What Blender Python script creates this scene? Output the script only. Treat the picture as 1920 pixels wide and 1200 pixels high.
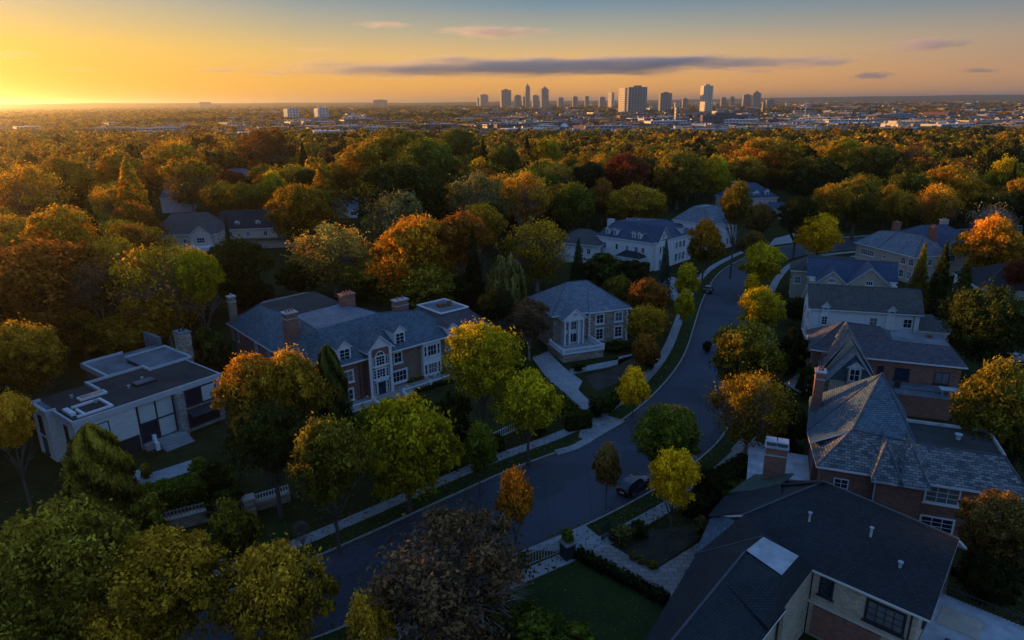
import bpy, math, random
import numpy as np
from mathutils import Matrix, Vector
R = math.radians

# ------------------------------------------------------------------ camera, world, sun, exposure
scene = bpy.context.scene
for o in list(bpy.data.objects):
    bpy.data.objects.remove(o)
CAM_H, FPX, PITCH, ROLL = 42.0, 1280.0, R(17.75), R(-0.48)
cam = bpy.data.cameras.new('camera'); cam_o = bpy.data.objects.new('camera', cam)
scene.collection.objects.link(cam_o); scene.camera = cam_o
cam.sensor_width = 36; cam.lens = 36 * FPX / 1920; cam.clip_start = 0.5; cam.clip_end = 80000
CR = Matrix.Rotation(math.pi / 2 - PITCH, 3, 'X') @ Matrix.Rotation(ROLL, 3, 'Z')
cam_o.matrix_world = Matrix.Translation((0, 0, CAM_H)) @ CR.to_4x4()

SUN_EL, SUN_AZ = 4.6, 54.0            # degrees; azimuth to the left of the view
sx, sy, sz = -math.sin(R(SUN_AZ)) * math.cos(R(SUN_EL)), math.cos(R(SUN_AZ)) * math.cos(R(SUN_EL)), math.sin(R(SUN_EL))
sun = bpy.data.lights.new('sun', 'SUN'); sun.energy = 5.0; sun.angle = R(0.6); sun.color = (1.0, 0.49, 0.13)
sun_o = bpy.data.objects.new('sun', sun); scene.collection.objects.link(sun_o)
sun_o.rotation_mode = 'QUATERNION'
sun_o.rotation_quaternion = Vector((sx, sy, sz)).to_track_quat('Z', 'Y'); sun_o.location = (-60, 60, 90)

scene.view_settings.view_transform = 'Standard'; scene.view_settings.look = 'None'
scene.view_settings.gamma = 1.0; scene.view_settings.exposure = 0.45
cy = scene.cycles
cy.max_bounces = 4; cy.diffuse_bounces = 2; cy.glossy_bounces = 2; cy.transmission_bounces = 2
cy.transparent_max_bounces = 8; cy.volume_bounces = 2
cy.use_denoising = True; cy.sample_clamp_indirect = 3.0; cy.caustics_reflective = False; cy.caustics_refractive = False

def nd(nt, kind, **kw):
    n = nt.nodes.new(kind)
    for k, v in kw.items():
        if k.startswith('i_'): n.inputs[k[2:].replace('_', ' ')].default_value = v
        else: setattr(n, k, v)
    return n
def mth(nt, op, a, b=None, c=None, clamp=False):
    n = nt.nodes.new('ShaderNodeMath'); n.operation = op; n.use_clamp = clamp
    for i, x in enumerate((a, b, c)):
        if x is None: continue
        if isinstance(x, (int, float)): n.inputs[i].default_value = x
        else: nt.links.new(x, n.inputs[i])
    return n.outputs[0]
def mixc(nt, f, a, b, mode='MIX'):
    n = nt.nodes.new('ShaderNodeMix'); n.data_type = 'RGBA'; n.blend_type = mode; n.clamp_factor = True
    for s, x in ((n.inputs[0], f), (n.inputs[6], a), (n.inputs[7], b)):
        if isinstance(x, (int, float)): s.default_value = x
        elif isinstance(x, (tuple, list)): s.default_value = (x[0], x[1], x[2], 1)
        else: nt.links.new(x, s)
    return n.outputs[2]
def ramp(nt, fac, stops):
    n = nt.nodes.new('ShaderNodeValToRGB'); cr = n.color_ramp
    while len(cr.elements) < len(stops): cr.elements.new(0.5)
    for e, (p, c) in zip(cr.elements, stops):
        e.position = p; e.color = (*c, 1) if len(c) == 3 else c
    nt.links.new(fac, n.inputs[0]); return n.outputs[0]
def noise(nt, vec, scale, detail=3, rough=0.55, dim='3D'):
    n = nt.nodes.new('ShaderNodeTexNoise'); n.inputs['Scale'].default_value = scale
    n.inputs['Detail'].default_value = detail; n.inputs['Roughness'].default_value = rough
    if vec is not None: nt.links.new(vec, n.inputs['Vector'])
    return n.outputs[0]

def make_world():
    w = bpy.data.worlds.new('World'); scene.world = w; w.use_nodes = True
    nt = w.node_tree; nt.nodes.clear(); L = nt.links.new
    out = nt.nodes.new('ShaderNodeOutputWorld'); bg = nt.nodes.new('ShaderNodeBackground')
    tc = nt.nodes.new('ShaderNodeTexCoord'); sep = nt.nodes.new('ShaderNodeSeparateXYZ')
    L(tc.outputs['Generated'], sep.inputs[0])
    el = mth(nt, 'MULTIPLY', mth(nt, 'ARCSINE', sep.outputs[2]), 180 / math.pi)      # degrees
    dot = nt.nodes.new('ShaderNodeVectorMath'); dot.operation = 'DOT_PRODUCT'
    L(tc.outputs['Generated'], dot.inputs[0]); dot.inputs[1].default_value = (-math.sin(R(46)), math.cos(R(46)), 0)
    d = dot.outputs['Value']
    t = mth(nt, 'DIVIDE', el, 60.0, clamp=True)
    D = lambda e: e / 60.0
    side = ramp(nt, t, [(0, (.84, .36, .07)), (D(1.6), (.88, .43, .11)), (D(3.4), (.76, .48, .20)), (D(5.2), (.42, .39, .30)), (D(7), (.19, .28, .34)),
                        (D(8.6), (.095, .20, .32)), (D(14), (.085, .18, .33)), (D(30), (.11, .22, .42)), (1, (.085, .19, .42))])
    right = ramp(nt, t, [(0, (.42, .22, .13)), (D(1.6), (.50, .28, .17)), (D(4), (.38, .30, .24)), (D(6), (.20, .24, .28)), (D(8.6), (.09, .17, .27)), (D(14), (.085, .17, .32)), (D(30), (.11, .22, .42)), (1, (.085, .19, .42))])
    sunw = ramp(nt, t, [(0, (1.0, .42, .0)), (D(1.2), (1.0, .52, .015)), (D(4), (1.0, .60, .07)), (D(6.5), (.70, .54, .26)), (D(8.5), (.44, .44, .31)),
                        (D(13), (.62, .48, .27)), (D(24), (.36, .34, .34)), (D(40), (.12, .22, .40)), (1, (.085, .19, .42))])
    anti = ramp(nt, t, [(0, (.28, .38, .58)), (D(6), (.28, .40, .62)), (D(14), (.22, .37, .62)), (D(30), (.13, .26, .50)), (1, (.085, .19, .42))])
    f1 = ramp(nt, d, [(0.0, (0, 0, 0)), (.66, (.0, .0, .0)), (.86, (.25, .25, .25)), (.96, (.72, .72, .72)), (1, (1, 1, 1))])
    f0 = ramp(nt, d, [(0.0, (1, 1, 1)), (.10, (1, 1, 1)), (.62, (0, 0, 0)), (1, (0, 0, 0))])
    f2 = mth(nt, 'MULTIPLY', mth(nt, 'ADD', mth(nt, 'MULTIPLY', d, -1.0), .15), 1.5, clamp=True)
    c = mixc(nt, f1, mixc(nt, f0, side, right), sunw); c = mixc(nt, f2, c, anti)
    sk = nt.nodes.new('ShaderNodeTexSky'); sk.sky_type = 'NISHITA'; sk.sun_disc = False
    sk.sun_elevation = R(SUN_EL); sk.sun_rotation = R(-SUN_AZ); sk.altitude = 100
    c = mixc(nt, 1.0, c, mixc(nt, 1.0, sk.outputs[0], (.004, .004, .006), 'MULTIPLY'), 'ADD')
    low = ramp(nt, t, [(0, (.74, .72, .65)), (D(9), (.74, .74, .74)), (D(16), (.84, .87, .90)), (1, (.84, .87, .90))])
    c = mixc(nt, 1.0, c, low, 'MULTIPLY')
    L(c, bg.inputs[0]); bg.inputs[1].default_value = 1.0; L(bg.outputs[0], out.inputs[0])
make_world()

# ------------------------------------------------------------------ helpers
COL = scene.collection
def P(u, v, z=0.0):
    """the place at height z that stands at a given spot of the surveyed aerial view"""
    d = CR @ Vector(((u - 960) / FPX, -(v - 600) / FPX, -1.0)); t = (z - CAM_H) / d.z
    return Vector((d.x * t, d.y * t, z))
def VIS(x, y, z=0.0):
    c = CR.transposed() @ Vector((x, y, z - CAM_H))
    if c.z > -1: return None
    return 960 + FPX * c.x / -c.z, 600 - FPX * c.y / -c.z
def tag(o, label=None, cat=None, group=None, kind=None):
    if label: o['label'] = label
    if cat: o['category'] = cat
    if group: o['group'] = group
    if kind: o['kind'] = kind
    return o
def empty(name, loc, rz=0.0):
    o = bpy.data.objects.new(name, None); COL.objects.link(o); o.location = loc; o.rotation_euler = (0, 0, rz)
    o.empty_display_size = 0.5; return o
def fast_mesh(name, V, F, mats, mi=None, smooth=False):
    """V (n,3); F (m,k) with equal k"""
    V = np.asarray(V, np.float32); F = np.asarray(F, np.int32); k = F.shape[1]
    me = bpy.data.meshes.new(name); me.vertices.add(len(V)); me.vertices.foreach_set('co', V.ravel())
    me.loops.add(F.size); me.loops.foreach_set('vertex_index', F.ravel())
    me.polygons.add(len(F)); me.polygons.foreach_set('loop_start', np.arange(0, F.size, k, dtype=np.int32))
    me.polygons.foreach_set('loop_total', np.full(len(F), k, np.int32))
    for m in mats: me.materials.append(m)
    if mi is not None: me.polygons.foreach_set('material_index', np.asarray(mi, np.int32))
    if smooth: me.polygons.foreach_set('use_smooth', np.ones(len(F), bool))
    me.update(calc_edges=True); return me
def fattr(me, name, data):
    a = me.attributes.new(name, 'FLOAT', 'POINT'); a.data.foreach_set('value', np.asarray(data, np.float32))
def obj(name, me, parent=None, loc=None, rz=0.0):
    o = bpy.data.objects.new(name, me); COL.objects.link(o)
    if parent is not None: o.parent = parent
    if loc is not None: o.location = loc
    if rz: o.rotation_euler = (0, 0, rz)
    return o

class MB:
    """collects polygons, then links them as ONE mesh with metre UVs"""
    def __init__(s): s.v = []; s.f = []; s.m = []
    def poly(s, pts, m=0):
        b = len(s.v); s.v += [tuple(p) for p in pts]; s.f.append(tuple(range(b, b + len(pts)))); s.m.append(m)
    def box(s, x0, y0, z0, x1, y1, z1, m=0):
        x0, x1 = min(x0, x1), max(x0, x1); y0, y1 = min(y0, y1), max(y0, y1); z0, z1 = min(z0, z1), max(z0, z1)
        s.prism([(x0, y0), (x1, y0), (x1, y1), (x0, y1)], z0, z1, m)
    def prism(s, poly, z0, z1, m=0, mt=None):
        n = len(poly); a = sum(poly[i][0] * poly[(i + 1) % n][1] - poly[(i + 1) % n][0] * poly[i][1] for i in range(n))
        if a < 0: poly = poly[::-1]
        s.poly([(x, y, z1) for x, y in poly], m if mt is None else mt); s.poly([(x, y, z0) for x, y in poly[::-1]], m)
        for i in range(n):
            a, b = poly[i], poly[(i + 1) % n]
            s.poly([(a[0], a[1], z0), (b[0], b[1], z0), (b[0], b[1], z1), (a[0], a[1], z1)], m)
    def solid(s, verts, faces, th, m=0, mu=None):
        """a sheet of faces (counter-clockwise from above) made th thick downwards"""
        from mathutils.geometry import tessellate_polygon
        ff = []
        for f in faces:
            for t in tessellate_polygon([[Vector((verts[i][0], verts[i][1], 0)) for i in f]]):
                t = tuple(f[i] for i in t); A, B, C = (verts[i] for i in t)
                ar = (B[0] - A[0]) * (C[1] - A[1]) - (B[1] - A[1]) * (C[0] - A[0])
                if abs(ar) > 1e-6: ff.append(t if ar > 0 else t[::-1])
        faces = ff
        for f in faces:
            s.poly([verts[i] for i in f], m)
            s.poly([(verts[i][0], verts[i][1], verts[i][2] - th) for i in f[::-1]], m if mu is None else mu)
        ed = {}
        for f in faces:
            for i in range(len(f)): ed[(f[i], f[(i + 1) % len(f)])] = 1
        for (a, b) in ed:
            if (b, a) not in ed:
                A, B = verts[a], verts[b]
                s.poly([(A[0], A[1], A[2] - th), (B[0], B[1], B[2] - th), B, A], m if mu is None else mu)
    def tube(s, pts, rad, n=6, m=0, cap=True):
        rings = []
        for i, p in enumerate(pts):
            p = Vector(p); d = (Vector(pts[min(i + 1, len(pts) - 1)]) - Vector(pts[max(i - 1, 0)])).normalized()
            a = d.orthogonal().normalized() if abs(d.z) < .95 else Vector((1, 0, 0)); a = (a - d * a.dot(d)).normalized(); b = d.cross(a)
            r = rad[i] if isinstance(rad, (list, tuple)) else rad
            rings.append([p + a * r * math.cos(2 * math.pi * k / n) + b * r * math.sin(2 * math.pi * k / n) for k in range(n)])
        for i in range(len(rings) - 1):
            for k in range(n):
                s.poly([rings[i][k], rings[i][(k + 1) % n], rings[i + 1][(k + 1) % n], rings[i + 1][k]], m)
        if cap: s.poly(rings[0][::-1], m); s.poly(rings[-1], m)
    def build(s, name, mats, parent=None, loc=None, rz=0.0, smooth=False):
        me = bpy.data.meshes.new(name); me.from_pydata(s.v, [], s.f)
        for m in (mats if isinstance(mats, (list, tuple)) else [mats]): me.materials.append(m)
        uv = me.uv_layers.new(name='UVMap').data
        for p, mi in zip(me.polygons, s.m):
            p.material_index = mi; p.use_smooth = smooth
            nrm = p.normal
            if abs(nrm.z) > .96: ux, uy = Vector((1, 0, 0)), Vector((0, 1, 0))
            else: ux = Vector((0, 0, 1)).cross(nrm).normalized(); uy = nrm.cross(ux).normalized()
            for li in p.loop_indices:
                co = me.vertices[me.loops[li].vertex_index].co; uv[li].uv = (co.dot(ux), co.dot(uy))
        return obj(name, me, parent, loc, rz)

# ------------------------------------------------------------------ materials
MATS = {}
def mat(name):
    m = bpy.data.materials.new(name); m.use_nodes = True; nt = m.node_tree; nt.nodes.clear()
    out = nt.nodes.new('ShaderNodeOutputMaterial'); b = nt.nodes.new('ShaderNodeBsdfPrincipled')
    nt.links.new(b.outputs[0], out.inputs[0]); MATS[name] = m; return m, nt, b, out
def plain(name, c, rough=.7, vary=.25, scale=1.3, metal=0.0, spec=.4):
    m, nt, b, out = mat(name); tc = nt.nodes.new('ShaderNodeTexCoord')
    n = noise(nt, tc.outputs['Object'], scale, 5, .6)
    c2 = tuple(x * (1 - vary) for x in c); c3 = tuple(min(1, x * (1 + vary * .6)) for x in c)
    nt.links.new(ramp(nt, n, [(.3, c2), (.7, c3)]), b.inputs['Base Color'])
    b.inputs['Roughness'].default_value = rough; b.inputs['Metallic'].default_value = metal
    b.inputs['Specular IOR Level'].default_value = spec; return m
def courses(name, c1, c2, mortar, bw, bh, ms=.02, rough=.8, patch=.35, bump=.3, spec=.3):
    """bricks, slates or boards laid in courses, from the metre UVs"""
    m, nt, b, out = mat(name); uv = nt.nodes.new('ShaderNodeUVMap')
    br = nt.nodes.new('ShaderNodeTexBrick'); nt.links.new(uv.outputs[0], br.inputs['Vector'])
    br.inputs['Color1'].default_value = (*c1, 1); br.inputs['Color2'].default_value = (*c2, 1); br.inputs['Mortar'].default_value = (*mortar, 1)
    br.inputs['Scale'].default_value = 1; br.inputs['Brick Width'].default_value = bw; br.inputs['Row Height'].default_value = bh
    br.inputs['Mortar Size'].default_value = ms; br.inputs['Mortar Smooth'].default_value = .3; br.inputs['Bias'].default_value = 0
    tc = nt.nodes.new('ShaderNodeTexCoord'); n = noise(nt, tc.outputs['Object'], .55, 6, .65); n2 = noise(nt, tc.outputs['Object'], 5.0, 3, .6)
    f = mth(nt, 'ADD', mth(nt, 'MULTIPLY', n, patch * 2), 1 - patch); f = mth(nt, 'MULTIPLY', f, mth(nt, 'ADD', mth(nt, 'MULTIPLY', n2, .5), .75))
    mul = nt.nodes.new('ShaderNodeVectorMath'); mul.operation = 'SCALE'; nt.links.new(br.outputs[0], mul.inputs[0]); nt.links.new(f, mul.inputs['Scale'])
    nt.links.new(mul.outputs[0], b.inputs['Base Color']); b.inputs['Roughness'].default_value = rough; b.inputs['Specular IOR Level'].default_value = spec
    bp = nt.nodes.new('ShaderNodeBump'); bp.inputs['Strength'].default_value = bump; bp.inputs['Distance'].default_value = .03
    nt.links.new(mth(nt, 'SUBTRACT', 1.0, br.outputs['Fac']), bp.inputs['Height']); nt.links.new(bp.outputs[0], b.inputs['Normal']); return m
SLATE = courses('slate', (.055, .095, .125), (.12, .17, .21), (.022, .034, .045), .5, .27, .03, .6, .35, .5)
SLATE_LIGHT = courses('pale_slate', (.12, .15, .19), (.22, .26, .31), (.05, .06, .08), .5, .27, .035, .6, .4, .5)
SLATE_MIX = courses('weathered_slate', (.055, .065, .075), (.24, .24, .245), (.025, .03, .035), .62, .30, .035, .6, .4, .5)
SLATE_PURPLE = courses('plum_slate', (.08, .07, .085), (.14, .12, .14), (.035, .03, .04), .5, .26, .04, .65, .35, .4)
SHINGLE_DARK = courses('dark_shingle', (.016, .022, .028), (.028, .037, .045), (.007, .009, .012), .38, .19, .03, .75, .55, .4)
SHINGLE_GREY = courses('grey_shingle', (.075, .075, .07), (.13, .125, .115), (.04, .04, .04), .4, .22, .03, .85, .4, .3)
SHINGLE_NAVY = courses('navy_shingle', (.045, .065, .12), (.075, .10, .17), (.02, .03, .055), .4, .22, .025, .65, .3, .3)
SHINGLE_GREEN = courses('green_shingle', (.05, .085, .065), (.08, .12, .09), (.02, .04, .03), .6, .3, .04, .7, .3, .3)
BRICK = courses('red_brick', (.20, .078, .054), (.31, .13, .09), (.17, .13, .11), .42, .14, .02, .85, .25, .2)
BRICK_BROWN = courses('brown_brick', (.20, .13, .085), (.30, .21, .14), (.15, .12, .10), .42, .14, .02, .85, .25, .2)
BRICK_WHITE = courses('white_brick', (.55, .54, .54), (.68, .66, .65), (.45, .44, .43), .42, .15, .02, .8, .15, .15)
STONE = courses('rubble_stone', (.22, .17, .13), (.46, .38, .29), (.30, .27, .23), .75, .36, .04, .85, .4, .4)
STONE_GREY = courses('ledge_stone', (.22, .21, .21), (.46, .44, .42), (.13, .13, .13), .6, .16, .02, .85, .35, .5)
STONE_TAN = courses('tan_stone', (.36, .30, .22), (.50, .43, .33), (.28, .24, .19), .5, .20, .015, .85, .3, .2)
STUCCO = plain('pale_stucco', (.70, .71, .74), .85, .12)
STUCCO_TAN = plain('tan_stucco', (.44, .38, .31), .85, .15)
STUCCO_CREAM = plain('cream_stucco', (.55, .47, .40), .85, .15)
CLAP = courses('white_clapboard', (.74, .75, .78), (.78, .78, .80), (.48, .49, .52), 6.0, .2, .02, .7, .12, .3)
WHITE = plain('white_trim', (.68, .69, .72), .55, .06)
DARKM = plain('dark_metal', (.03, .032, .035), .45, .2)
TARROOF = plain('tar_roof', (.038, .037, .037), .95, .45, .35)
GRAVELROOF = plain('grey_flat_roof', (.15, .165, .19), .9, .45, .4)
LEAD = plain('lead_grey_metal', (.40, .42, .46), .5, .35, .8)
CONC = courses('concrete_paving', (.27, .27, .28), (.33, .33, .34), (.16, .16, .17), 1.6, 1.6, .03, .9, .2, .2)
PAVER = courses('stamped_paving', (.24, .20, .185), (.34, .29, .27), (.12, .10, .10), .9, .6, .03, .85, .3, .3)
KERB = plain('kerb_concrete', (.30, .29, .285), .9, .2)
WOOD = plain('brown_timber', (.16, .09, .05), .7, .3)
CURTAIN = plain('pale_curtain', (.50, .56, .55), .8, .1)
BARK = plain('bark', (.11, .085, .065), .95, .35, 4)
BARK_PALE = plain('pale_bark', (.26, .22, .19), .95, .3, 4)
TERRACOTTA = plain('terracotta', (.42, .15, .09), .8, .2)
def glass():
    m, nt, b, out = mat('window_glass'); b.inputs['Base Color'].default_value = (.012, .02, .04, 1)
    b.inputs['Roughness'].default_value = .08; b.inputs['Specular IOR Level'].default_value = .8
    tc = nt.nodes.new('ShaderNodeTexCoord'); bp = nt.nodes.new('ShaderNodeBump'); bp.inputs['Strength'].default_value = .15
    nt.links.new(noise(nt, tc.outputs['Object'], 1.2, 1), bp.inputs['Height']); nt.links.new(bp.outputs[0], b.inputs['Normal']); return m
GLASS = glass()
def asphalt():
    m, nt, b, out = mat('asphalt'); tc = nt.nodes.new('ShaderNodeTexCoord')
    n = noise(nt, tc.outputs['Object'], .09, 6, .6); n2 = noise(nt, tc.outputs['Object'], 6, 4, .7)
    c = ramp(nt, n, [(.3, (.050, .058, .078)), (.7, (.074, .086, .115))]); c = mixc(nt, mth(nt, 'MULTIPLY', n2, .4), c, (.03, .034, .045))
    vo = nt.nodes.new('ShaderNodeTexVoronoi'); vo.feature = 'DISTANCE_TO_EDGE'; vo.inputs['Scale'].default_value = .11
    nt.links.new(tc.outputs['Object'], vo.inputs['Vector'])
    crack = mth(nt, 'LESS_THAN', vo.outputs[0], .006)
    c = mixc(nt, mth(nt, 'MULTIPLY', crack, .35), c, (.02, .022, .028))
    vp = nt.nodes.new('ShaderNodeTexVoronoi'); vp.inputs['Scale'].default_value = .16; vp.distance = 'CHEBYCHEV'; nt.links.new(tc.outputs['Object'], vp.inputs['Vector'])
    sc_ = nt.nodes.new('ShaderNodeSeparateXYZ'); nt.links.new(vp.outputs['Color'], sc_.inputs[0])
    c = mixc(nt, mth(nt, 'MULTIPLY', mth(nt, 'GREATER_THAN', sc_.outputs[0], .8), .45), c, (.028, .032, .040))
    nt.links.new(c, b.inputs['Base Color']); b.inputs['Roughness'].default_value = .75; b.inputs['Specular IOR Level'].default_value = .35
    return m
ASPHALT = asphalt()
def grassm(name, a, c, litter):
    m, nt, b, out = mat(name); tc = nt.nodes.new('ShaderNodeTexCoord')
    n = noise(nt, tc.outputs['Object'], .35, 6, .65); n2 = noise(nt, tc.outputs['Object'], 9, 4, .7)
    k = ramp(nt, n, [(.3, a), (.7, c)]); k = mixc(nt, mth(nt, 'MULTIPLY', n2, .5), k, tuple(x * .5 for x in a))
    vo = nt.nodes.new('ShaderNodeTexVoronoi'); vo.inputs['Scale'].default_value = 2.6; nt.links.new(tc.outputs['Object'], vo.inputs['Vector'])
    lf = mth(nt, 'LESS_THAN', vo.outputs[0], .16); k = mixc(nt, mth(nt, 'MULTIPLY', lf, litter), k, (.28, .17, .05))
    nt.links.new(k, b.inputs['Base Color']); b.inputs['Roughness'].default_value = .95; b.inputs['Specular IOR Level'].default_value = .1
    bp = nt.nodes.new('ShaderNodeBump'); bp.inputs['Strength'].default_value = .6; bp.inputs['Distance'].default_value = .1
    nt.links.new(n2, bp.inputs['Height']); nt.links.new(bp.outputs[0], b.inputs['Normal']); return m
GRASS = grassm('lawn_grass', (.022, .040, .010), (.050, .070, .018), .5)
MULCH = grassm('leaf_litter', (.05, .04, .03), (.10, .085, .065), .5)
FLOOR = grassm('woodland_floor', (.030, .030, .014), (.055, .050, .022), .3)
def farland():
    m, nt, b, out = mat('far_ground'); tc = nt.nodes.new('ShaderNodeTexCoord')
    n = noise(nt, tc.outputs['Object'], .004, 8, .7); n2 = noise(nt, tc.outputs['Object'], .03, 5, .7)
    k = ramp(nt, n, [(.35, (.022, .028, .014)), (.5, (.06, .05, .024)), (.68, (.10, .065, .03))]); k = mixc(nt, mth(nt, 'MULTIPLY', n2, .6), k, (.025, .028, .018))
    n3 = noise(nt, tc.outputs['Object'], .35, 6, .7); k2 = ramp(nt, n3, [(.3, (.022, .028, .010)), (.7, (.06, .055, .02))])
    ln = nt.nodes.new('ShaderNodeVectorMath'); ln.operation = 'LENGTH'; nt.links.new(tc.outputs['Object'], ln.inputs[0])
    f = mth(nt, 'DIVIDE', mth(nt, 'SUBTRACT', ln.outputs['Value'], 400.0), 400.0, clamp=True)
    nt.links.new(mixc(nt, f, k2, k), b.inputs['Base Color']); b.inputs['Roughness'].default_value = 1; b.inputs['Specular IOR Level'].default_value = 0; return m
FARLAND = farland()
def leafm(name, from_attr=False):
    m = bpy.data.materials.new(name); m.use_nodes = True; nt = m.node_tree; nt.nodes.clear(); L = nt.links.new
    out = nt.nodes.new('ShaderNodeOutputMaterial'); di = nt.nodes.new('ShaderNodeBsdfDiffuse'); tr = nt.nodes.new('ShaderNodeBsdfTranslucent')
    ms = nt.nodes.new('ShaderNodeMixShader'); ms.inputs[0].default_value = .33
    tc = nt.nodes.new('ShaderNodeTexCoord'); rn = nt.nodes.new('ShaderNodeAttribute'); rn.attribute_name = 'rnd'
    oi = nt.nodes.new('ShaderNodeObjectInfo')
    if from_attr:
        ca = nt.nodes.new('ShaderNodeAttribute'); ca.attribute_name = 'tint'; base = ca.outputs['Color']
        cb = nt.nodes.new('ShaderNodeAttribute'); cb.attribute_name = 'tint2'; tip = cb.outputs['Color']
        nz = rn.outputs['Fac']
    else:
        base = oi.outputs['Color']
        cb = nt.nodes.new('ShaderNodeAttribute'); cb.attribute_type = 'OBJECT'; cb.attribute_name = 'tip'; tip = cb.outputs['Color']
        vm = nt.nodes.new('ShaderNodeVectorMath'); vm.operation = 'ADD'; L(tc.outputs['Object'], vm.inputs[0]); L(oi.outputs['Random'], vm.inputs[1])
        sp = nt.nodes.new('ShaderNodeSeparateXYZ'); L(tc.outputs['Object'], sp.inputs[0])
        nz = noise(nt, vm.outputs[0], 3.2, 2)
        nz = mth(nt, 'ADD', mth(nt, 'MULTIPLY', mth(nt, 'SUBTRACT', nz, .5), 2.0), mth(nt, 'MULTIPLY', mth(nt, 'SUBTRACT', sp.outputs[2], .62), 1.9))  # higher leaves take the tip colour: turned tops plus painted-in sunlight
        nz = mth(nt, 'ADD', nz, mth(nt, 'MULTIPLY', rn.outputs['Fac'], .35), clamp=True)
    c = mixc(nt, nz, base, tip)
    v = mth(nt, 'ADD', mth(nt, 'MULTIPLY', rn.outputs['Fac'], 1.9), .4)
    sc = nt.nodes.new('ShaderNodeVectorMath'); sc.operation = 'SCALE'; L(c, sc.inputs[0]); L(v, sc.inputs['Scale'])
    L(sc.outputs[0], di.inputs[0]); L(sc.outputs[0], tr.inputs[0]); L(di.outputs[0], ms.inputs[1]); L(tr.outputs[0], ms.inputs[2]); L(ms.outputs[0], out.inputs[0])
    return m
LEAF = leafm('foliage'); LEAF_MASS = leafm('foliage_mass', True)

# ------------------------------------------------------------------ the ground, streets and paths
def struct(o): o['kind'] = 'structure'; return o
GS = 34000
def land():
    """one sheet; beyond 9 km it rises to low hills"""
    rings = [0, 60, 150, 400, 900, 2000, 4000, 7000, 9500, 11000, 12000, 13000, 15000, 20000, 30000]
    n = 180; V = [(0, 0, 0)]; F = []
    for i, r in enumerate(rings[1:]):
        for k in range(n):
            a = 2 * math.pi * k / n; x, y = r * math.sin(a), r * math.cos(a)
            ad = (math.degrees(a) + 180) % 360 - 180
            hh = 0
            if r >= 11000:
                t = min(1, (r - 10000) / 3000)
                hh = t * (44 + 7 * math.sin(a * 9) + 5 * math.sin(a * 23 + 1) + 3 * math.sin(a * 57))
                if ad > 16: hh += t * 38 * min(1, (ad - 16) / 8)
                if ad < -5: hh += t * 14 * min(1, (-5 - ad) / 20)
                if r > 13000: hh *= .8
            V.append((x, y, hh))
    F3 = [(0, 1 + (k + 1) % n, 1 + k) for k in range(n)]
    F4 = []
    for i in range(len(rings) - 2):
        for k in range(n):
            a = 1 + i * n; F4.append((a + k, a + (k + 1) % n, a + n + (k + 1) % n, a + n + k))
    me = bpy.data.meshes.new('ground'); me.from_pydata(V, [], F3 + F4); me.materials.append(FARLAND)
    import bmesh
    bm = bmesh.new(); bm.from_mesh(me); bmesh.ops.recalc_face_normals(bm, faces=bm.faces)
    if bm.faces[0].normal.z < 0: bmesh.ops.reverse_faces(bm, faces=bm.faces)
    bm.to_mesh(me); bm.free()
    return struct(obj('ground', me))
land()

def smooth(pts, it=3):
    pts = [Vector((p[0], p[1])) for p in pts]
    for _ in range(it):
        q = [pts[0]]
        for a, b in zip(pts, pts[1:]): q += [a * .75 + b * .25, a * .25 + b * .75]
        q.append(pts[-1]); pts = q
    return pts
def offset(pts, d):
    out = []
    for i, p in enumerate(pts):
        t = (pts[min(i + 1, len(pts) - 1)] - pts[max(i - 1, 0)]).normalized(); out.append(p + Vector((-t.y, t.x)) * d)
    return out
LK = smooth([(-75, 30), (-50, 46)] + [P(*q).xy for q in [(365, 1140), (600, 1045), (850, 930), (960, 880), (1085, 835), (1170, 790), (1240, 730), (1285, 670), (1303, 610), (1318, 560), (1345, 512), (1392, 485), (1432, 468), (1490, 459), (1560, 452), (1640, 446)]] + [(190, 232)])
RK = smooth([(-60, 18), (-38, 36)] + [P(*q).xy for q in [(590, 1200), (700, 1150), (990, 1030), (1100, 985), (1225, 920), (1312, 862), (1362, 812), (1393, 730), (1402, 640), (1405, 585), (1418, 540), (1445, 503), (1475, 485), (1530, 474), (1600, 467)]] + [(190, 215)])
def strip(name, A, B, z0, z1, m, label=None):
    b = MB()
    n = max(len(A), len(B))
    def rs(Pn, n):
        d = [0]
        for a, c in zip(Pn, Pn[1:]): d.append(d[-1] + (c - a).length)
        out = []; j = 0
        for i in range(n):
            t = d[-1] * i / (n - 1)
            while j < len(d) - 2 and d[j + 1] < t: j += 1
            f = (t - d[j]) / max(1e-6, d[j + 1] - d[j]); out.append(Pn[j].lerp(Pn[j + 1], f))
        return out
    A, B = rs(A, n), rs(B, n)
    for i in range(n - 1):
        a, c, d_, e = A[i], A[i + 1], B[i + 1], B[i]
        b.poly([(a.x, a.y, z1), (e.x, e.y, z1), (d_.x, d_.y, z1), (c.x, c.y, z1)])
        if z1 - z0 > .02:
            b.poly([(a.x, a.y, z0), (a.x, a.y, z1), (c.x, c.y, z1), (c.x, c.y, z0)])
            b.poly([(e.x, e.y, z1), (e.x, e.y, z0), (d_.x, d_.y, z0), (d_.x, d_.y, z1)])
    o = b.build(name, m); return struct(o)
strip('road', LK, RK, 0, .012, ASPHALT)
strip('kerb', offset(LK, 0.22), offset(LK, 0.0), 0, .15, KERB)
strip('kerb', offset(RK, 0.0), offset(RK, -0.22), 0, .15, KERB)
strip('verge', offset(LK, 2.5), offset(LK, .22), 0, .12, GRASS)
strip('verge', offset(RK, -.22), offset(RK, -2.4), 0, .12, GRASS)
strip('sidewalk', offset(LK, 4.1), offset(LK, 2.5), 0, .14, CONC)
strip('sidewalk', offset(RK, -2.4), offset(RK, -4.0), 0, .14, CONC)
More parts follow.
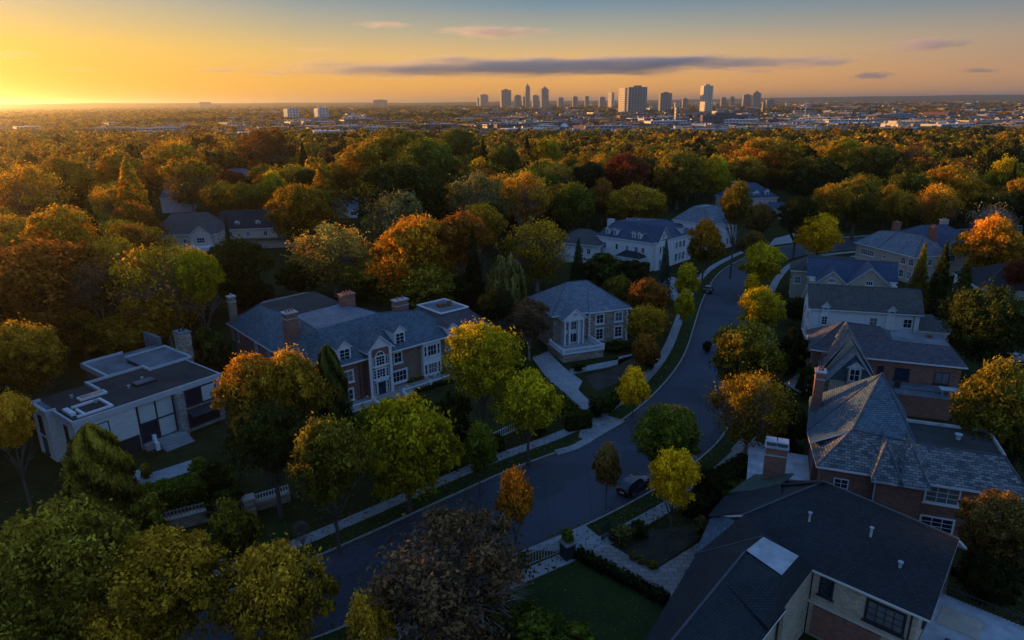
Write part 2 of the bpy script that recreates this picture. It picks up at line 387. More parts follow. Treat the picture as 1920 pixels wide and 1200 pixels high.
def patch(name, pix, z, m, world=None):
    pts = [P(*q).xy for q in pix] if world is None else [Vector(w) for w in world]
    b = MB(); b.prism([(p.x, p.y) for p in pts], 0, z, 0); return struct(b.build(name, m))

# ------------------------------------------------------------------ houses
FACE = {'f': (0, (0, -1)), 'r': (90, (1, 0)), 'b': (180, (0, 1)), 'l': (-90, (-1, 0))}
DIMCURTAIN = plain('drawn_curtain', (.14, .15, .16), .5, .5, .8, spec=.6)
class House:
    """a house in its own frame: x runs along the facade, y goes in, z up"""
    def __init__(s, name, label, O, ang, cat='house', group=None):
        s.root = tag(empty(name, (O[0], O[1], 0), R(ang)), label, cat, group); s.O = Vector((O[0], O[1])); s.a = R(ang)
    def loc(s, u, v, z):
        p = P(u, v, z).xy - s.O; c, n = math.cos(s.a), math.sin(s.a); return (p.x * c + p.y * n, -p.x * n + p.y * c)
    def wall(s, poly, z0, z1, m, name='wall', label=None):
        b = MB(); b.prism(poly, z0, z1); o = b.build(name, m, s.root)
        if label: o['label'] = label
        return o
    def box(s, name, x0, y0, z0, x1, y1, z1, m, parent=None):
        b = MB(); b.box(x0, y0, z0, x1, y1, z1); return b.build(name, m, parent or s.root)
    def hip(s, x0, y0, x1, y1, ze, zr, m, ov=.5, axis='x', inset=None, inset2=None, th=.22, trim=None, name='roof', gable=()):
        """hip roof; inset = how far the ridge ends stand in from the eaves (0 makes a gable)"""
        x0 -= ov; y0 -= ov; x1 += ov; y1 += ov
        if axis == 'x':
            w = (y1 - y0) / 2; ia = w if inset is None else inset; ib = ia if inset2 is None else inset2
            v = [(x0, y0, ze), (x1, y0, ze), (x1, y1, ze), (x0, y1, ze), (x0 + ia, y0 + w, zr), (x1 - ib, y0 + w, zr)]
            f = [(0, 1, 5, 4), (2, 3, 4, 5)]
            if ia > .01: f.append((3, 0, 4))
            if ib > .01: f.append((1, 2, 5))
        else:
            w = (x1 - x0) / 2; ia = w if inset is None else inset; ib = ia if inset2 is None else inset2
            v = [(x0, y0, ze), (x1, y0, ze), (x1, y1, ze), (x0, y1, ze), (x0 + w, y0 + ia, zr), (x0 + w, y1 - ib, zr)]
            f = [(1, 2, 5, 4), (3, 0, 4, 5)]
            if ia > .01: f.append((0, 1, 4))
            if ib > .01: f.append((2, 3, 5))
        b = MB(); b.solid(v, f, th, 0, 1)
        # ridge caps
        for i, j in [(4, 5)] + ([(0, 4), (3, 4)] if ia > .01 and axis == 'x' else []) + ([(1, 5), (2, 5)] if ib > .01 and axis == 'x' else []) + \
                    ([(0, 4), (1, 4)] if ia > .01 and axis == 'y' else []) + ([(2, 5), (3, 5)] if ib > .01 and axis == 'y' else []):
            b.tube([Vector(v[i]) + Vector((0, 0, .03)), Vector(v[j]) + Vector((0, 0, .03))], .09, 4, 2)
        o = b.build(name, [m, trim or WHITE, LEADDARK], s.root)
        # gable end walls
        return o
    def gable_end(s, pts, m, th=.25, d=(0, 1), name='gable'):
        """triangle pts (3, in plan+z) made th thick along d"""
        b = MB(); q = [(p[0] + d[0] * th, p[1] + d[1] * th, p[2]) for p in pts]
        b.poly(pts); b.poly(q[::-1])
        for i in range(len(pts)):
            j = (i + 1) % len(pts); b.poly([pts[j], pts[i], q[i], q[j]])
        return b.build(name, m, s.root)
    def sheet(s, verts, faces, m, th=.22, name='roof', trim=None, caps=()):
        b = MB(); b.solid(verts, faces, th, 0, 1)
        for i, j in caps: b.tube([Vector(verts[i]) + Vector((0, 0, .03)), Vector(verts[j]) + Vector((0, 0, .03))], .09, 4, 2)
        return b.build(name, [m, trim or WHITE, LEADDARK], s.root)
    def window(s, face, x, y, z, w, h, nx=2, ny=2, frame=None, fw=.1, sill=True, arch=False, surround=0.0, parent=None, inner=None, name='window'):
        """centre of the window's foot at (x, y, z) on the wall; face = f/r/b/l or an outward angle in degrees"""
        ang = FACE[face][0] if face in FACE else face
        b = MB(); fr = frame or WHITE
        e = surround
        b.box(-w / 2 - e, -.07, 0 - e, -w / 2 + fw, .05, h + e); b.box(w / 2 - fw, -.07, 0 - e, w / 2 + e, .05, h + e)
        b.box(-w / 2 + fw, -.07, h - fw, w / 2 - fw, .05, h + e); b.box(-w / 2 + fw, -.07, -e, w / 2 - fw, .05, fw)
        iw, ih = w - 2 * fw, h - 2 * fw
        for i in range(1, nx): b.box(-w / 2 + fw + iw * i / nx - .03, -.05, fw, -w / 2 + fw + iw * i / nx + .03, .04, h - fw)
        for i in range(1, ny): b.box(-w / 2 + fw, -.044, fw + ih * i / ny - .025, w / 2 - fw, .034, fw + ih * i / ny + .025)
        if arch:
            n = 8; pts = [(math.cos(math.pi * k / n) * w / 2, math.sin(math.pi * k / n) * w / 2) for k in range(n + 1)]
            for k in range(n):
                a, c = pts[k], pts[k + 1]; f_ = 1 - fw * 2.6 / w
                b.poly([(a[0], -.07, h + a[1]), (c[0], -.07, h + c[1]), (c[0] * f_, -.07, h + c[1] * f_), (a[0] * f_, -.07, h + a[1] * f_)][::-1])
                b.poly([(a[0], -.07, h + a[1]), (a[0], .05, h + a[1]), (c[0], .05, h + c[1]), (c[0], -.07, h + c[1])])
            b.box(-.03, -.05, h, .03, .04, h + w / 2 - fw)
        o = b.build(name, fr, parent or s.root, loc=(x, y, z), rz=R(ang))
        g = MB(); g.box(-w / 2 + fw * .5, -.012, fw * .5, w / 2 - fw * .5, .02, h - fw * .5)
        if arch:
            g.poly([(0, -.012, h - fw * .5)] + [(math.cos(math.pi * (8 - k) / 8) * (w / 2 - fw * .5), -.012, h - fw * .5 + math.sin(math.pi * (8 - k) / 8) * (w / 2 - fw * .5)) for k in range(9)][::-1][::-1])
        par = o if parent is None else o
        if parent is None: g.build('pane', inner or (DIMCURTAIN if (len(bpy.data.objects) * 7919) % 10 < 3 else GLASS), o)
        else:   # already a sub-part: keep the panes in the same mesh
            k0 = g
            me = o.data; me.materials.append(inner or GLASS)
            import bmesh
            bm = bmesh.new(); bm.from_mesh(me)
            for f in g.f:
                vs = [bm.verts.new(g.v[i]) for i in f]; ff = bm.faces.new(vs); ff.material_index = 1
            bm.to_mesh(me); bm.free()
        if sill and parent is None:
            q = MB(); q.box(-w / 2 - .12 - e, -.16, -.12 - e, w / 2 + .12 + e, .04, -e - .002); q.build('sill', fr, o)
        return o
    def door(s, face, x, y, z, w, h, m=None, glazed=True, frame=None):
        ang = FACE[face][0] if face in FACE else face
        b = MB(); b.box(-w / 2 - .12, -.09, 0, -w / 2, .05, h + .12); b.box(w / 2, -.09, 0, w / 2 + .12, .05, h + .12); b.box(-w / 2, -.09, h, w / 2, .05, h + .12)
        o = b.build('door', frame or WHITE, s.root, loc=(x, y, z), rz=R(ang))
        g = MB(); g.box(-w / 2, -.03, 0, w / 2, .03, h); 
        g.box(-w / 2 + .1, -.045, .25, -.03, -.031, h - .2, 1); g.box(.03, -.045, .25, w / 2 - .1, -.031, h - .2, 1); g.build('leaf_panel', [m or WOOD, GLASS], o)
        k = MB(); k.box(-.1, -.1, .95, -.04, -.046, 1.1); k.build('handle', DARKM, o); return o
    def chimney(s, x, y, z0, z1, w, d, m, pots=2, cap=None, parent=None, potm=None):
        b = MB(); b.box(-w / 2, -d / 2, z0, w / 2, d / 2, z1, 0)
        b.box(-w / 2 - .06, -d / 2 - .06, z1 - .85, w / 2 + .06, d / 2 + .06, z1 - .72, 1)
        b.box(-w / 2 - .12, -d / 2 - .12, z1, w / 2 + .12, d / 2 + .12, z1 + .16, 1)
        for i in range(pots):
            px = (i - (pots - 1) / 2) * (w * .8 / max(1, pots))
            b.tube([(px, 0, z1 + .16), (px, 0, z1 + .6)], [.17, .14], 8, 2)
        return b.build('chimney', [m, cap or LEAD, potm or TERRACOTTA], parent or s.root, loc=(x, y, 0))
    def dormer(s, face, x, y, z, w=1.5, h=1.6, depth=3.0, rise=.8, roofm=None, wallm=None, nx=2, ny=3, hipped=False):
        """x, y = centre of the dormer's front foot"""
        ang = FACE[face][0] if face in FACE else face
        b = MB(); b.box(-w / 2, 0, -.3, w / 2, depth, h, 0)
        e = .25
        V = [(-w / 2 - e, -e, h), (w / 2 + e, -e, h), (w / 2 + e, depth, h), (-w / 2 - e, depth, h), (0, -e if not hipped else w * .4, h + rise), (0, depth, h + rise)]
        F = [(1, 2, 5, 4), (3, 0, 4, 5)] + ([(0, 1, 4)] if hipped else [])
        b.solid(V, F, .12, 1, 2)
        if not hipped: b.poly([(-w / 2 - e * .7, -.02, h - .02), (w / 2 + e * .7, -.02, h - .02), (0, -.02, h + rise - .1)], 2)
        o = b.build('dormer', [wallm or WHITE, roofm or SLATE, WHITE], s.root, loc=(x, y, z), rz=R(ang))
        s.window('f', 0, -.01, .1, w - .35, h - .25, nx, ny, parent=o)
        return o
    def balustrade(s, pts, z, h=.9, m=None, gap=.28, name='balustrade'):
        b = MB()
        for a, c in zip(pts, pts[1:]):
            a, c = Vector(a), Vector(c); L = (c - a).length; d = (c - a) / L; n = Vector((-d.y, d.x))
            def bar(z0, z1, hw):
                q = [a + n * hw, a - n * hw, c - n * hw, c + n * hw]; b.prism([(p.x, p.y) for p in q], z0, z1)
            bar(z + h - .12, z + h, .12); bar(z, z + .12, .11)
            k = int(L / gap)
            for i in range(1, k):
                p = a + d * (L * i / k); b.box(p.x - .05, p.y - .05, z + .12, p.x + .05, p.y + .05, z + h - .12)
        for p in pts: b.box(p[0] - .2, p[1] - .2, z - .02, p[0] + .2, p[1] + .2, z + h + .18)
        return b.build(name, m or WHITE, s.root)
    def steps(s, x0, x1, y0, dy, n, ztop, m, face='f'):
        b = MB()
        for i in range(n):
            b.box(x0, y0 - dy * (i + 1), 0, x1, y0 - dy * i - .002, ztop * (n - i) / (n + 1))
        return b.build('steps', m, s.root)
    def dish(s, x, y, z):
        b = MB(); b.tube([(0, 0, 0), (0, 0, .5)], .03, 5); b.tube([(0, -.1, .5), (.05, -.3, .6)], [.1, .35], 10); return b.build('roof_vent', LEAD, s.root, loc=(x, y, z))
    def vent(s, x, y, z, h=.5, r=.12, m=None):
        b = MB(); b.tube([(0, 0, -.3), (0, 0, h)], r, 8); b.tube([(0, 0, h), (0, 0, h + .1)], r * 1.7, 8); return b.build('roof_vent', m or LEAD, s.root, loc=(x, y, z))
LEADDARK = plain('ridge_lead', (.07, .08, .10), .6, .25)

# --- modern flat-roofed house in white brick
h = House('modern_house', 'white brick modern house with flat dark roof and tall four-pane window', (-51.4, 72.4), 52.9)
h.wall([(0, 0), (7.0, 0), (7.0, 11), (0, 11)], 0, 6.4, BRICK_WHITE)
h.wall([(7.0, .36), (12.6, .36), (12.6, 11), (7.0, 11)], 0, 6.4, STONE_GREY, label='dark recessed wall round the tall window')
h.wall([(12.6, 0), (18.5, 0), (18.5, 11), (12.6, 11)], 0, 6.4, STONE_GREY, label='grey ledge stone wall')
h.wall([(-.8, 5.5), (0, 5.5), (0, 10.3), (-.8, 10.3)], 0, 6.3, BRICK_WHITE)
h.wall([(9.5, 11), (20.2, 11), (20.2, 20.5), (9.5, 20.5)], 0, 5.8, BRICK_BROWN, label='brown brick rear wing wall')
rf = MB(); rf.box(0.3, .3, 6.4, 18.6, 11.2, 6.62, 0); rf.box(-.6, 5.8, 6.4, .3, 10.1, 6.62, 1)
rf.box(13.6, 9.2, 6.62, 19.4, 16.6, 6.8, 1); rf.box(9.4, 11.2, 5.8, 13.6, 20.6, 6.2, 1); rf.box(13.6, 16.6, 5.8, 20.4, 20.6, 6.2, 1)
rf.build('roof', [TARROOF, GRAVELROOF], h.root)
pp = MB()
pp.box(-.15, -.15, 6.05, 18.75, .1, 6.8); pp.box(-.15, .1, 6.05, .1, 5.4, 6.8); pp.box(-.95, 5.4, 6.05, .3, 5.75, 6.9); pp.box(-.95, 5.75, 6.05, -.55, 10.4, 6.9)
pp.box(-.55, 10.05, 6.05, .3, 10.4, 6.9); pp.box(18.6, .3, 6.3, 18.78, 11.2, 6.66)
pp.box(13.35, 9.1, 6.62, 19.6, 9.35, 6.95); pp.box(13.35, 9.35, 6.62, 13.6, 11.1, 6.95); pp.box(6.2, 11.1, 6.4, 13.6, 11.35, 6.95)
pp.box(19.3, 9.35, 6.62, 19.6, 16.9, 7.05); pp.box(13.6, 16.6, 6.2, 19.6, 16.9, 7.0); pp.box(9.1, 11.35, 5.7, 9.45, 20.9, 6.5); pp.box(9.1, 20.55, 5.7, 15, 20.9, 6.5)
pp.box(5.9, 7.3, 6.62, 6.25, 11.35, 7.0)
pp.build('parapet', plain('parapet_metal', (.46, .47, .50), .6, .15), h.root)
sk = MB(); sk.box(9.6, 4.6, 6.62, 12.2, 6.2, 6.92, 0); sk.box(9.8, 4.8, 6.92, 12.0, 6.0, 6.95, 1); sk.build('skylight', [DARKM, GRAVELROOF], h.root)
sk = MB(); sk.box(3.2, 5.8, 6.62, 6.4, 7.0, 6.9, 0); sk.box(3.4, 6.0, 6.9, 6.2, 6.8, 6.94, 1); sk.build('skylight', [WHITE, GLASS], h.root)
sk = MB()
for q in [(.9, .9, 5.0, 1.2), (4.7, 1.2, 5.0, 4.6), (1.6, 4.3, 4.7, 4.6), (1.6, 1.2, 1.9, 3.4)]: sk.box(q[0], q[1], 6.62, q[2], q[3], 6.88)
sk.box(.6, 2.0, 6.62, 1.2, 4.4, 7.0); sk.build('roof_kerb', WHITE, h.root)
for x, y in [(3.0, 7.9), (8.8, 5.2), (11.2, 6.6), (4.2, 3.9)]: h.vent(x, y, 6.62, .35, .13)
h.chimney(20.6, 13.0, 0, 9.6, 1.5, 2.2, STONE, 2, GRAVELROOF, potm=DARKM)
ch = MB(); ch.box(19.8, 19.5, 0, 20.4, 24.0, 7.6); ch.build('fin_wall', GRAVELROOF, h.root)
def bigwin(hs, x0, x1, y, z0, z1, cols, rows, frame, fills, face='f'):
    w, H_ = x1 - x0, z1 - z0; b = MB(); t = .09
    for i in range(cols + 1): xx = -w / 2 + w * i / cols; b.box(xx - t, -.09, 0, xx + t, .05, H_)
    for j in range(rows + 1): zz = H_ * j / rows; b.box(-w / 2 + .001, -.085, zz - t, w / 2 - .001, .045, zz + t)
    o = b.build('window', frame, hs.root, loc=((x0 + x1) / 2, y, z0), rz=R(FACE[face][0]))
    for i in range(cols):
        for j in range(rows):
            g = MB(); g.box(-w / 2 + w * i / cols + t, -.02, H_ * j / rows + t, -w / 2 + w * (i + 1) / cols - t, .02, H_ * (j + 1) / rows - t)
            g.build('pane', fills[(i, j)] if (i, j) in fills else GLASS, o)
    return o
bigwin(h, 7.3, 11.8, .34, .7, 6.0, 2, 2, DARKM, {(0, 1): CURTAIN, (1, 1): CURTAIN, (1, 0): CURTAIN})
bigwin(h, 13.4, 17.6, -.02, 3.6, 5.9, 2, 1, DARKM, {(1, 0): CURTAIN})
bigwin(h, 13.4, 17.6, -.02, .6, 2.6, 2, 1, DARKM, {})
h.window('f', 2.9, 0, 3.2, 1.7, 2.3, 1, 1, frame=DARKM, inner=CURTAIN)
h.window('l', 0, 2.6, 3.2, 1.0, 2.4, 1, 1, frame=DARKM); h.window('l', -.8, 8.0, 3.4, 1.3, 2.3, 2, 1, frame=DARKM); h.window('l', -.8, 8.0, .4, 1.3, 2.3, 2, 1, frame=DARKM)
a = MB(); a.solid([(13.2, -1.7, 2.65), (17.8, -1.7, 2.65), (17.8, -.03, 3.2), (13.2, -.03, 3.2)], [(0, 1, 2, 3)], .06); a.build('awning', DARKM, h.root)
h.wall([(12.0, -.6), (13.0, -.6), (13.0, .35), (12.0, .35)], 0, 6.04, STONE_GREY, name='stone_pier')
g = MB(); g.box(4.3, -.06, 0, 6.9, .02, 2.3); g.build('garage_door', DARKM, h.root)
h.steps(8.6, 12.2, -.9, .42, 5, 1.0, CONC); b = MB(); b.box(7.2, -.898, 0, 11.98, .35, .68); b.build('porch', CONC, h.root)
h.balustrade([(7.5, -3.2), (8.3, -.8)], .9, .8)

# --- brick mansion with the big slate roof
h = House('brick_mansion', 'red brick mansion with huge slate roof and white pedimented entrance', (-24.9, 89.2), 41.2)
h.wall([(.3, .5), (4.4, .5), (4.4, 13), (-1.8, 13), (-1.8, 8.8), (-.3, 8.8)], 0, 6.6, BRICK)
h.wall([(4.4, .9), (9.2, .9), (9.2, 9), (4.4, 9)], 0, 7.6, BRICK)
h.wall([(9.2, 1.1), (22, 1.1), (22, 12.2), (9.2, 12.2)], 0, 6.75, BRICK_BROWN, label='brown brick right-hand wall')
h.wall([(-3.2, 13.0), (9.2, 13.0), (9.2, 30.2), (-3.2, 30.2)], 0, 6.6, BRICK, label='red brick rear wing wall')
h.wall([(-1.8, 9), (9.2, 9), (9.2, 13.0), (-1.8, 13.0)], 0, 6.58, BRICK)
# main roof: eaves, the flat deck and the front slope
ez = 6.8
V = [(-4.0, 30.9, ez), (-4.0, 12.4, ez), (-2.6, 12.4, ez), (-4.6, 9.6, 5.6), (-.4, -.2, ez), (22.9, -.2, ez), (22.9, 12.8, ez), (12.2, 13.0, ez), (12.2, 31.6, ez),
     (-.6, 24.0, 10.8), (.9, 14.4, 10.8), (.4, 5.6, 10.8), (11.2, 6.8, 10.8), (9.6, 15.6, 10.8), (9.6, 25.2, 10.8), (18.6, 6.2, 9.9), (2.0, 29.0, 9.8), (9.4, 29.6, 9.8)]
h.sheet(V, [(1, 10, 9, 0), (1, 11, 10), (1, 2, 4, 11), (4, 12, 11), (4, 5, 15, 12), (5, 6, 15), (6, 7, 12, 15), (7, 13, 12), (7, 8, 14, 13),
            (8, 17, 14), (8, 0, 16, 17), (0, 9, 16), (9, 14, 17, 16), (11, 12, 13, 10)], SLATE, .25, caps=[(9, 10), (10, 11), (12, 15), (15, 5), (15, 6), (0, 9), (4, 11), (13, 12)])
b = MB(); b.prism([(.9, 14.4), (9.6, 15.6), (9.6, 25.2), (-.6, 24.0)], 10.79, 10.9); b.build('flat_deck', TARROOF, h.root)
b = MB(); b.solid([(.4, 5.6, 10.83), (11.2, 6.8, 10.83), (9.6, 15.5, 10.83), (.9, 14.3, 10.83)], [(0, 1, 2, 3)], .02); b.build('lower_deck', SLATE_LIGHT, h.root)
b = MB(); b.solid([(-2.6, 12.4, 6.9), (-4.9, 12.2, 5.3), (-5.2, 8.0, 5.0), (-.6, 2.0, 6.9), (-.3, 8.0, 9.4)], [(1, 2, 3, 4), (0, 1, 4)], .2, 0, 1); b.build('roof', [SLATE, WHITE], h.root)
# entrance bay with pediment
h.wall([(5.2, -.5), (8.9, -.5), (8.9, .9), (5.2, .9)], 0, 8.0, BRICK)
h.gable_end([(5.0, -.55, 8.0), (9.1, -.55, 8.0), (7.05, -.55, 9.7)], WHITE, .3, name='pediment')
b = MB(); b.solid([(4.7, -.85, 7.75), (7.05, -.85, 9.95), (7.05, 6.4, 9.95), (4.7, 3.2, 7.75), (9.4, -.85, 7.75), (9.4, 3.4, 7.75)], [(1, 0, 3, 2), (4, 1, 2, 5)], .2, 0, 1); b.build('roof', [SLATE, WHITE], h.root)
for x in (5.25, 8.65):
    b = MB(); b.box(x - .22, -.68, .8, x + .22, -.5, 7.7); b.box(x - .3, -.74, .2, x + .3, -.5, .8); b.box(x - .3, -.74, 7.7, x + .3, -.5, 8.0); b.build('pilaster', WHITE, h.root)
h.window('f', 6.95, -.52, 5.3, 1.5, 1.5, 3, 3, arch=True, surround=.12); h.window('f', 6.95, -.52, 3.3, 1.5, 1.5, 3, 3, surround=.1)
for x in (5.9, 8.0): h.window('f', x, -.52, 5.3, .5, 1.4, 1, 3); h.window('f', x, -.52, 3.3, .5, 1.5, 1, 3)
h.door('f', 6.95, -.52, .75, 1.3, 2.0, DARKM); b = MB(); b.box(5.9, -.8, 2.87, 8.0, -.5, 3.1); b.poly([(5.8, -.8, 3.1), (8.1, -.8, 3.1), (6.95, -.8, 3.6)]); b.poly([(8.1, -.8, 3.1), (8.1, -.52, 3.1), (6.95, -.52, 3.6), (6.95, -.8, 3.6)]); b.poly([(5.8, -.52, 3.1), (5.8, -.8, 3.1), (6.95, -.8, 3.6), (6.95, -.52, 3.6)]); b.build('door_hood', WHITE, h.root)
for x in (5.9, 8.0): h.window('f', x, -.52, .9, .45, 1.9, 1, 3, sill=False)
for x, z in [(2.2, 3.7), (2.0, .9)]: h.window('f', x, .5, z, 1.5, 1.7, 2, 2, surround=.12)
h.window('f', 10.9, 1.1, 4.2, 1.4, 1.7, 2, 2, surround=.1); h.window('f', 11.0, 1.1, 1.1, 2.6, 1.8, 4, 2, surround=.18)
h.wall([(15.0, .4), (18.4, .4), (18.4, 1.1), (15.0, 1.1)], .2, 6.7, WHITE, name='bay_window')
for z in (4.1, 1.1):
    h.window('f', 16.7, .39, z, 1.7, 1.8, 3, 2)
    for x in (15.45, 17.95): h.window('f', x, .39, z, .55, 1.8, 1, 2)
h.window('f', 20.4, 1.1, 3.9, 1.2, 1.6, 2, 3); h.window('f', 20.4, 1.1, 1.0, 1.2, 1.6, 2, 3)
for y, z in [(28.5, 3.9), (24.3, 1.0), (20.5, 3.9), (17.0, 1.0), (15.5, 4.0)]: h.window('l', -3.2, y, z, 1.0, 1.9, 2, 2)
h.dormer('f', 2.0, .7, 6.9, 2.0, 2.0, 4.2, 1.1); h.dormer('f', 11.4, 1.0, 7.1, 1.9, 2.0, 4.0, 1.1); h.dormer('f', 20.4, -.1, 6.3, 1.6, 1.7, 4, .9, roofm=SLATE_PURPLE)
h.chimney(-3.3, 29.0, 4, 11.6, 1.1, 1.1, BRICK_BROWN, 1, LEAD, potm=LEAD); h.chimney(-1.7, 9.6, 6, 12.9, 1.8, 1.5, BRICK, 3)
h.chimney(9.9, 14.0, 8, 12.6, 2.2, 1.4, BRICK, 3, TERRACOTTA); h.chimney(16.6, 8.8, 8, 11.4, 2.4, 1.3, BRICK, 2, LEAD)
# right wing with its flat top
h.wall([(20, 1.5), (28, 1.5), (28, 11.6), (20, 11.6)], 0, 6.4, BRICK)
h.sheet([(18.9, .6, 6.7), (28.9, .6, 6.7), (28.9, 12.3, 6.7), (18.9, 12.3, 6.7), (20.8, 3.4, 9.3), (26.2, 3.4, 9.3), (26.2, 9.9, 9.3), (20.8, 9.9, 9.3)],
        [(0, 1, 5, 4), (1, 2, 6, 5), (2, 3, 7, 6), (3, 0, 4, 7)], SLATE_PURPLE, .25)
b = MB(); b.box(20.7, 3.3, 9.2, 26.3, 10.0, 9.36); b.build('flat_deck', GRAVELROOF, h.root); b = MB()
for q in [(20.6, 3.2, 26.4, 3.45), (20.6, 9.85, 26.4, 10.1), (20.6, 3.45, 20.85, 9.85), (26.15, 3.45, 26.4, 9.85)]: b.box(q[0], q[1], 9.36, q[2], q[3], 9.55)
b.build('parapet', WHITE, h.root); b = MB(); b.box(22.6, 6.4, 9.36, 24, 7.2, 9.9); b.box(24.3, 6.0, 9.36, 24.9, 6.6, 10.2); b.build('roof_vent', WOOD, h.root)
h.balustrade([(9.6, -2.2), (14.4, -2.2), (19, -2.2)], .3); h.balustrade([(.2, -2.2), (4.6, -2.2)], .3)
b = MB(); b.box(.2, -2.1, 0, 19.2, 1.08, .5); b.build('terrace', CONC, h.root); h.steps(5.0, 9.2, -2.2, .45, 5, .75, CONC)
b = MB(); b.box(5.0, -2.198, 0, 9.2, -.52, .74); b.build('porch', CONC, h.root)
for x in (4.8, 9.4):
    b = MB(); b.prism([(x - .15, -4.6), (x + .15, -4.6), (x + .15, -2.1), (x - .15, -2.1)], 0, .95); b.build('step_wall', WHITE, h.root)
for y0, y1 in [(1.0, -.2)]:
    b = MB(); b.box(3.9, .38, 0, 4.0, .48, 6.6); b.build('downpipe', DARKM, h.root)

# --- stone house with the hip roof and white portico
h = House('stone_house', 'rubble stone house with hipped slate roof, white two-storey portico and front terrace', (7.2, 113.6), 20.6)
h.wall([(0, 0), (6.6, 0), (6.6, -.5), (14.6, -.5), (14.6, 11.5), (0, 11.5)], 0, 6.3, STONE)
e = 6.4
h.sheet([(-.5, -.5, e), (6.6, -.5, e), (6.6, -1.0, e), (15.1, -1.0, e), (15.1, 12.2, e), (-.5, 12.2, e), (5.2, 6.0, 10.4), (9.4, 6.0, 10.4), (1.0, 13.5, e)],
        [(0, 1, 2, 7, 6), (2, 3, 7), (3, 4, 7), (4, 5, 6, 7), (5, 0, 6)], SLATE_LIGHT, .25, caps=[(6, 7), (0, 6), (5, 6), (3, 7), (4, 7)])
h.sheet([(-.55, -.7, 6.5), (5.6, -.7, 6.5), (2.6, 1.8, 8.3), (2.6, 5.6, 8.3), (-.55, 5.0, 6.5)], [(0, 1, 2), (1, 3, 2), (0, 2, 3, 4)], SLATE_LIGHT, .15, caps=[(2, 3)])
h.wall([(1.1, -2.3), (5.0, -2.3), (5.0, 0), (1.1, 0)], 5.75, 6.1, WHITE, name='entablature')
h.gable_end([(.8, -2.4, 6.1), (5.3, -2.4, 6.1), (3.05, -2.4, 7.8)], WHITE, .2, name='pediment')
h.sheet([(.6, -2.7, 6.1), (3.05, -2.7, 8.0), (3.05, 1.6, 8.0), (.6, .4, 6.1), (5.5, -2.7, 6.1), (5.5, .4, 6.1)], [(1, 0, 3, 2), (4, 1, 2, 5)], SLATE_LIGHT, .15)
for x in (1.3, 2.2, 3.9, 4.8):
    b = MB(); b.box(x - .14, -2.25, 1.4, x + .14, -1.97, 5.75); b.build('column', WHITE, h.root)
h.wall([(1.4, -1.6), (4.7, -1.6), (4.7, 0), (1.4, 0)], 1.4, 5.74, WHITE, name='portico_bay')
h.window('f', 3.05, -1.62, 3.9, 1.4, 1.5, 3, 2); h.window('f', 1.9, -1.62, 3.9, .55, 1.5, 1, 2); h.window('f', 4.2, -1.62, 3.9, .55, 1.5, 1, 2)
h.door('f', 3.05, -1.62, 1.42, 1.6, 2.0, WHITE); h.window('f', 1.9, -1.62, 1.6, .5, 1.7, 1, 3, sill=False); h.window('f', 4.2, -1.62, 1.6, .5, 1.7, 1, 3, sill=False)
h.window('f', 3.05, -2.42, 6.5, .9, .3, 2, 1, arch=True, sill=False)
for x in (8.9, 12.7):
    h.window('f', x, -.5, 4.0, 1.5, 1.7, 2, 2, surround=.14); h.window('f', x, -.5, 1.0, 1.5, 2.0, 2, 3, surround=.14)
h.window('r', 14.6, 4, 3.9, 1.3, 1.7, 2, 2); h.window('r', 14.6, 8, 3.9, 1.3, 1.7, 2, 2)
for x0, x1 in ((6.7, 6.95), (14.35, 14.62)):
    b = MB()
    for i in range(10): b.box(x0 - (.1 if i % 2 else 0), -.56, .1 + i * .6, x1 + (0 if i % 2 else .1), -.49, .55 + i * .6)
    b.build('quoin', WHITE, h.root)
h.wall([(-1.0, -6.4), (6.6, -6.4), (6.6, 0), (-1.0, 0)], 0, 1.3, STONE, name='terrace_wall')
b = MB(); b.box(-1.15, -6.55, 1.3, 6.75, -.01, 1.42); b.build('terrace', CONC, h.root)
h.balustrade([(-.95, -1.0), (-.95, -6.35), (6.55, -6.35), (6.55, -1.0)], 1.42, .85)
b = MB(); b.box(11, 4, 8.3, 11.7, 4.7, 9.0); b.build('roof_vent', DARKM, h.root)

# --- white house with dormers above the stone house
h = House('white_house', 'white stucco house with five dormers on a blue slate roof, tall spruces before it', (22.9, 182.1), -41.9)
h.wall([(.4, .4), (16.8, .4), (16.8, 12), (.4, 12)], 0, 7.4, STUCCO); h.wall([(12.6, 1.6), (17.6, 1.6), (17.6, 20.5), (12.6, 20.5)], 0, 7.38, STUCCO)
h.sheet([(0, 0, 7.5), (17.4, 0, 7.5), (18.6, 20.8, 7.5), (7.0, 20.8, 7.5), (0, 12.6, 7.5), (2.6, 5.2, 10.9), (9.0, 5.2, 11.2), (12.8, 14.5, 11.2), (4.6, 10.6, 11.4)],
        [(0, 1, 6, 5), (1, 2, 7, 6), (2, 3, 7), (3, 4, 8, 7), (4, 0, 5, 8), (5, 6, 7, 8)], SHINGLE_NAVY, .25, caps=[(0, 5), (5, 6), (1, 6), (6, 7), (2, 7)])
h.gable_end([(17.5, 2.2, 7.4), (17.5, 8.0, 7.4), (17.5, 5.0, 10.8)], STUCCO, .25, (-1, 0)); h.wall([(16.8, 2.2), (17.7, 2.2), (17.7, 8), (16.8, 8)], 0, 7.36, STUCCO)
h.sheet([(18.0, 1.7, 7.3), (18.0, 8.4, 7.3), (18.0, 5.0, 11.1), (12.5, 1.7, 8.2), (12.5, 8.4, 8.2), (10.5, 5.0, 11.1)], [(0, 2, 5, 3), (2, 1, 4, 5)], SHINGLE_NAVY, .18)
for x in (3.0, 5.4): h.dormer('f', x, .9, 8.1, 1.2, 1.4, 3, .6, SHINGLE_NAVY)
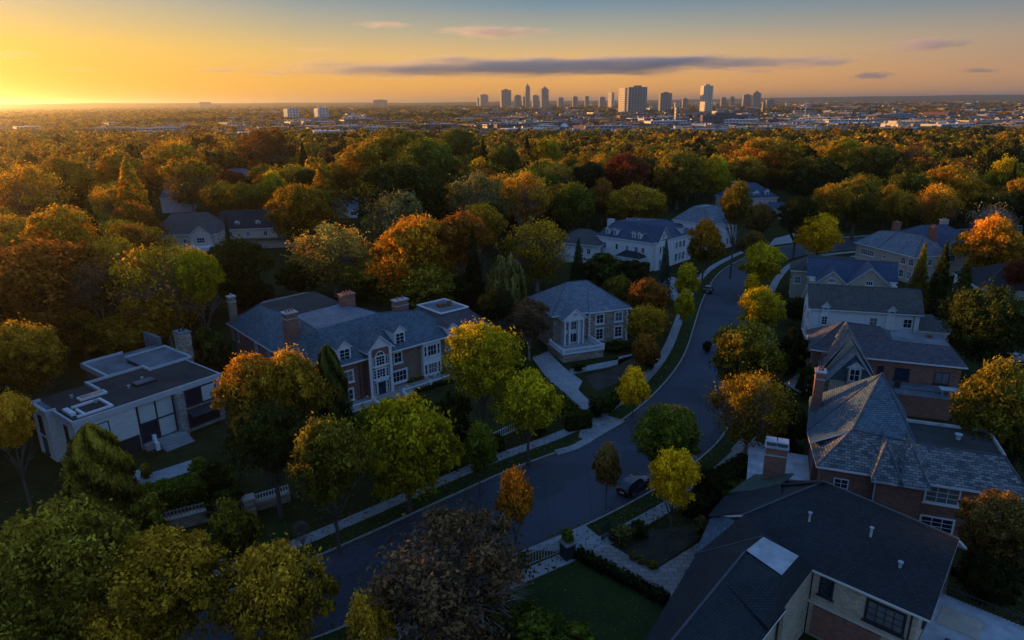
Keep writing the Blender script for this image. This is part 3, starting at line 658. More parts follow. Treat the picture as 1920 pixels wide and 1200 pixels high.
for x in (11.2, 12.9): h.dormer('f', x, .8, 8.0, 1.1, 1.3, 3, .6, SHINGLE_NAVY)
h.dormer('r', 17.6, 15, 8.0, 1.3, 1.4, 3, .6, SHINGLE_NAVY)
for x in (2.6, 6.4): h.window('f', x, .4, 4.4, .9, 1.5, 1, 2, frame=STUCCO)
for x in (9.6, 12.4, 14.4): h.window('f', x, .4, 4.5, 1.0, 1.4, 2, 2); 
for x in (6.5, 10.5, 12.3, 14.8): h.window('f', x, .4, 1.0, 1.2, 1.9, 2, 2)
for y in (3.4, 4.9, 6.6): h.window('r', 17.7, y, 4.3, .9, 1.8, 1, 3); h.window('r', 17.7, y, .8, .9, 2.0, 1, 3)
for y in (12, 14, 16): h.window('r', 17.6, y, 4.2, 1.3, 1.8, 2, 2); h.window('r', 17.6, y, .8, 1.3, 2.1, 2, 2)
h.window('r', 17.7, 5.1, 8.2, .6, 1.1, 1, 2)
h.wall([(8.6, -2.6), (15.2, -2.6), (15.2, .4), (8.6, .4)], 0, 3.6, STUCCO, name='bay'); h.hip(8.6, -2.6, 15.2, .4, 3.6, 4.9, SHINGLE_DARK, .4)
for x in (9.6, 11.8, 14): h.window('f', x, -2.6, .9, 1.3, 1.9, 2, 2)
h.chimney(.6, 6.0, 6, 11.0, 1.6, 1.2, STUCCO, 0); 
for x, y in ((6, 7), (8, 8), (4.5, 8)): h.vent(x, y, 11.2, .3, .2)
# --- low wing house beside it
h = House('pale_garage_wing', 'low pale house with grey shingle roof, half hidden behind a spruce', P(1040, 452, 5.5).xy, -30)
h.wall([(.4, .4), (12.6, .4), (12.6, 9.6), (.4, 9.6)], 0, 5.3, STUCCO); h.hip(0, 0, 13, 10, 5.4, 8.6, SHINGLE_GREY, .4, 'x')
for x in (8, 10): h.window('f', x, .4, 2.8, 1.1, 1.5, 2, 2)
h.window('r', 12.6, 3, 2.8, 1.2, 1.7, 2, 2); h.window('r', 12.6, 6, 2.8, 1.2, 1.7, 2, 2); h.window('r', 12.6, 4.5, .6, 1.6, 1.7, 2, 2)

# --- pale house further up the street
h = House('pale_house', 'pale stucco house with grey roof and small white gable up the street', (57.6, 196.3), 39.8)
h.wall([(.3, .3), (14.6, .3), (14.6, 13.4), (.3, 13.4)], 0, 7.4, STUCCO)
h.sheet([(0, -.1, 7.5), (15.0, -.1, 7.5), (15.0, 13.8, 7.5), (0, 13.8, 7.5), (3.8, 5.0, 11.6), (10.0, 5.0, 11.6), (10.0, 9.0, 11.6), (3.8, 9.0, 11.6)],
        [(0, 1, 5, 4), (1, 2, 6, 5), (2, 3, 7, 6), (3, 0, 4, 7), (4, 5, 6, 7)], SLATE_LIGHT, .25, caps=[(0, 4), (4, 5), (1, 5), (5, 6)])
h.gable_end([(6.2, -1.4, 7.4), (11.6, -1.4, 7.4), (8.9, -1.4, 10.6)], STUCCO, .25); h.wall([(6.2, -1.4), (11.6, -1.4), (11.6, .3), (6.2, .3)], 0, 7.4, STUCCO)
h.sheet([(5.8, -1.8, 7.3), (8.9, -1.8, 10.9), (8.9, 4, 10.9), (5.8, 1.5, 7.6), (12.0, -1.8, 7.3), (12.0, 1.5, 7.6)], [(1, 0, 3, 2), (4, 1, 2, 5)], SLATE_LIGHT, .18)
for x in (7.2, 8.9, 10.6): h.window('f', x, -1.4, 4.4, .9, 1.7, 1, 2); h.window('f', x, -1.4, 1.0, .9, 1.9, 1, 2)
for x in (1.6, 3.6): h.window('f', x, .3, 4.5, 1.1, 1.5, 2, 2); h.window('f', x, .3, 1.0, 1.1, 1.8, 2, 2)
for y in (3.4, 6.4, 9.4): h.window('l', .3, y, 4.5, 1.2, 1.5, 2, 2)
h.window('f', 8.9, -1.4, 8.0, .6, 1.1, 1, 1); b = MB(); b.box(-.6, 10, 4.2, .29, 13.2, 6.6); b.build('balcony', WOOD, h.root)
h.dormer('f', 2.6, 1.2, 8.4, 1.1, .9, 2.5, .5, SLATE_LIGHT)

def simple_house(name, label, O, ang, w, d, ze, zr, wm, rm, wins=(), axis='x', inset=None, ov=.45, chim=None, cat='house', gm=None):
    h = House(name, label, O, ang, cat)
    h.wall([(0, 0), (w, 0), (w, d), (0, d)], 0, ze - .08, wm); h.hip(0, 0, w, d, ze, zr, rm, ov, axis, inset)
    if inset == 0:
        if axis == 'x':
            for x, s_ in ((0, 1), (w, -1)): h.gable_end([(x, 0, ze - .1), (x, d, ze - .1), (x, d / 2, zr - (zr - ze) * ov / (d / 2 + ov) * 0 - .35)], gm or wm, .25, (s_, 0))
        else:
            for y, s_ in ((0, 1), (d, -1)): h.gable_end([(0, y, ze - .1), (w, y, ze - .1), (w / 2, y, zr - .35)], gm or wm, .25, (0, s_))
    for q in wins:
        f, t, z = q[0], q[1], q[2]; ww, wh = (q[3], q[4]) if len(q) > 3 else (1.2, 1.5)
        x, y = {'f': (t, 0), 'b': (t, d), 'l': (0, t), 'r': (w, t)}[f]; h.window(f, x, y, z, ww, wh, 2, 2)
    if chim: h.chimney(*chim)
    return h
h = simple_house('blue_house', 'blue slate roofed house behind the pale house, with two white dormers', P(1372, 373, 6.5).xy, 12, 19, 12, 6.5, 11.5, STUCCO_CREAM, SHINGLE_NAVY,
             [('f', 3, 3.6), ('f', 7, 3.6), ('f', 12, 3.6), ('f', 16, 3.6), ('f', 7, .8), ('r', 4, 3.6), ('f', 12, .8)], chim=(1.0, 1.0, 0, 12.5, 1.8, 1.2, BRICK, 2))
h.dormer('f', 10.5, .8, 7.2, 2.2, 1.2, 3, .9, SHINGLE_NAVY); h.dormer('f', 15.0, .8, 7.2, 1.5, 1.6, 3, .9, SHINGLE_NAVY)
h = simple_house('blue_garage', 'small blue roofed outbuilding beside the blue slate house', P(1440, 393, 3.6).xy, 10, 11, 7, 3.6, 5.6, STUCCO_CREAM, SHINGLE_NAVY, [('f', 3, 1), ('f', 7, 1)])

# --- tan house with the projecting gable roofs, right of the street
h = House('tan_house', 'tan stucco house with pale slate roof and brick chimneys near the street end', (94.3, 156.1), 105.3)
h.wall([(.4, -10.5), (19, -10.5), (19, -.4), (.4, -.4)], 0, 6.4, STUCCO_TAN)
h.sheet([(0, 0, 6.5), (11.5, 0, 6.5), (19.6, 0, 6.5), (19.6, -9, 6.5), (11.5, -11, 6.5), (0, -11, 6.5), (3.4, -5.0, 10.8), (10.8, -5.0, 10.6), (16.4, -4.6, 9.8)],
        [(0, 6, 7, 1), (1, 7, 8, 2), (2, 8, 3), (3, 8, 7, 4), (4, 7, 6, 5), (5, 6, 0)][::1], SLATE_LIGHT, .25, caps=[(6, 7), (7, 8), (0, 6), (1, 7), (2, 8)])
for x in (1.2, 3.6): h.window('b', x, -.4, 4.2, 1.5, 1.6, 3, 2); h.window('b', x, -.4, 1.0, 1.5, 1.8, 3, 2)
h.window('b', 9.4, -.4, 4.2, .8, .8, 1, 1); h.window('b', 15.0, -.4, 3.9, 4.6, 1.5, 6, 2); 
b = MB(); b.box(12.4, -.38, 2.4, 19, 1.1, 3.0); b.build('balcony', STUCCO_TAN, h.root)
h.chimney(4.0, -8.0, 5, 12.6, 1.6, 1.2, BRICK, 2, BRICK); h.chimney(15.5, -8.6, 5, 11.8, 1.6, 1.3, BRICK, 1, BRICK)
h.window('l', .4, -5, 4.2, 1.3, 1.5, 2, 2)
# --- house behind it, navy roof with two white gables
h = House('navy_roof_house', 'house with navy roof and two white gables behind the tan house', P(1716, 470, 6.5).xy, 5)
h.wall([(-1, 1), (20, 1), (20, 15), (-1, 15)], 0, 6.4, STUCCO_CREAM); h.hip(-1, 1, 20, 15, 6.5, 11.2, SHINGLE_NAVY, .5, 'x')
for x in (3.6, 9.6):
    h.gable_end([(x - 2.9, -.3, 6.4), (x + 2.9, -.3, 6.4), (x, -.3, 9.2)], WHITE, .25); h.wall([(x - 2.9, -.3), (x + 2.9, -.3), (x + 2.9, 1), (x - 2.9, 1)], 0, 6.4, STUCCO_CREAM)
    h.sheet([(x - 3.3, -.7, 6.3), (x, -.7, 9.5), (x, 6.0, 9.5), (x - 3.3, 2.0, 6.3), (x + 3.3, -.7, 6.3), (x + 3.3, 2.0, 6.3)], [(1, 0, 3, 2), (4, 1, 2, 5)], SHINGLE_NAVY, .18)
    h.window('f', x, -.3, 6.9, .9, 1.3, 2, 2); h.window('f', x, -.3, 3.6, 1.8, 1.5, 3, 2)
for x in (14.5, 16, 17.5): h.window('f', x, 1, 3.8, 1.1, 1.8, 2, 2); h.window('f', x, 1, .7, 1.1, 1.8, 2, 2)
h.chimney(13, 9, 8, 12.2, 1.6, 1.2, STUCCO_TAN, 2)

# --- tan house of many gables
h = House('gabled_tan_house', 'tan house with two broad front gables and navy shingle roof', (62.7, 140.7), -20.6)
h.wall([(.3, -5.0), (16.4, -5.0), (16.4, 6.2), (.3, 6.2)], 0, 6.4, STUCCO_TAN); h.wall([(-2.8, 3.6), (.3, 3.6), (.3, 11), (-2.8, 11)], 0, 6.3, STUCCO_TAN)
h.hip(.3, -1.2, 16.4, 5.4, 6.6, 9.9, SHINGLE_NAVY, .5, 'x', 0)
for x, s_ in ((.3, 1), (16.4, -1)): h.gable_end([(x, -1.6, 6.4), (x, 5.8, 6.4), (x, 2.1, 9.5)], STUCCO, .25, (s_, 0))
for x, w in ((4.4, 2.7), (11.2, 4.0)):
    zr = 6.4 + w * .85; h.gable_end([(x - w, -5.6, 6.4), (x + w, -5.6, 6.4), (x, -5.6, zr)], STUCCO_TAN, .25); h.wall([(x - w, -5.6), (x + w, -5.6), (x + w, -5), (x - w, -5)], 0, 6.4, STUCCO_TAN)
    h.sheet([(x - w - .4, -6.0, 6.25), (x, -6.0, zr + .25), (x, 2.1, zr + .25), (x - w - .4, -.4, 6.25), (x + w + .4, -6.0, 6.25), (x + w + .4, -.4, 6.25)], [(1, 0, 3, 2), (4, 1, 2, 5)], SHINGLE_NAVY, .18)
    h.window('f', x, -5.6, 6.5, 1.3, .9, 3, 1); h.window('f', x, -5.6, 3.2, 1.8, 1.5, 3, 2)
h.hip(-2.8, 3.6, 9, 11, 6.5, 9.3, SHINGLE_GREY, .5, 'x', None, 0); h.window('l', -2.8, 7, 3.6, 1.4, 1.7, 2, 2); h.window('l', -2.8, 7, .6, 1.4, 1.7, 2, 2)
h.window('f', -1.6, 3.6, 3.6, 1.3, 1.6, 2, 2); h.window('l', .3, 1.5, 3.6, 1.4, 1.7, 2, 2); h.window('l', .3, 1.5, .6, 1.4, 1.7, 2, 2)
h.window('r', 16.4, 2, 3.6, 1.2, 1.5, 2, 2); h.window('r', 16.4, -2, 3.6, 1.2, 1.5, 2, 2)

# --- long white house
h = House('white_clapboard_house', 'long white clapboard house with weathered grey gable roof', (53.4, 116.6), -14.8)
h.wall([(0, 0), (17.6, 0), (17.6, 7.4), (0, 7.4)], 0, 6.5, CLAP)
h.sheet([(-.5, -.5, 6.5), (18.1, -.5, 6.5), (18.1, 3.5, 10.0), (-.5, 3.5, 10.0), (18.1, 8.0, 6.3), (-.5, 8.0, 6.3)], [(0, 1, 2, 3), (3, 2, 4, 5)], SHINGLE_GREY, .2, caps=[(3, 2)])
for x, s_ in ((0, 1), (17.6, -1)): h.gable_end([(x, 0, 6.48), (x, 7.4, 6.48), (x, 3.5, 9.7)], CLAP, .25, (s_, 0))
for x in (2.4, 13.0):
    h.dormer('f', x, -.35, 6.1, 1.2, .9, 2.4, .9, SHINGLE_GREY, CLAP, 1, 1)
    b = MB(); b.box(x - .7, -.3, 0, x + .7, 0, 6.1); b.build('pilaster', CLAP, h.root)
h.window('f', 2.4, -.3, 3.6, 1.0, 1.6, 2, 3); h.window('f', 10.4, 0, 3.9, 1.3, 1.5, 2, 2); h.window('f', 15.8, 0, 3.9, 1.4, 1.6, 2, 2)
h.window('f', 6.4, 0, 3.6, .5, .5, 1, 1)
for y in (1.8, 5.4): h.window('l', 0, y, 3.8, 1.3, 1.7, 2, 2); h.window('l', 0, y, .8, 1.3, 1.8, 2, 2)
b = MB(); b.tube([(16.7, -.12, 0), (16.7, -.12, 6.3)], .06, 6); b.build('downpipe', WOOD, h.root)
h.wall([(17.6, .2), (22.6, .2), (22.6, 6.6), (17.6, 6.6)], 0, 3.5, CLAP); h.sheet([(17.62, -.6, 3.7), (23.2, -.9, 3.7), (22.0, 3.6, 5.6), (17.62, 3.4, 5.6), (23.2, 7.2, 3.7), (17.62, 7.0, 3.7)], [(0, 1, 2, 3), (3, 2, 4, 5), (1, 4, 2)], SHINGLE_GREY, .2)

# --- brick house with the steep front gable
h = House('steep_gable_brick_house', 'brown brick house with steep weathered slate gable and flat-topped rear roof', (51.6, 91.9), -19.5)
h.wall([(-6.4, 0.4), (11.6, .4), (11.6, 10.2), (-6.4, 10.2)], 0, 6.3, BRICK); h.wall([(-7.4, 1.8), (-6.4, 1.8), (-6.4, 10), (-7.4, 10)], 0, 6.3, BRICK)
h.sheet([(-1, -.1, 6.4), (12.2, -.1, 6.4), (12.2, 10.8, 6.4), (-8.0, 10.8, 6.4), (-8.0, 1.4, 6.4), (3.0, 3.4, 8.2), (10.4, 3.0, 8.2), (10.4, 8.6, 8.2), (3.4, 8.6, 8.2), (-3.4, 6.2, 9.6), (1.6, 5.2, 9.6)],
        [(0, 1, 6, 5), (1, 2, 7, 6), (2, 3, 9, 10, 8, 7), (3, 4, 9), (4, 0, 5, 10, 9), (5, 8, 10)], SLATE_PURPLE, .22, caps=[(9, 10), (4, 9)])
b = MB(); b.prism([(3.0, 3.4), (10.4, 3.0), (10.4, 8.6), (3.4, 8.6)], 8.19, 8.3); b.build('flat_deck', GRAVELROOF, h.root)
# steep cross gable
h.wall([(-6.0, -3.2), (.2, -3.2), (.2, .4), (-6.0, .4)], 0, 4.6, STONE_TAN)
h.sheet([(-6.6, -2.2, 4.6), (-3.2, -2.2, 10.2), (-3.2, 4.8, 10.2), (-6.6, 3.0, 4.6), (.6, -2.2, 4.6), (.8, 3.0, 4.6)], [(1, 0, 3, 2), (4, 1, 2, 5)], SLATE_MIX, .22, trim=LEAD, caps=[(1, 2)])
h.sheet([(-5.9, -5.0, 4.2), (-2.7, -5.0, 8.6), (-2.7, -.6, 8.6), (-5.9, -2.0, 4.2), (.5, -5.0, 4.2), (.5, -2.0, 4.2)], [(1, 0, 3, 2), (4, 1, 2, 5)], SLATE_LIGHT, .2, trim=LEAD, caps=[(1, 2)])
h.wall([(-5.5, -4.6), (.1, -4.6), (.1, -3.2), (-5.5, -3.2)], 0, 4.4, STONE_TAN); h.gable_end([(-5.5, -4.7, 4.3), (.1, -4.7, 4.3), (-2.7, -4.7, 8.2)], SLATE, .2)
h.gable_end([(-6.0, -2.0, 4.5), (.2, -2.0, 4.5), (-3.2, -2.0, 9.8)], STONE_TAN, .2)
h.dormer('f', -2.5, -5.2, 4.4, 1.7, 2.1, 2.0, .9, SLATE_MIX, STONE_TAN, 2, 2)
for x in (4.4, 9.4): h.window('f', x, .4, 3.4, 1.9, 1.8, 2, 1, frame=DARKM)
h.window('f', 1.6, .4, 3.4, .8, 1.8, 1, 1, frame=DARKM)
for y in (4, 7.5): h.window('l', -7.4, y, 3.6, 1.2, 1.6, 2, 2)
b = MB(); b.box(.6, -4.4, 0, 14.2, .38, 3.0); b.build('terrace_wall', BRICK, h.root); b = MB(); b.box(.5, -4.5, 3.0, 14.4, .37, 3.12); b.build('terrace', GRAVELROOF, h.root)
b = MB(); b.box(.8, -4.4, 3.9, 14.2, -4.32, 3.97)
for i in range(60): b.box(.8 + i * .225, -4.38, 3.12, .83 + i * .225, -4.35, 3.9)
b.build('railing', DARKM, h.root); b = MB(); b.box(8.6, -3.4, 3.9, 11.6, -2.0, 4.0); b.box(8.8, -3.2, 3.12, 9.0, -3.0, 3.9); b.box(11.2, -3.2, 3.12, 11.4, -3.0, 3.9); b.build('terrace_table', LEAD, h.root)
b = MB(); b.box(3.2, -2.4, 3.12, 3.9, -1.8, 4.0); b.build('terrace_grill', DARKM, h.root); h.vent(8.4, 6.4, 8.3, .4, .35, WOOD)

# --- large brick house with pyramid slate roof
h = House('slate_roof_brick_house', 'large red brick house with pyramid slate roof and narrow hipped gables', (31.0, 61.6), -20.3)
h.wall([(.4, .4), (5.4, .4), (5.4, -.6), (9.4, -.6), (9.4, .6), (17.8, .6), (17.8, 9.8), (.4, 9.8)], 0, 6.3, BRICK); h.wall([(-.2, 3.0), (.4, 3.0), (.4, 8), (-.2, 8)], 0, 6.2, BRICK)
h.wall([(.4, 9.8), (9.4, 9.8), (9.4, 17.6), (.4, 17.6)], 0, 6.28, BRICK)
V = [(-.1, 0, 6.4), (9.9, 0, 6.4), (18.4, 0, 6.4), (18.4, 10.4, 6.4), (9.2, 10.4, 8.4), (-.1, 8.0, 6.4), (3.2, 3.6, 9.2), (8.6, 3.6, 8.6), (9.2, 9.6, 8.4), (16.6, 4.2, 8.4), (16.6, 9.6, 8.4), (4.8, 9.4, 10.6)]
h.sheet([(-.1, 0, 6.4), (9.9, 0, 6.4), (18.4, 0, 6.4), (18.4, 10.4, 6.4), (9.0, 10.4, 6.4), (-.7, 8.0, 6.4), (3.2, 3.8, 9.2), (9.0, 4.2, 8.5), (16.9, 4.2, 8.4), (16.9, 9.8, 8.4), (9.0, 9.8, 8.4)],
        [(0, 1, 7, 6), (1, 2, 8, 7), (2, 3, 9, 8), (3, 4, 10, 9), (5, 0, 6)], SLATE_MIX, .25, caps=[(0, 6), (6, 7), (7, 8), (2, 8)])
b = MB(); b.prism([(9.0, 4.2), (16.9, 4.2), (16.9, 9.8), (9.0, 9.8)], 8.15, 8.3); b.build('flat_deck', TARROOF, h.root)
b = MB(); b.box(9.0, 9.75, 8.2, 17.0, 9.95, 8.6); b.box(16.8, 4.2, 8.2, 17.0, 9.75, 8.6); b.build('parapet', LEAD, h.root)
# pyramid
h.sheet([(-.7, 3.4, 7.3), (3.2, 3.8, 9.15), (9.3, 4.2, 8.3), (10.6, 18.2, 6.4), (0, 18.2, 6.4), (-.7, 8.0, 6.4), (6.6, 12.6, 12.6)], [(1, 2, 6), (2, 3, 6), (3, 4, 6), (4, 5, 6), (5, 0, 1, 6)], SLATE, .22, caps=[(1, 6), (2, 6), (3, 6), (5, 6)])
b = MB(); b.box(.6, 11.5, 5.5, 3.4, 16.5, 6.9); b.build('side_roof', SLATE_LIGHT, h.root)
# narrow hipped gables
for x in (6.2, 8.5):
    h.sheet([(x - 1.4, -1.2, 6.35), (x + 1.4, -1.2, 6.35), (x, 2.2, 8.9), (x, 5.4, 9.0), (x - 1.4, 3.2, 7.9), (x + 1.4, 3.2, 7.9)], [(0, 1, 2), (1, 5, 3, 2), (4, 0, 2, 3)], SLATE_MIX, .18, trim=LEAD, caps=[(2, 3), (0, 2), (1, 2)])
h.window('f', 11.4, .6, 4.1, 2.9, 1.8, 3, 3, surround=.08); h.window('f', 16.2, .6, 4.1, 2.1, 1.8, 2, 3, surround=.08); h.window('f', 11.4, .6, .9, 2.9, 1.6, 3, 3, surround=.08)
h.window('f', 2.4, .4, 3.6, 1.4, 1.6, 2, 3); h.chimney(.4, 13.6, 0, 11.6, 1.0, 1.3, BRICK, 2)
h.vent(13.5, 7.0, 8.3, .5, .22)
b = MB(); b.box(-6.5, -2.2, 0, -.25, 8.4, 3.0, 0); b.box(-6.6, -2.3, 3.0, -.22, 8.5, 3.12, 1); b.build('side_wing', [BRICK, LEAD], h.root)
h.chimney(-4.2, -2.9, 0, 9.4, 2.0, 1.3, BRICK, 0); b = MB()
for x in (-4.75, -3.65): b.box(x - .42, -3.4, 9.58, x + .42, -2.4, 9.95, 0); b.box(x - .5, -3.48, 9.95, x + .5, -2.32, 10.05, 1)
b.build('chimney_cowl', [LEADDARK, LEAD], h.root); h.vent(-2.4, .8, 3.12, .8, .07)
b = MB(); b.tube([(5.25, -.75, 0), (5.25, -.75, 6.2)], .07, 6); b.build('downpipe', LEAD, h.root)

# --- dark-roofed house in the near corner
h = House('dark_roof_house', 'pale stone house with very large dark shingle roof in the near corner', (23.7, 45.8), -43.4)
h.wall([(.2, .2), (7.7, .2), (7.7, 12.0), (.2, 12.0)], 0, 6.35, STONE_TAN)
h.wall([(-9.0, 2.6), (.2, 2.6), (.2, 11.6), (-9.0, 11.6)], 0, 4.6, STONE_TAN)
h.sheet([(0, -.3, 6.5), (8.5, -.3, 6.5), (8.5, 11.6, 6.2), (-8.4, 12.6, 5.2), (-2.0, 6.9, 10.3), (8.5, 5.4, 10.3), (-3.6, -1.3, 8.2), (-6.5, 1.5, 7.6), (-9.8, 4.0, 4.8)],
        [(0, 1, 5, 4), (5, 2, 3, 4), (0, 4, 7, 6), (7, 4, 3, 8)], SHINGLE_DARK, .22, caps=[(4, 5), (3, 4), (4, 7)])
h.gable_end([(7.7, .2, 6.3), (7.7, 11.4, 6.3), (7.7, 5.5, 9.95)], STONE_TAN, .25, (-1, 0))
h.sheet([(-8.7, -2.2, 4.5), (-6.5, 1.5, 7.6), (-3.6, -1.3, 8.2), (-3.8, -4.1, 8.2), (-3.3, -16.0, 7.9), (-6.2, -16.0, 4.3), (.15, -16.0, 5.6), (.15, -5.0, 5.6), (-.4, -1.9, 8.2), (0, -.2, 6.4)],
        [(0, 5, 4, 3, 2), (0, 2, 1), (3, 4, 6, 7)], SHINGLE_DARK, .22, caps=[(3, 4), (0, 2)])
h.wall([(-5.4, -15.5), (-.4, -15.5), (-.4, -.6), (-7.6, -.6)], 0, 4.2, STONE_TAN)
b = MB(); b.prism([(-3.75, -4.0), (-.5, -5.0), (-.45, -1.9), (-3.5, -1.4)], 8.1, 8.3, 0, 1); b.build('flat_deck', [SHINGLE_DARK, LEAD], h.root)
b = MB()
for q in ([(-3.8, -4.1, 8.19), (-.5, -5.05, 8.25), (.18, -8.2, 5.9), (-3.3, -8.2, 7.9)], [(-.5, -5.05, 8.25), (-.45, -1.85, 8.25), (.2, -.3, 6.6), (.2, -5.6, 6.4)], [(-.5, -5.05, 8.25), (.2, -5.6, 6.4), (.18, -8.2, 5.9)], [(-.45, -1.85, 8.25), (-3.5, -1.35, 8.25), (0, -.1, 6.6), (.2, -.3, 6.6)]): b.solid(q, [tuple(range(len(q)))], .15)
b.build('roof', SHINGLE_DARK, h.root)
b = MB(); b.prism([(-.2, -5.1), (.1, -5.1), (.1, .2), (-.2, .2)], 0, 6.2); b.build('wall', STONE_TAN, h.root)
h.vent(3.0, 3.6, 9.1, .5, .1); h.vent(5.6, 2.2, 8.1, .4, .12); h.vent(-1.6, 3.2, 8.6, .5, .1)
h.sheet([(-10.4, 3.6, 4.6), (-8.9, -2.3, 4.4), (-7.2, -1.8, 4.4), (-4.9, 1.0, 7.0), (-6.2, 2.6, 6.9)], [(0, 1, 4), (1, 2, 3, 4)], SLATE, .2, trim=LEADDARK, caps=[(1, 4), (4, 3)])
h.sheet([(-10.6, 3.4, 4.8), (-6.0, 2.6, 7.9), (-4.8, 5.4, 8.2), (-11.0, 7.2, 4.8), (-6.0, 8.0, 8.0)], [(0, 1, 2, 4, 3)], SHINGLE_DARK, .2, trim=LEADDARK)
h.sheet([(-10.9, 8.0, 5.0), (-10.5, 13.0, 5.0), (-6.4, 12.4, 7.0), (-6.2, 7.6, 7.6)], [(0, 3, 2, 1)], SHINGLE_GREEN, .2, trim=LEADDARK)
h.sheet([(-9.0, 11.0, 5.2), (-1.8, 5.95, 10.95), (-3.0, 13.5, 6.8), (-7.5, 14.0, 5.2)], [(0, 1, 2, 3)], SHINGLE_GREEN, .2, trim=LEADDARK)
h.wall([(-10.2, 3.4), (-9.0, 3.4), (-9.0, 12.0), (-10.2, 12.0)], 0, 4.7, STONE_TAN)
for x, y in ((-8.4, -1.9), (-9.9, 3.1)):
    b = MB(); b.box(x - .18, y - .18, 0, x + .18, y + .18, 4.3); b.box(x - .26, y - .26, 0, x + .26, y + .26, .6); b.build('porch_post', STONE_TAN, h.root)
h.window('f', 1.3, .2, 4.2, 1.1, 1.7, 2, 3, frame=DARKM); h.window('f', 5.6, .2, 3.9, 2.6, 1.8, 4, 3, frame=DARKM, surround=.1)
b = MB(); b.box(.1, .06, 3.15, 7.8, .199, 3.35); b.build('string_course', STUCCO_CREAM, h.root)
b = MB(); b.box(.6, .05, .3, 5.6, .19, 3.0); b.build('brick_panel', BRICK, h.root)
b = MB(); b.tube([(7.3, .1, 0), (7.3, .1, 6.3)], .07, 6); b.build('downpipe', DARKM, h.root)
for y in (3, 8.4): h.window('r', 7.7, y, 3.8, 1.4, 1.7, 2, 2, frame=DARKM); h.window('r', 7.7, y, .8, 1.4, 1.7, 2, 2, frame=DARKM)
b = MB(); b.box(7.72, -1.0, 0, 17, 9.0, 2.6, 0); b.box(7.75, -1.1, 2.6, 17.2, 9.1, 2.75, 1); b.build('side_wing', [STONE_TAN, LEAD], h.root)
b = MB(); b.box(8.2, 5.0, 2.75, 11, 7.4, 2.83, 0); b.box(9.2, 1.4, 2.75, 11.4, 3.6, 2.82, 1); b.build('roof_patch', [STUCCO_TAN, MULCH], h.root)
b = MB(); b.box(7.9, 8.9, 3.6, 17, 9.0, 3.66)
for i in range(32): b.box(7.9 + i * .29, 8.93, 2.75, 7.94 + i * .29, 8.97, 3.6)
b.build('railing', DARKM, h.root)

# --- houses among the trees on the left and far right
h = simple_house('cream_gabled_house', 'cream house with grey roof and small gables among the trees', P(290, 441, 6.6).xy, 8, 17, 12, 6.6, 11.8, STUCCO_CREAM, SHINGLE_GREY,
                 [('f', 3, 3.8, 1.4, 1.6), ('f', 8, 3.9, 1.0, 1.3), ('r', 4, 3.8), ('r', 8, 3.8)], inset=4)
for x, w in ((2.6, 2.2), (12.6, 3.0)):
    h.gable_end([(x - w, -1.2, 6.4), (x + w, -1.2, 6.4), (x, -1.2, 6.4 + w * .85)], STUCCO_CREAM, .25); h.wall([(x - w, -1.2), (x + w, -1.2), (x + w, 0), (x - w, 0)], 0, 6.4, STUCCO_CREAM)
    z = 6.4 + w * .85 + .2; h.sheet([(x - w - .4, -1.6, 6.25), (x, -1.6, z), (x, 4, z), (x - w - .4, .6, 6.5), (x + w + .4, -1.6, 6.25), (x + w + .4, .6, 6.5)], [(1, 0, 3, 2), (4, 1, 2, 5)], SHINGLE_GREY, .18)
    h.window('f', x, -1.2, 4.1, 2.2, 1.6, 3, 2)
h.wall([(8.6, -4.6), (16.6, -4.6), (16.6, -1.2), (8.6, -1.2)], 0, 3.4, WHITE, name='porch'); h.window('f', 12.4, -4.6, .8, 2.2, 1.8, 3, 1)
h = simple_house('dormered_brown_house', 'brown timbered house with dark roof and white dormer windows beside the cream house', P(412, 430, 6.2).xy, 8, 22, 10, 6.2, 11.0, STUCCO_CREAM, SHINGLE_DARK,
                 [('f', 3, 3.8), ('f', 8, 3.8), ('f', 13, 3.8), ('f', 3, .8), ('f', 8, .8), ('f', 17, 3.8)], inset=0)
b = MB(); b.box(-.1, -1.4, 2.9, 22, -.01, 3.2); b.build('balcony', WOOD, h.root)
for x in (5, 11, 17): h.dormer('f', x, .9, 6.8, 1.3, 1.3, 3, .6, SHINGLE_DARK)
simple_house('grey_hipped_house', 'house with pale conical grey roof behind the larch on the far left', P(118, 378, 6.5).xy, -8, 18, 12, 6.5, 11.6, BRICK_BROWN, SLATE_PURPLE, [('f', 5, 3.6), ('f', 12, 3.6)])
simple_house('small_blue_grey_house', 'small blue grey house with tall chimney beyond the larch', P(300, 371, 6.2).xy, 20, 12, 9, 6.2, 10.2, STUCCO, SLATE, [('f', 7, 3.6, 1.4, 1.5), ('f', 10, 3.6, 1.0, 1.5)], inset=3, chim=(11.0, 4.0, 4, 12.4, 1.4, 1.2, STUCCO, 1))
simple_house('teal_roof_house', 'house with teal grey roof behind the red maple', P(408, 336, 6.0).xy, 5, 18, 11, 6.0, 10.6, STUCCO, SLATE, [('f', 5, 3.4), ('f', 14, 3.4)])
simple_house('low_garden_house', 'low white-windowed house under the oaks behind the light gold maple', P(612, 392, 3.6).xy, 6, 16, 9, 3.6, 7.4, STUCCO, SLATE, [('f', 10, 1.0, 2.4, 1.5), ('f', 4, 1.0, 1.6, 1.4)], inset=3)
simple_house('slate_lodge', 'slate house glimpsed through the trees left of the grey green oaks', P(838, 392, 5.6).xy, 15, 11, 9, 5.6, 8.6, STUCCO, SLATE, [('f', 4, 3.0), ('f', 7, 3.0)])
simple_house('white_wood_house', 'white house glimpsed below the dark red maple', P(1206, 366, 5).xy, 10, 9, 8, 5.0, 7.8, STUCCO, SHINGLE_NAVY, [('f', 2, 2.6), ('f', 5, 2.6), ('f', 7.5, 2.6)])
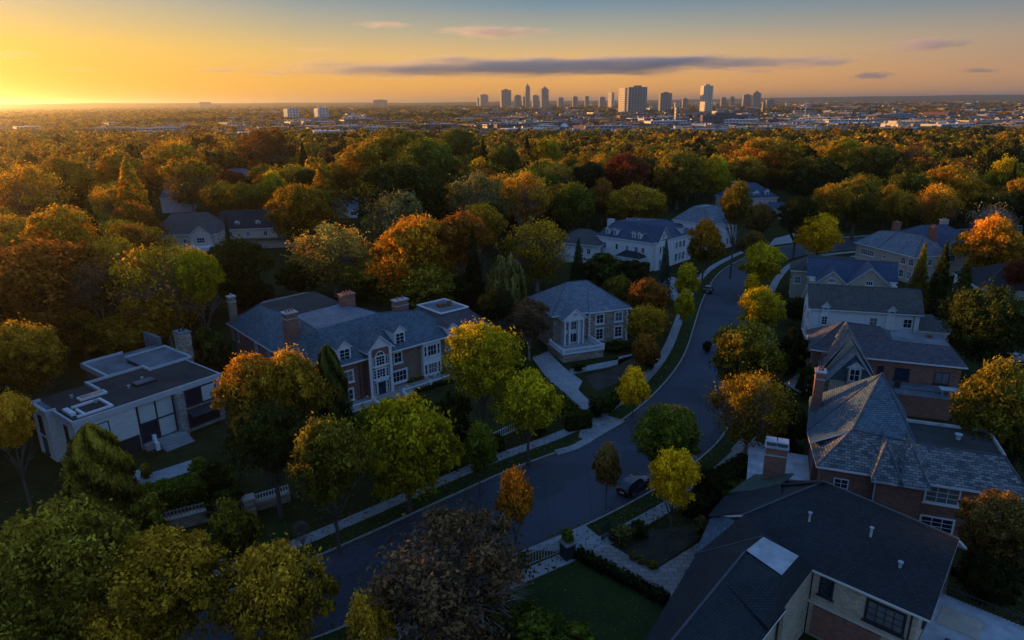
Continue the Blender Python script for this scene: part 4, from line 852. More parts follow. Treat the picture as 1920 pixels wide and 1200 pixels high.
simple_house('flat_white_villa', 'flat pale villa roof among golden trees far left', P(262, 292, 6.5).xy, 0, 30, 18, 6.5, 8.6, STUCCO, SLATE_LIGHT, [('f', 6, 3.2), ('f', 20, 3.2)])
simple_house('dark_ranch_house', 'low house with very dark roof at the right edge', P(1842, 541, 4.2).xy, -12, 26, 14, 4.2, 8.4, STUCCO, SHINGLE_DARK, [('l', 5, 1.2)])

# --- drives, paths, lawns and beds
patch('driveway', [(998, 672), (1028, 660), (1057, 690), (1092, 716), (1084, 732), (1130, 778), (1172, 791), (1110, 828), (1084, 822), (1090, 800), (1075, 765), (1035, 725)], .155, CONC)
patch('garden_path', [(1068, 694), (1128, 681), (1156, 676), (1200, 664), (1203, 660), (1160, 670), (1158, 684), (1142, 689), (1072, 702)], .13, CONC)
patch('leaf_bed', [(1095, 706), (1150, 692), (1185, 670), (1195, 680), (1165, 716), (1120, 735)], .06, MULCH)
patch('driveway', [(985, 1033), (1097, 986), (1130, 1015), (1078, 1038)], .155, CONC)
patch('paved_court', [(1078, 1039), (1131, 1015), (1218, 1067), (1236, 1066), (1322, 1012), (1352, 1062), (1300, 1095), (1252, 1128)], .13, PAVER)
patch('flower_bed', [(1133, 1014), (1160, 1003), (1300, 985), (1315, 1008), (1234, 1063), (1219, 1064)], .05, MULCH)
patch('lawn', [(985, 1068), (1075, 1043), (1247, 1132), (1232, 1165), (1190, 1235), (930, 1235), (940, 1100)], .05, GRASS)
patch('lawn', [(280, 1010), (470, 962), (560, 985), (545, 1008), (400, 1056), (330, 1060)], .05, GRASS)
patch('lawn', [(1345, 905), (1400, 860), (1450, 880), (1470, 910), (1400, 950)], .05, GRASS)
patch('driveway', [(362, 1090), (388, 1078), (408, 1117), (372, 1133)], .155, CONC)
patch('driveway', [(1395, 815), (1440, 840), (1425, 870), (1398, 868), (1370, 845)], .15, CONC)
patch('garden_path', [(232, 915), (268, 893), (365, 862), (378, 878), (300, 905), (238, 936)], .12, CONC)
patch('driveway', [(228, 892), (268, 880), (272, 905), (233, 925)], .14, CONC)
patch('driveway', [(1215, 535), (1262, 520), (1300, 540), (1290, 560), (1262, 565)], .15, CONC)
patch('driveway', [(1440, 462), (1500, 452), (1490, 438), (1452, 448)], .15, CONC)
patch('garden_path', [(1470, 720), (1500, 700), (1545, 730), (1520, 748)], .12, CONC)
patch('verge_slab', [(1046, 855), (1084, 843), (1110, 829), (1100, 821), (1070, 838), (1040, 845)], .147, CONC)
patch('lawn', [(1500, 478), (1560, 484), (1610, 472), (1600, 470), (1540, 474)], .05, GRASS)
patch('lawn', [(1490, 447), (1545, 435), (1590, 438), (1600, 444), (1500, 456)], .05, GRASS)

HOUSES = []
bpy.context.view_layer.update()
for o in COL.objects:
    if o.get('category') == 'house':
        Mi = o.matrix_basis.inverted()
        for c in o.children:
            if c.name.split('.')[0] in ('wall', 'side_wing', 'terrace_wall', 'terrace', 'roof'):
                q = [Vector(k) for k in c.bound_box]; HOUSES.append((Mi, min(k.x for k in q), min(k.y for k in q), max(k.x for k in q), max(k.y for k in q)))
def house_gap(x, y):
    g = 1e9
    for Mi, a, b_, c, d in HOUSES:
        p_ = Mi @ Vector((x, y, 0)); g = min(g, math.hypot(max(a - p_.x, 0, p_.x - c), max(b_ - p_.y, 0, p_.y - d)))
    return g
def clear_of_houses(x, y, r): return house_gap(x, y) > r * .8
LKa, RKa = [np.array([tuple(p) for p in q]) for q in (LK, RK)]
def road_dist(x, y): return min(np.hypot(LKa[:, 0] - x, LKa[:, 1] - y).min(), np.hypot(RKa[:, 0] - x, RKa[:, 1] - y).min())

# ------------------------------------------------------------------ foliage builders
rng = np.random.default_rng(7)
def unit(n):
    v = rng.normal(size=(n, 3)); return v / np.linalg.norm(v, axis=1, keepdims=True)
def leaves(C, N, size, aspect=1.7, rnd=None):
    """rhombic leaf faces at C (n,3) facing N"""
    n = len(C); N = N / np.maximum(1e-9, np.linalg.norm(N, axis=1, keepdims=True))
    t = np.cross(N, unit(n)); t /= np.maximum(1e-9, np.linalg.norm(t, axis=1, keepdims=True)); b = np.cross(N, t)
    s = (size * rng.uniform(.45, 1.5, n))[:, None]
    V = np.stack([C - t * s * aspect * .5, C - b * s * .42 + t * s * .08, C + t * s * aspect * .5 + N * s * .15, C + b * s * .42 - t * s * .05], 1).reshape(-1, 3)
    F = np.arange(4 * n).reshape(n, 4); return V, F, np.repeat(rng.uniform(0, 1, n) if rnd is None else rnd, 4)
def crown_broad(seed, top=1.0, base=.22, rad=.5, lobes=26, sprays=30, per=10, leaf=.034, egg=0.0, loose=.55):
    """lobed crown in a unit box: height 1, radius .5"""
    global rng; rng = np.random.default_rng(seed)
    C_, N_, Rn = [], [], []
    cz = (top + base) / 2; hz = (top - base) / 2
    lc = []; ph = rng.uniform(0, 6.28, 4)
    for i in range(lobes):
        a = i * 2.399 + rng.uniform(-.4, .4); q = 1 - 2 * (i + .5) / lobes; q = np.clip(q + rng.uniform(-.1, .1), -1, 1)
        r = math.sqrt(max(0, 1 - q * q)); k = rng.uniform(.48, .80)
        e = (1 - egg * q * .5) * (1 + .16 * math.sin(2 * a + ph[0] + q * 2) + .12 * math.sin(3 * a + ph[1] - q * 3))
        lc.append((math.cos(a) * r * k * rad * e, math.sin(a) * r * k * rad * e, cz + q * hz * .78, rng.uniform(.10, .20)))
    for i in range(lobes // 2):      # ragged outer sprays and leaders
        a = rng.uniform(0, 6.28); q = rng.uniform(-.35, 1); r = math.sqrt(max(0, 1 - q * q)); k = rng.uniform(.84, 1.04); e = (1 - egg * q * .5)
        lc.append((math.cos(a) * r * k * rad * e, math.sin(a) * r * k * rad * e, min(cz + q * hz * .95, .97), rng.uniform(.045, .085)))
    lc.append((0, 0, cz, .25))
    for (x, y, z, r) in lc:
        m = sprays; d = unit(m); d[:, 2] = np.abs(d[:, 2]) * .9 + d[:, 2] * .1
        sc = np.array([x, y, z]) + d * r * rng.uniform(.75, 1.12, (m, 1)) * np.array([1, 1, .85])
        br = rng.uniform(0, 1, m)
        for j in range(m):
            o = rng.normal(size=(per, 3)) * r * .20 * loose * 1.8; o += d[j] * rng.uniform(-.25, .45, (per, 1)) * r * .5
            C_.append(sc[j] + o); nn = d[j] * .8 + unit(per) * .9 + np.array([0, 0, .35]); N_.append(nn)
            Rn.append(np.clip(br[j] ** 1.4 * .75 + rng.uniform(0, .3, per), 0, 1))
    C_ = np.concatenate(C_); N_ = np.concatenate(N_); Rn = np.concatenate(Rn)
    k = C_[:, 2] > base - .06
    return C_[k], N_[k], Rn[k], leaf, lc
def crown_cone(seed, n=5200, base=.08, tiers=16, leaf=.03, width=.5, droop=.25, sparse=1.0, shape=1.0):
    global rng; rng = np.random.default_rng(seed)
    C_, N_, Rn = [], [], []
    nb = tiers * 9; per = max(8, int(n / nb))
    for i in range(nb):
        t = (i + rng.uniform(0, 1)) / nb; z = base + (1 - base) * t
        r = width * (1 - t) ** shape * rng.uniform(.72, 1.1) + .02; a = i * 2.399 + rng.uniform(-.2, .2)
        s = np.sqrt(rng.uniform(0.04, 1, per)); spread = .10 * sparse
        aa = a + rng.normal(size=per) * spread * (2.2 - s)
        p = np.stack([np.cos(aa) * r * s, np.sin(aa) * r * s, z - droop * r * s * s + rng.normal(size=per) * .010], 1)
        C_.append(p); N_.append(np.array([math.cos(a) * .4, math.sin(a) * .4, .9]) + unit(per) * .55)
        Rn.append(np.clip(rng.uniform(0, 1) * .5 + rng.uniform(0, .5, per) , 0, 1))
    return np.concatenate(C_), np.concatenate(N_), np.concatenate(Rn), leaf, []
def crown_column(seed, n=13000, leaf=.030, base=.03, p=.55):
    global rng; rng = np.random.default_rng(seed)
    t = rng.uniform(0, 1, n); a = rng.uniform(0, 2 * math.pi, n)
    prof = np.sin(np.clip(t * .86 + .14, 0, 1) * math.pi) ** p
    bump = 1 + .10 * np.sin(a * 5 + t * 23) + .07 * np.sin(a * 9 - t * 41)
    r = .5 * prof * bump * np.clip(1 - np.abs(rng.normal(size=n)) * .12, .5, 1.06)
    C_ = np.stack([np.cos(a) * r, np.sin(a) * r, base + (1 - base) * t], 1)
    N_ = np.stack([np.cos(a), np.sin(a), np.full(n, .5)], 1) + unit(n) * .6
    return C_, N_, np.clip(.5 + .5 * np.sin(a * 5 + t * 23) + rng.normal(size=n) * .25, 0, 1), leaf, []
def crown_willow(seed):
    global rng; rng = np.random.default_rng(seed)
    C_, N_, Rn = [], [], []
    for i in range(150):
        q = rng.uniform(0.05, 1); a = rng.uniform(0, 6.28); r = .46 * math.sqrt(q) ; z0 = .98 - .35 * r / .5 + rng.uniform(-.05, .05); ln = rng.uniform(.2, .55) * (.4 + r)
        per = 40; s = rng.uniform(0, 1, per); p = np.stack([np.cos(a) * r * (1 + .12 * s) + rng.normal(size=per) * .014, np.sin(a) * r * (1 + .12 * s) + rng.normal(size=per) * .014, z0 - ln * s], 1)
        C_.append(p); N_.append(np.array([math.cos(a), math.sin(a), .2]) + unit(per) * .5); Rn.append(np.clip(rng.uniform(0, .6) + rng.uniform(0, .4, per), 0, 1))
    return np.concatenate(C_), np.concatenate(N_), np.concatenate(Rn), .026, []
def twigs(seed, n=2600, rad=.5, base=.25):
    """fine bare twigs, long thin faces"""
    global rng; rng = np.random.default_rng(seed)
    d = unit(n); d[:, 2] = np.abs(d[:, 2]); c = np.array([0, 0, .45]); k = rng.uniform(.35, 1, n)[:, None]
    p0 = c + d * np.array([rad, rad, .52]) * k * .82; dd = d + unit(n) * .55; dd /= np.linalg.norm(dd, axis=1, keepdims=True); ln = rng.uniform(.05, .14, n)[:, None]
    p1 = p0 + dd * ln; sd = np.cross(dd, unit(n)); sd /= np.linalg.norm(sd, axis=1, keepdims=True); w = .0028
    V = np.stack([p0 - sd * w, p0 + sd * w, p1 + sd * w * .3, p1 - sd * w * .3], 1).reshape(-1, 3)
    return V, np.arange(4 * n).reshape(n, 4), np.repeat(rng.uniform(0, 1, n), 4)
def crown_mesh(name, data, extra=None):
    C_, N_, Rn, lf, lc = data; V, F, r4 = leaves(C_, N_, lf, rnd=Rn)
    mi = np.zeros(len(F), int)
    if extra is not None:
        V2, F2, r2 = extra; F = np.vstack([F, F2 + len(V)]); V = np.vstack([V, V2]); r4 = np.concatenate([r4, r2]); mi = np.concatenate([mi, np.ones(len(F2), int)])
    me = fast_mesh(name, V, F, [LEAF, BARK_PALE], mi); fattr(me, 'rnd', r4); return me
def trunk_mesh(name, seed, lc, top=.6, r0=.030, fork=.28, mat_=None, limbs=8):
    rr = random.Random(seed); b = MB()
    pts = [Vector((0, 0, -.01)), Vector((0, 0, fork * .5)), Vector((rr.uniform(-.01, .01), rr.uniform(-.01, .01), fork)), Vector((rr.uniform(-.03, .03), rr.uniform(-.03, .03), top))]
    b.tube(pts, [r0 * 1.35, r0, r0 * .85, r0 * .3], 7)
    cs = sorted(lc, key=lambda q: -math.hypot(q[0], q[1]))[:limbs] if lc else []
    for q in cs:
        z = rr.uniform(fork * .8, fork * 1.5); e = Vector((q[0], q[1], q[2] + .05)); s_ = Vector((0, 0, z)); m_ = s_.lerp(e, .5) + Vector((0, 0, .05))
        b.tube([s_, m_, e], [r0 * .5, r0 * .3, r0 * .08], 5, cap=False)
        for _ in range(2):
            e2 = e + Vector((rr.uniform(-.1, .1), rr.uniform(-.1, .1), rr.uniform(0, .12))); b.tube([m_, e2], [r0 * .2, r0 * .05], 4, cap=False)
    me = bpy.data.meshes.new(name); me.from_pydata(b.v, [], b.f); me.materials.append(mat_ or BARK); return me
ARCH = {}
def add_arch(kind, data, tr=(.6, .030, .28), extra=None, bark=None, limbs=8):
    seed = len(ARCH) * 7 + len(ARCH.get(kind, [])) + 3
    ARCH.setdefault(kind, []).append((crown_mesh(kind + '_crown', data, extra), trunk_mesh(kind + '_trunk', seed, data[4], tr[0], tr[1], tr[2], bark, limbs)))
for s_ in range(4): add_arch('oak', crown_broad(11 + s_, base=.14, lobes=38, sprays=44, per=12, leaf=.0205, loose=.5))
for s_ in range(3): add_arch('maple', crown_broad(31 + s_, base=.16, lobes=32, sprays=42, per=11, leaf=.0235, egg=.75, loose=.52), (.75, .026, .2))
for s_ in range(3): add_arch('young', crown_broad(51 + s_, base=.24, rad=.42, lobes=20, sprays=34, per=11, leaf=.034, egg=1.1, loose=.7), (.85, .018, .24))
for s_ in range(2): add_arch('open', crown_broad(71 + s_, base=.14, lobes=28, sprays=36, per=10, leaf=.020, loose=.9), (.7, .026, .2), twigs(90 + s_), BARK_PALE, 16)
add_arch('bare', crown_broad(81, base=.2, lobes=20, sprays=7, per=4, leaf=.02, loose=1.0), (.75, .026, .2), twigs(93, 6000), BARK_PALE, 20)
for s_ in range(2): add_arch('spruce', crown_cone(101 + s_, 7000, .06, 18, .027), (.96, .02, .1), limbs=0)
add_arch('larch', crown_cone(111, 5200, .10, 14, .034, droop=.12, sparse=1.6, shape=.75), (.96, .02, .1), limbs=0)
for s_ in range(2): add_arch('cypress', crown_column(121 + s_), (.8, .03, .1), limbs=0)
add_arch('willow', crown_willow(131), (.8, .03, .2), limbs=0)
for s_ in range(2): add_arch('shrub', crown_broad(141 + s_, base=.0, lobes=16, sprays=24, per=8, leaf=.055, loose=.6), (.4, .02, .05), limbs=4)

C3 = {  # foliage colours: main, second (autumn tip with sunlight painted in)
 'yellowgreen': ((.21, .195, .010), (.40, .31, .012)), 'green': ((.055, .085, .012), (.13, .14, .015)), 'darkgreen': ((.022, .036, .010), (.055, .065, .012)),
 'olive': ((.075, .075, .012), (.23, .175, .018)), 'goldolive': ((.14, .105, .012), (.40, .235, .018)), 'gold': ((.27, .16, .012), (.52, .30, .022)),
 'yellow': ((.46, .31, .008), (.66, .42, .012)), 'orange': ((.20, .125, .012), (.60, .29, .02)), 'rust': ((.11, .055, .012), (.27, .115, .016)),
 'red': ((.09, .026, .012), (.17, .048, .018)), 'brown': ((.085, .062, .018), (.18, .115, .03)), 'greygreen': ((.085, .09, .03), (.17, .155, .045)),
 'spruce': ((.018, .032, .014), (.035, .055, .02)), 'bluespruce': ((.022, .045, .045), (.045, .07, .06)), 'blackgreen': ((.012, .018, .008), (.03, .035, .01)),
 'orangegreen': ((.10, .09, .012), (.42, .20, .015)), 'redorange': ((.20, .11, .012), (.66, .20, .014)), 'lightgold': ((.22, .17, .03), (.58, .38, .06)), 'palebrown': ((.16, .12, .06), (.30, .24, .10)), 'plum': ((.055, .036, .020), (.125, .072, .032))}
KINDNAME = {'oak': 'broadleaf_tree', 'maple': 'maple_tree', 'young': 'street_tree', 'open': 'thinning_tree', 'bare': 'bare_tree', 'spruce': 'spruce_tree', 'larch': 'larch_tree', 'cypress': 'cypress_tree', 'willow': 'willow_tree', 'shrub': 'shrub'}
placed = []; trees = []; rt = random.Random(5)
def put_tree(x, y, D, hh, kind, colour, label, group, variant=None, parts=True):
    v = ARCH[kind]; cm, tm = v[(variant if variant is not None else rt.randrange(len(v))) % len(v)]
    root = empty(KINDNAME[kind], (x, y, 0), rt.uniform(0, 6.28)); root.scale = (D, D * rt.uniform(.92, 1.08), hh)
    tag(root, label, 'shrub' if kind == 'shrub' else 'tree', group)
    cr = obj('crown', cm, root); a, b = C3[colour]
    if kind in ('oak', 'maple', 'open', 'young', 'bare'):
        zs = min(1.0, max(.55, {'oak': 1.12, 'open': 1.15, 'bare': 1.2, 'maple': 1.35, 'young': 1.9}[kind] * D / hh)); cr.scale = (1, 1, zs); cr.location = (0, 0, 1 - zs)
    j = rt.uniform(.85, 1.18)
    cr.color = (a[0] * j * 1.25, a[1] * j, a[2] * j * .8, 1); cr['tip'] = [b[0] * j * 1.3, b[1] * j * 1.25, b[2] * j * 1.2]  # tip brightened beyond the leaf tone so crown tops look sunlit
    if parts: obj('trunk', tm, root)
    placed.append((x, y, D / 2)); trees.append(root); return root
def at_top(u, v, wpx, hh):
    p = P(u, v, hh); dep = -(CR.transposed() @ (Vector((p.x, p.y, hh * .6)) - Vector((0, 0, CAM_H)))).z
    return p.x, p.y, wpx * dep / FPX
GS_ = 'trees along the street'; GW = 'trees of the wood'; GG = 'garden trees'; GB = 'shrubs in the gardens'
TREES = [  # top of the crown, crown width, height, kind, colours, label, group
 (85, 975, 270, 13, 'oak', 'olive', 'wide olive tree in the bottom left corner', GG), (290, 1020, 240, 11.5, 'oak', 'goldolive', 'gold flecked tree right of the corner tree, beside the path', GG),
 (50, 1110, 260, 9, 'oak', 'olive', 'olive tree cut by the bottom left edge', GG), (215, 1135, 200, 8, 'maple', 'goldolive', 'small gold flecked tree at the bottom edge left of the road', GG),
 (505, 1035, 210, 10, 'maple', 'goldolive', 'ragged golden green tree hanging over the dark road, bottom edge', GS_), (430, 945, 98, 8, 'young', 'olive', 'young pointed olive tree on the verge below the low wall', GS_),
 (690, 1122, 105, 7.5, 'young', 'goldolive', 'golden treetop poking up from the bottom edge over the kerb', GS_), (845, 1002, 335, 10, 'open', 'plum', 'large half-bare reddish brown tree at the bottom centre', GG),
 (965, 890, 78, 9.5, 'young', 'redorange', 'small flame-orange tree by the kerb', GS_), (1140, 838, 64, 7.5, 'young', 'brown', 'slender brown young tree on the verge beside the black car', GS_),
 (1268, 850, 100, 9.5, 'maple', 'yellow', 'bright yellow tree by the black parked car', GS_), (1250, 768, 130, 11, 'oak', 'green', 'green tree with yellow top hiding the right kerb', GS_),
 (1412, 708, 145, 12.5, 'open', 'goldolive', 'brownish tree with visible trunk on the right verge', GS_), (1408, 613, 142, 12, 'oak', 'olive', 'dull olive round tree overhanging the right of the road', GS_),
 (1190, 695, 66, 7, 'young', 'yellow', 'small bright yellow tree on the bend of the verge', GS_), (990, 700, 118, 12, 'maple', 'yellowgreen', 'yellow green tree left of the stone house drive', GS_),
 (900, 615, 156, 16.5, 'oak', 'yellowgreen', 'big dense yellow green tree in front of the mansion right wing', GG), (897, 795, 76, 9, 'young', 'green', 'narrow dark green street tree behind the left sidewalk', GS_),
 (755, 752, 185, 13, 'maple', 'yellowgreen', 'broad yellow green street tree under the mansion steps', GS_), (612, 795, 150, 14, 'maple', 'olive', 'dull olive street tree below the clipped cypress', GS_),
 (540, 665, 130, 17, 'maple', 'goldolive', 'tall tree with golden top against the mansion side wall', GG), (468, 668, 130, 16.5, 'maple', 'orangegreen', 'orange tipped tree at the right corner of the white modern house', GG), (500, 760, 150, 13, 'oak', 'darkgreen', 'dark green tree beneath the orange tipped tree', GG),
 (612, 650, 76, 15, 'cypress', 'darkgreen', 'clipped dark green cypress at the front of the mansion', GG), (165, 800, 138, 13, 'cypress', 'olive', 'egg-shaped brown green tree before the white modern house', GG),
 (268, 935, 98, 6, 'shrub', 'olive', 'round olive shrub beside the low garden wall', GB), (5, 745, 90, 13, 'oak', 'gold', 'golden tree on the left edge beside the modern house', GG),
 (55, 465, 260, 23, 'oak', 'rust', 'huge rust-brown tree on the left edge', GG), (25, 612, 150, 15, 'oak', 'goldolive', 'golden olive tree under the huge rust-brown tree', GG), (140, 560, 140, 15, 'oak', 'olive', 'olive tree behind the modern house rear wing', GG),
 (290, 468, 180, 20, 'open', 'gold', 'gold spreading tree above the modern house chimney', GG), (365, 475, 90, 19, 'oak', 'yellowgreen', 'yellow green tree beside the gold spreading tree', GG), (175, 498, 110, 20, 'open', 'plum', 'dark plum coloured tree between the rust tree and the gold tree', GG),
 (435, 455, 125, 18, 'oak', 'darkgreen', 'dark green tree below the brown timbered house', GG), (388, 620, 84, 9, 'shrub', 'darkgreen', 'large round dark shrub behind the modern house chimney', GB),
 (240, 590, 150, 15, 'oak', 'goldolive', 'golden olive tree close behind the flat dark roof', GG), (45, 318, 140, 25, 'open', 'gold', 'sparse orange gold tree on the left edge above the rust tree', GW), (110, 395, 130, 22, 'oak', 'gold', 'bright gold tree left of the larch', GW),
 (235, 300, 112, 27, 'larch', 'gold', 'tall golden brown larch before the grey hipped house', GW), (165, 378, 72, 22, 'spruce', 'blackgreen', 'dark spruce just left of the golden larch', GW),
 (620, 428, 152, 19, 'open', 'lightgold', 'pale gold maple catching the sun above the mansion roof', GG), (780, 412, 168, 20, 'oak', 'orange', 'large glowing orange maple behind the mansion', GG), (690, 490, 130, 17, 'oak', 'olive', 'olive tree between the pale gold and orange maples', GG), (800, 500, 140, 17, 'maple', 'olive', 'olive tree at the foot of the orange maple', GG),
 (868, 404, 92, 21, 'oak', 'rust', 'dark rust tree right behind the orange maple', GG), (886, 432, 80, 20, 'spruce', 'blackgreen', 'tall near-black spruce right of the orange maple', GG), (950, 460, 94, 18, 'willow', 'greygreen', 'drooping grey green tree left of the stone house', GG),
 (1008, 420, 125, 18, 'open', 'goldolive', 'gold-topped brown tree behind the stone house', GG), (1085, 447, 52, 14.5, 'spruce', 'spruce', 'green spruce before the low grey-roofed wing', GG), (1250, 450, 48, 13.5, 'spruce', 'bluespruce', 'blue green spruce before the white dormered house', GG),
 (1325, 417, 78, 15, 'maple', 'orangegreen', 'orange tipped tree between the white and pale houses', GS_), (1432, 460, 82, 11.5, 'oak', 'yellowgreen', 'yellow green street tree at the far bend of the road', GS_), (1432, 545, 92, 11.5, 'oak', 'yellowgreen', 'dense yellow green street tree on the right kerb', GS_),
 (1412, 518, 36, 6, 'young', 'yellow', 'tiny yellow tree between two yellow green street trees', GS_), (1290, 500, 56, 9, 'young', 'yellowgreen', 'slim yellow green tree above the parked dark car', GS_), (1285, 545, 44, 8.5, 'young', 'yellowgreen', 'lower slim yellow green tree on the left verge', GS_),
 (1218, 528, 90, 10, 'oak', 'rust', 'reddish brown tree right of the stone house roof', GG), (1215, 578, 78, 8.5, 'oak', 'goldolive', 'gold olive tree beside the stone house windows', GG), (1212, 632, 60, 6.5, 'young', 'rust', 'small rust and olive tree by the garden path', GG),
 (992, 565, 86, 10.5, 'open', 'plum', 'thin reddish tree at the left corner of the stone house', GG), (1540, 405, 88, 15, 'oak', 'yellow', 'brilliant yellow round tree on the corner lawn', GS_), (1410, 435, 50, 9.5, 'oak', 'brown', 'small brown tree right of the pale house', GG), (1424, 385, 64, 13, 'oak', 'brown', 'round brown tree before the blue slate roofed house', GG),
 (1735, 460, 84, 17, 'spruce', 'olive', 'gold-touched conical evergreen right of the gabled tan house', GG), (1776, 456, 84, 17, 'spruce', 'darkgreen', 'dark conical evergreen, middle one of the three by the tan house', GG), (1818, 480, 96, 16, 'spruce', 'darkgreen', 'dark conical evergreen left of the orange and yellow maple', GG),
 (1868, 413, 118, 17, 'maple', 'orange', 'orange and yellow maple at the right edge', GG), (1912, 490, 50, 11, 'oak', 'red', 'dull red tree on the right edge', GG), (1868, 548, 165, 14.5, 'oak', 'darkgreen', 'large dark green tree right of the long white house', GG),
 (1885, 688, 160, 15.5, 'maple', 'olive', 'olive gold tree beside the slate roofed brick house', GG), (1890, 938, 150, 10, 'oak', 'brown', 'golden brown tree at the lower right edge', GG), (1500, 372, 75, 18, 'oak', 'darkgreen', 'dark green tree behind the street corner', GW),
 (740, 247, 180, 30, 'oak', 'olive', 'highest dark olive oak crown over the left centre', GW), (695, 266, 125, 28, 'oak', 'goldolive', 'gold edged oak on the sunny side of the highest oak', GW), (795, 268, 130, 28, 'oak', 'green', 'green oak on the right of the highest oak', GW), (745, 310, 190, 26, 'oak', 'darkgreen', 'dark oak below the highest oak', GW),
 (495, 245, 110, 28, 'open', 'rust', 'thin rusty orange tree left of the small dark spruce', GW), (566, 268, 54, 24, 'spruce', 'blackgreen', 'small dark spruce between rusty tree and green larch', GW), (605, 300, 100, 23, 'larch', 'goldolive', 'layered yellow green larch left of the highest oak', GW),
 (555, 350, 122, 20, 'oak', 'goldolive', 'gold rimmed oak over the brown timbered house', GW), (740, 365, 132, 20, 'open', 'greygreen', 'grey green airy tree above the orange maple', GW), (895, 332, 122, 22, 'open', 'greygreen', 'grey green tree in front of the row of dark trees', GW), (905, 385, 90, 18, 'oak', 'goldolive', 'gold olive tree right of the orange maple top', GW),
 (985, 328, 98, 22, 'open', 'gold', 'brown gold feathery tree in the centre', GW), (1075, 348, 90, 20, 'oak', 'green', 'deep green tree above the low grey-roofed wing', GW), (1175, 293, 88, 22, 'oak', 'red', 'dark crimson maple above the white dormered house', GW), (1130, 340, 62, 19, 'maple', 'rust', 'rust tree beside the crimson maple', GW),
 (1275, 288, 100, 22, 'oak', 'olive', 'olive brown oak right of the crimson maple', GW), (1342, 295, 70, 20, 'maple', 'yellowgreen', 'yellow green tree over the pale house', GW), (1445, 262, 140, 23, 'oak', 'gold', 'broad golden tree on the right centre', GW), (1400, 295, 80, 21, 'oak', 'goldolive', 'gold olive tree left under the broad golden tree', GW),
 (945, 276, 62, 20, 'oak', 'green', 'round green tree among the dark spruces', GW), (1025, 262, 62, 22, 'maple', 'yellowgreen', 'yellow topped tree at the wood edge in the centre', GW), (988, 255, 46, 24, 'spruce', 'blackgreen', 'black spruce at the wood edge in the centre', GW), (905, 262, 52, 24, 'spruce', 'blackgreen', 'black spruce left of the round green tree', GW), (855, 245, 80, 24, 'oak', 'green', 'green crown right behind the highest oak', GW),
 (1560, 350, 74, 18, 'oak', 'goldolive', 'olive gold tree behind the brilliant yellow tree', GW), (1612, 340, 92, 18, 'oak', 'olive', 'broad olive tree behind the tan house', GW), (1765, 350, 84, 18, 'open', 'gold', 'gold crowned pale tree above the navy roof', GW), (1872, 380, 92, 17, 'bare', 'palebrown', 'bare pale tree above the orange maple at the right edge', GW),
 (1690, 362, 70, 18, 'oak', 'goldolive', 'golden round tree behind the navy roof', GW), (430, 322, 58, 15, 'oak', 'red', 'small deep red maple before the teal roof', GW), (320, 270, 120, 24, 'oak', 'gold', 'gold tree above the larch', GW), (350, 300, 110, 22, 'open', 'goldolive', 'thin gold olive tree right of the larch', GW), (110, 300, 110, 23, 'oak', 'goldolive', 'olive gold tree on the hazy left', GW), (215, 285, 90, 22, 'maple', 'gold', 'hazy gold maple behind the larch', GW),
 (422, 405, 26, 13, 'spruce', 'spruce', 'little spruce between the cream and brown houses', GG), (470, 530, 90, 15, 'oak', 'blackgreen', 'dark tree behind the mansion chimney', GG), (560, 490, 90, 15, 'oak', 'darkgreen', 'dark green tree behind the mansion roof', GG), (930, 545, 70, 12, 'oak', 'blackgreen', 'dark tree left of the thin reddish tree', GG), (870, 520, 70, 14, 'oak', 'blackgreen', 'dark tree behind the mansion right wing', GG),
 (1130, 480, 90, 8, 'shrub', 'darkgreen', 'dark shrub before the white dormered house', GB), (1185, 490, 80, 7, 'shrub', 'blackgreen', 'near-black shrub under the white dormered house', GB), (1160, 520, 60, 7, 'oak', 'olive', 'small olive tree behind the stone house', GG), (1210, 600, 40, 3, 'shrub', 'green', 'round green shrub by the path corner', GB),
 (1500, 560, 60, 9, 'oak', 'blackgreen', 'dark tree at the end of the long white house', GG), (1490, 620, 60, 8, 'shrub', 'blackgreen', 'near-black shrub beside the brick gable house', GB), (1490, 760, 70, 6, 'shrub', 'darkgreen', 'dark shrub at the foot of the brick chimney', GB), (1520, 690, 50, 5, 'shrub', 'darkgreen', 'dark shrub under the steep slate gable', GB),
 (1465, 660, 40, 7, 'oak', 'darkgreen', 'dark green tree behind the dull olive street tree', GG), (1170, 985, 44, 2.2, 'shrub', 'greygreen', 'grey green shrub in the dark bed by the gate', GB), (1200, 978, 40, 2.0, 'shrub', 'darkgreen', 'dark shrub beside the sidewalk in the bed', GB), (1152, 990, 26, 1.6, 'shrub', 'darkgreen', 'small dark shrub next to the open gate', GB),
 (1318, 970, 38, 2.4, 'shrub', 'greygreen', 'rounded grey shrub by the dark corner roof', GB), (1188, 1034, 18, 1.0, 'shrub', 'greygreen', 'tiny grey green plant in the dark bed', GB), (1203, 1042, 18, 1.0, 'shrub', 'greygreen', 'tiny plant beside the other at the bed edge', GB), (1224, 1052, 22, .9, 'shrub', 'olive', 'low cushion plant in the corner of the bed', GB),
 (1000, 1150, 120, 4, 'shrub', 'green', 'green shrub at the bottom edge of the lawn', GB), (900, 1120, 130, 5, 'shrub', 'darkgreen', 'dark shrub under the half-bare tree', GB), (1080, 1180, 90, 2.5, 'shrub', 'green', 'leafy shrub at the bottom of the lawn', GB), (655, 790, 70, 6, 'shrub', 'darkgreen', 'dark shrub at the foot of the cypress', GB),
 (700, 770, 90, 6, 'oak', 'green', 'green tree left of the mansion steps', GG), (850, 740, 90, 7, 'shrub', 'darkgreen', 'dark garden shrub right of the mansion steps', GB), (840, 790, 80, 6, 'shrub', 'blackgreen', 'near-black shrub under the big dense tree', GB), (770, 750, 50, 3, 'shrub', 'green', 'green shrub below the mansion terrace', GB),
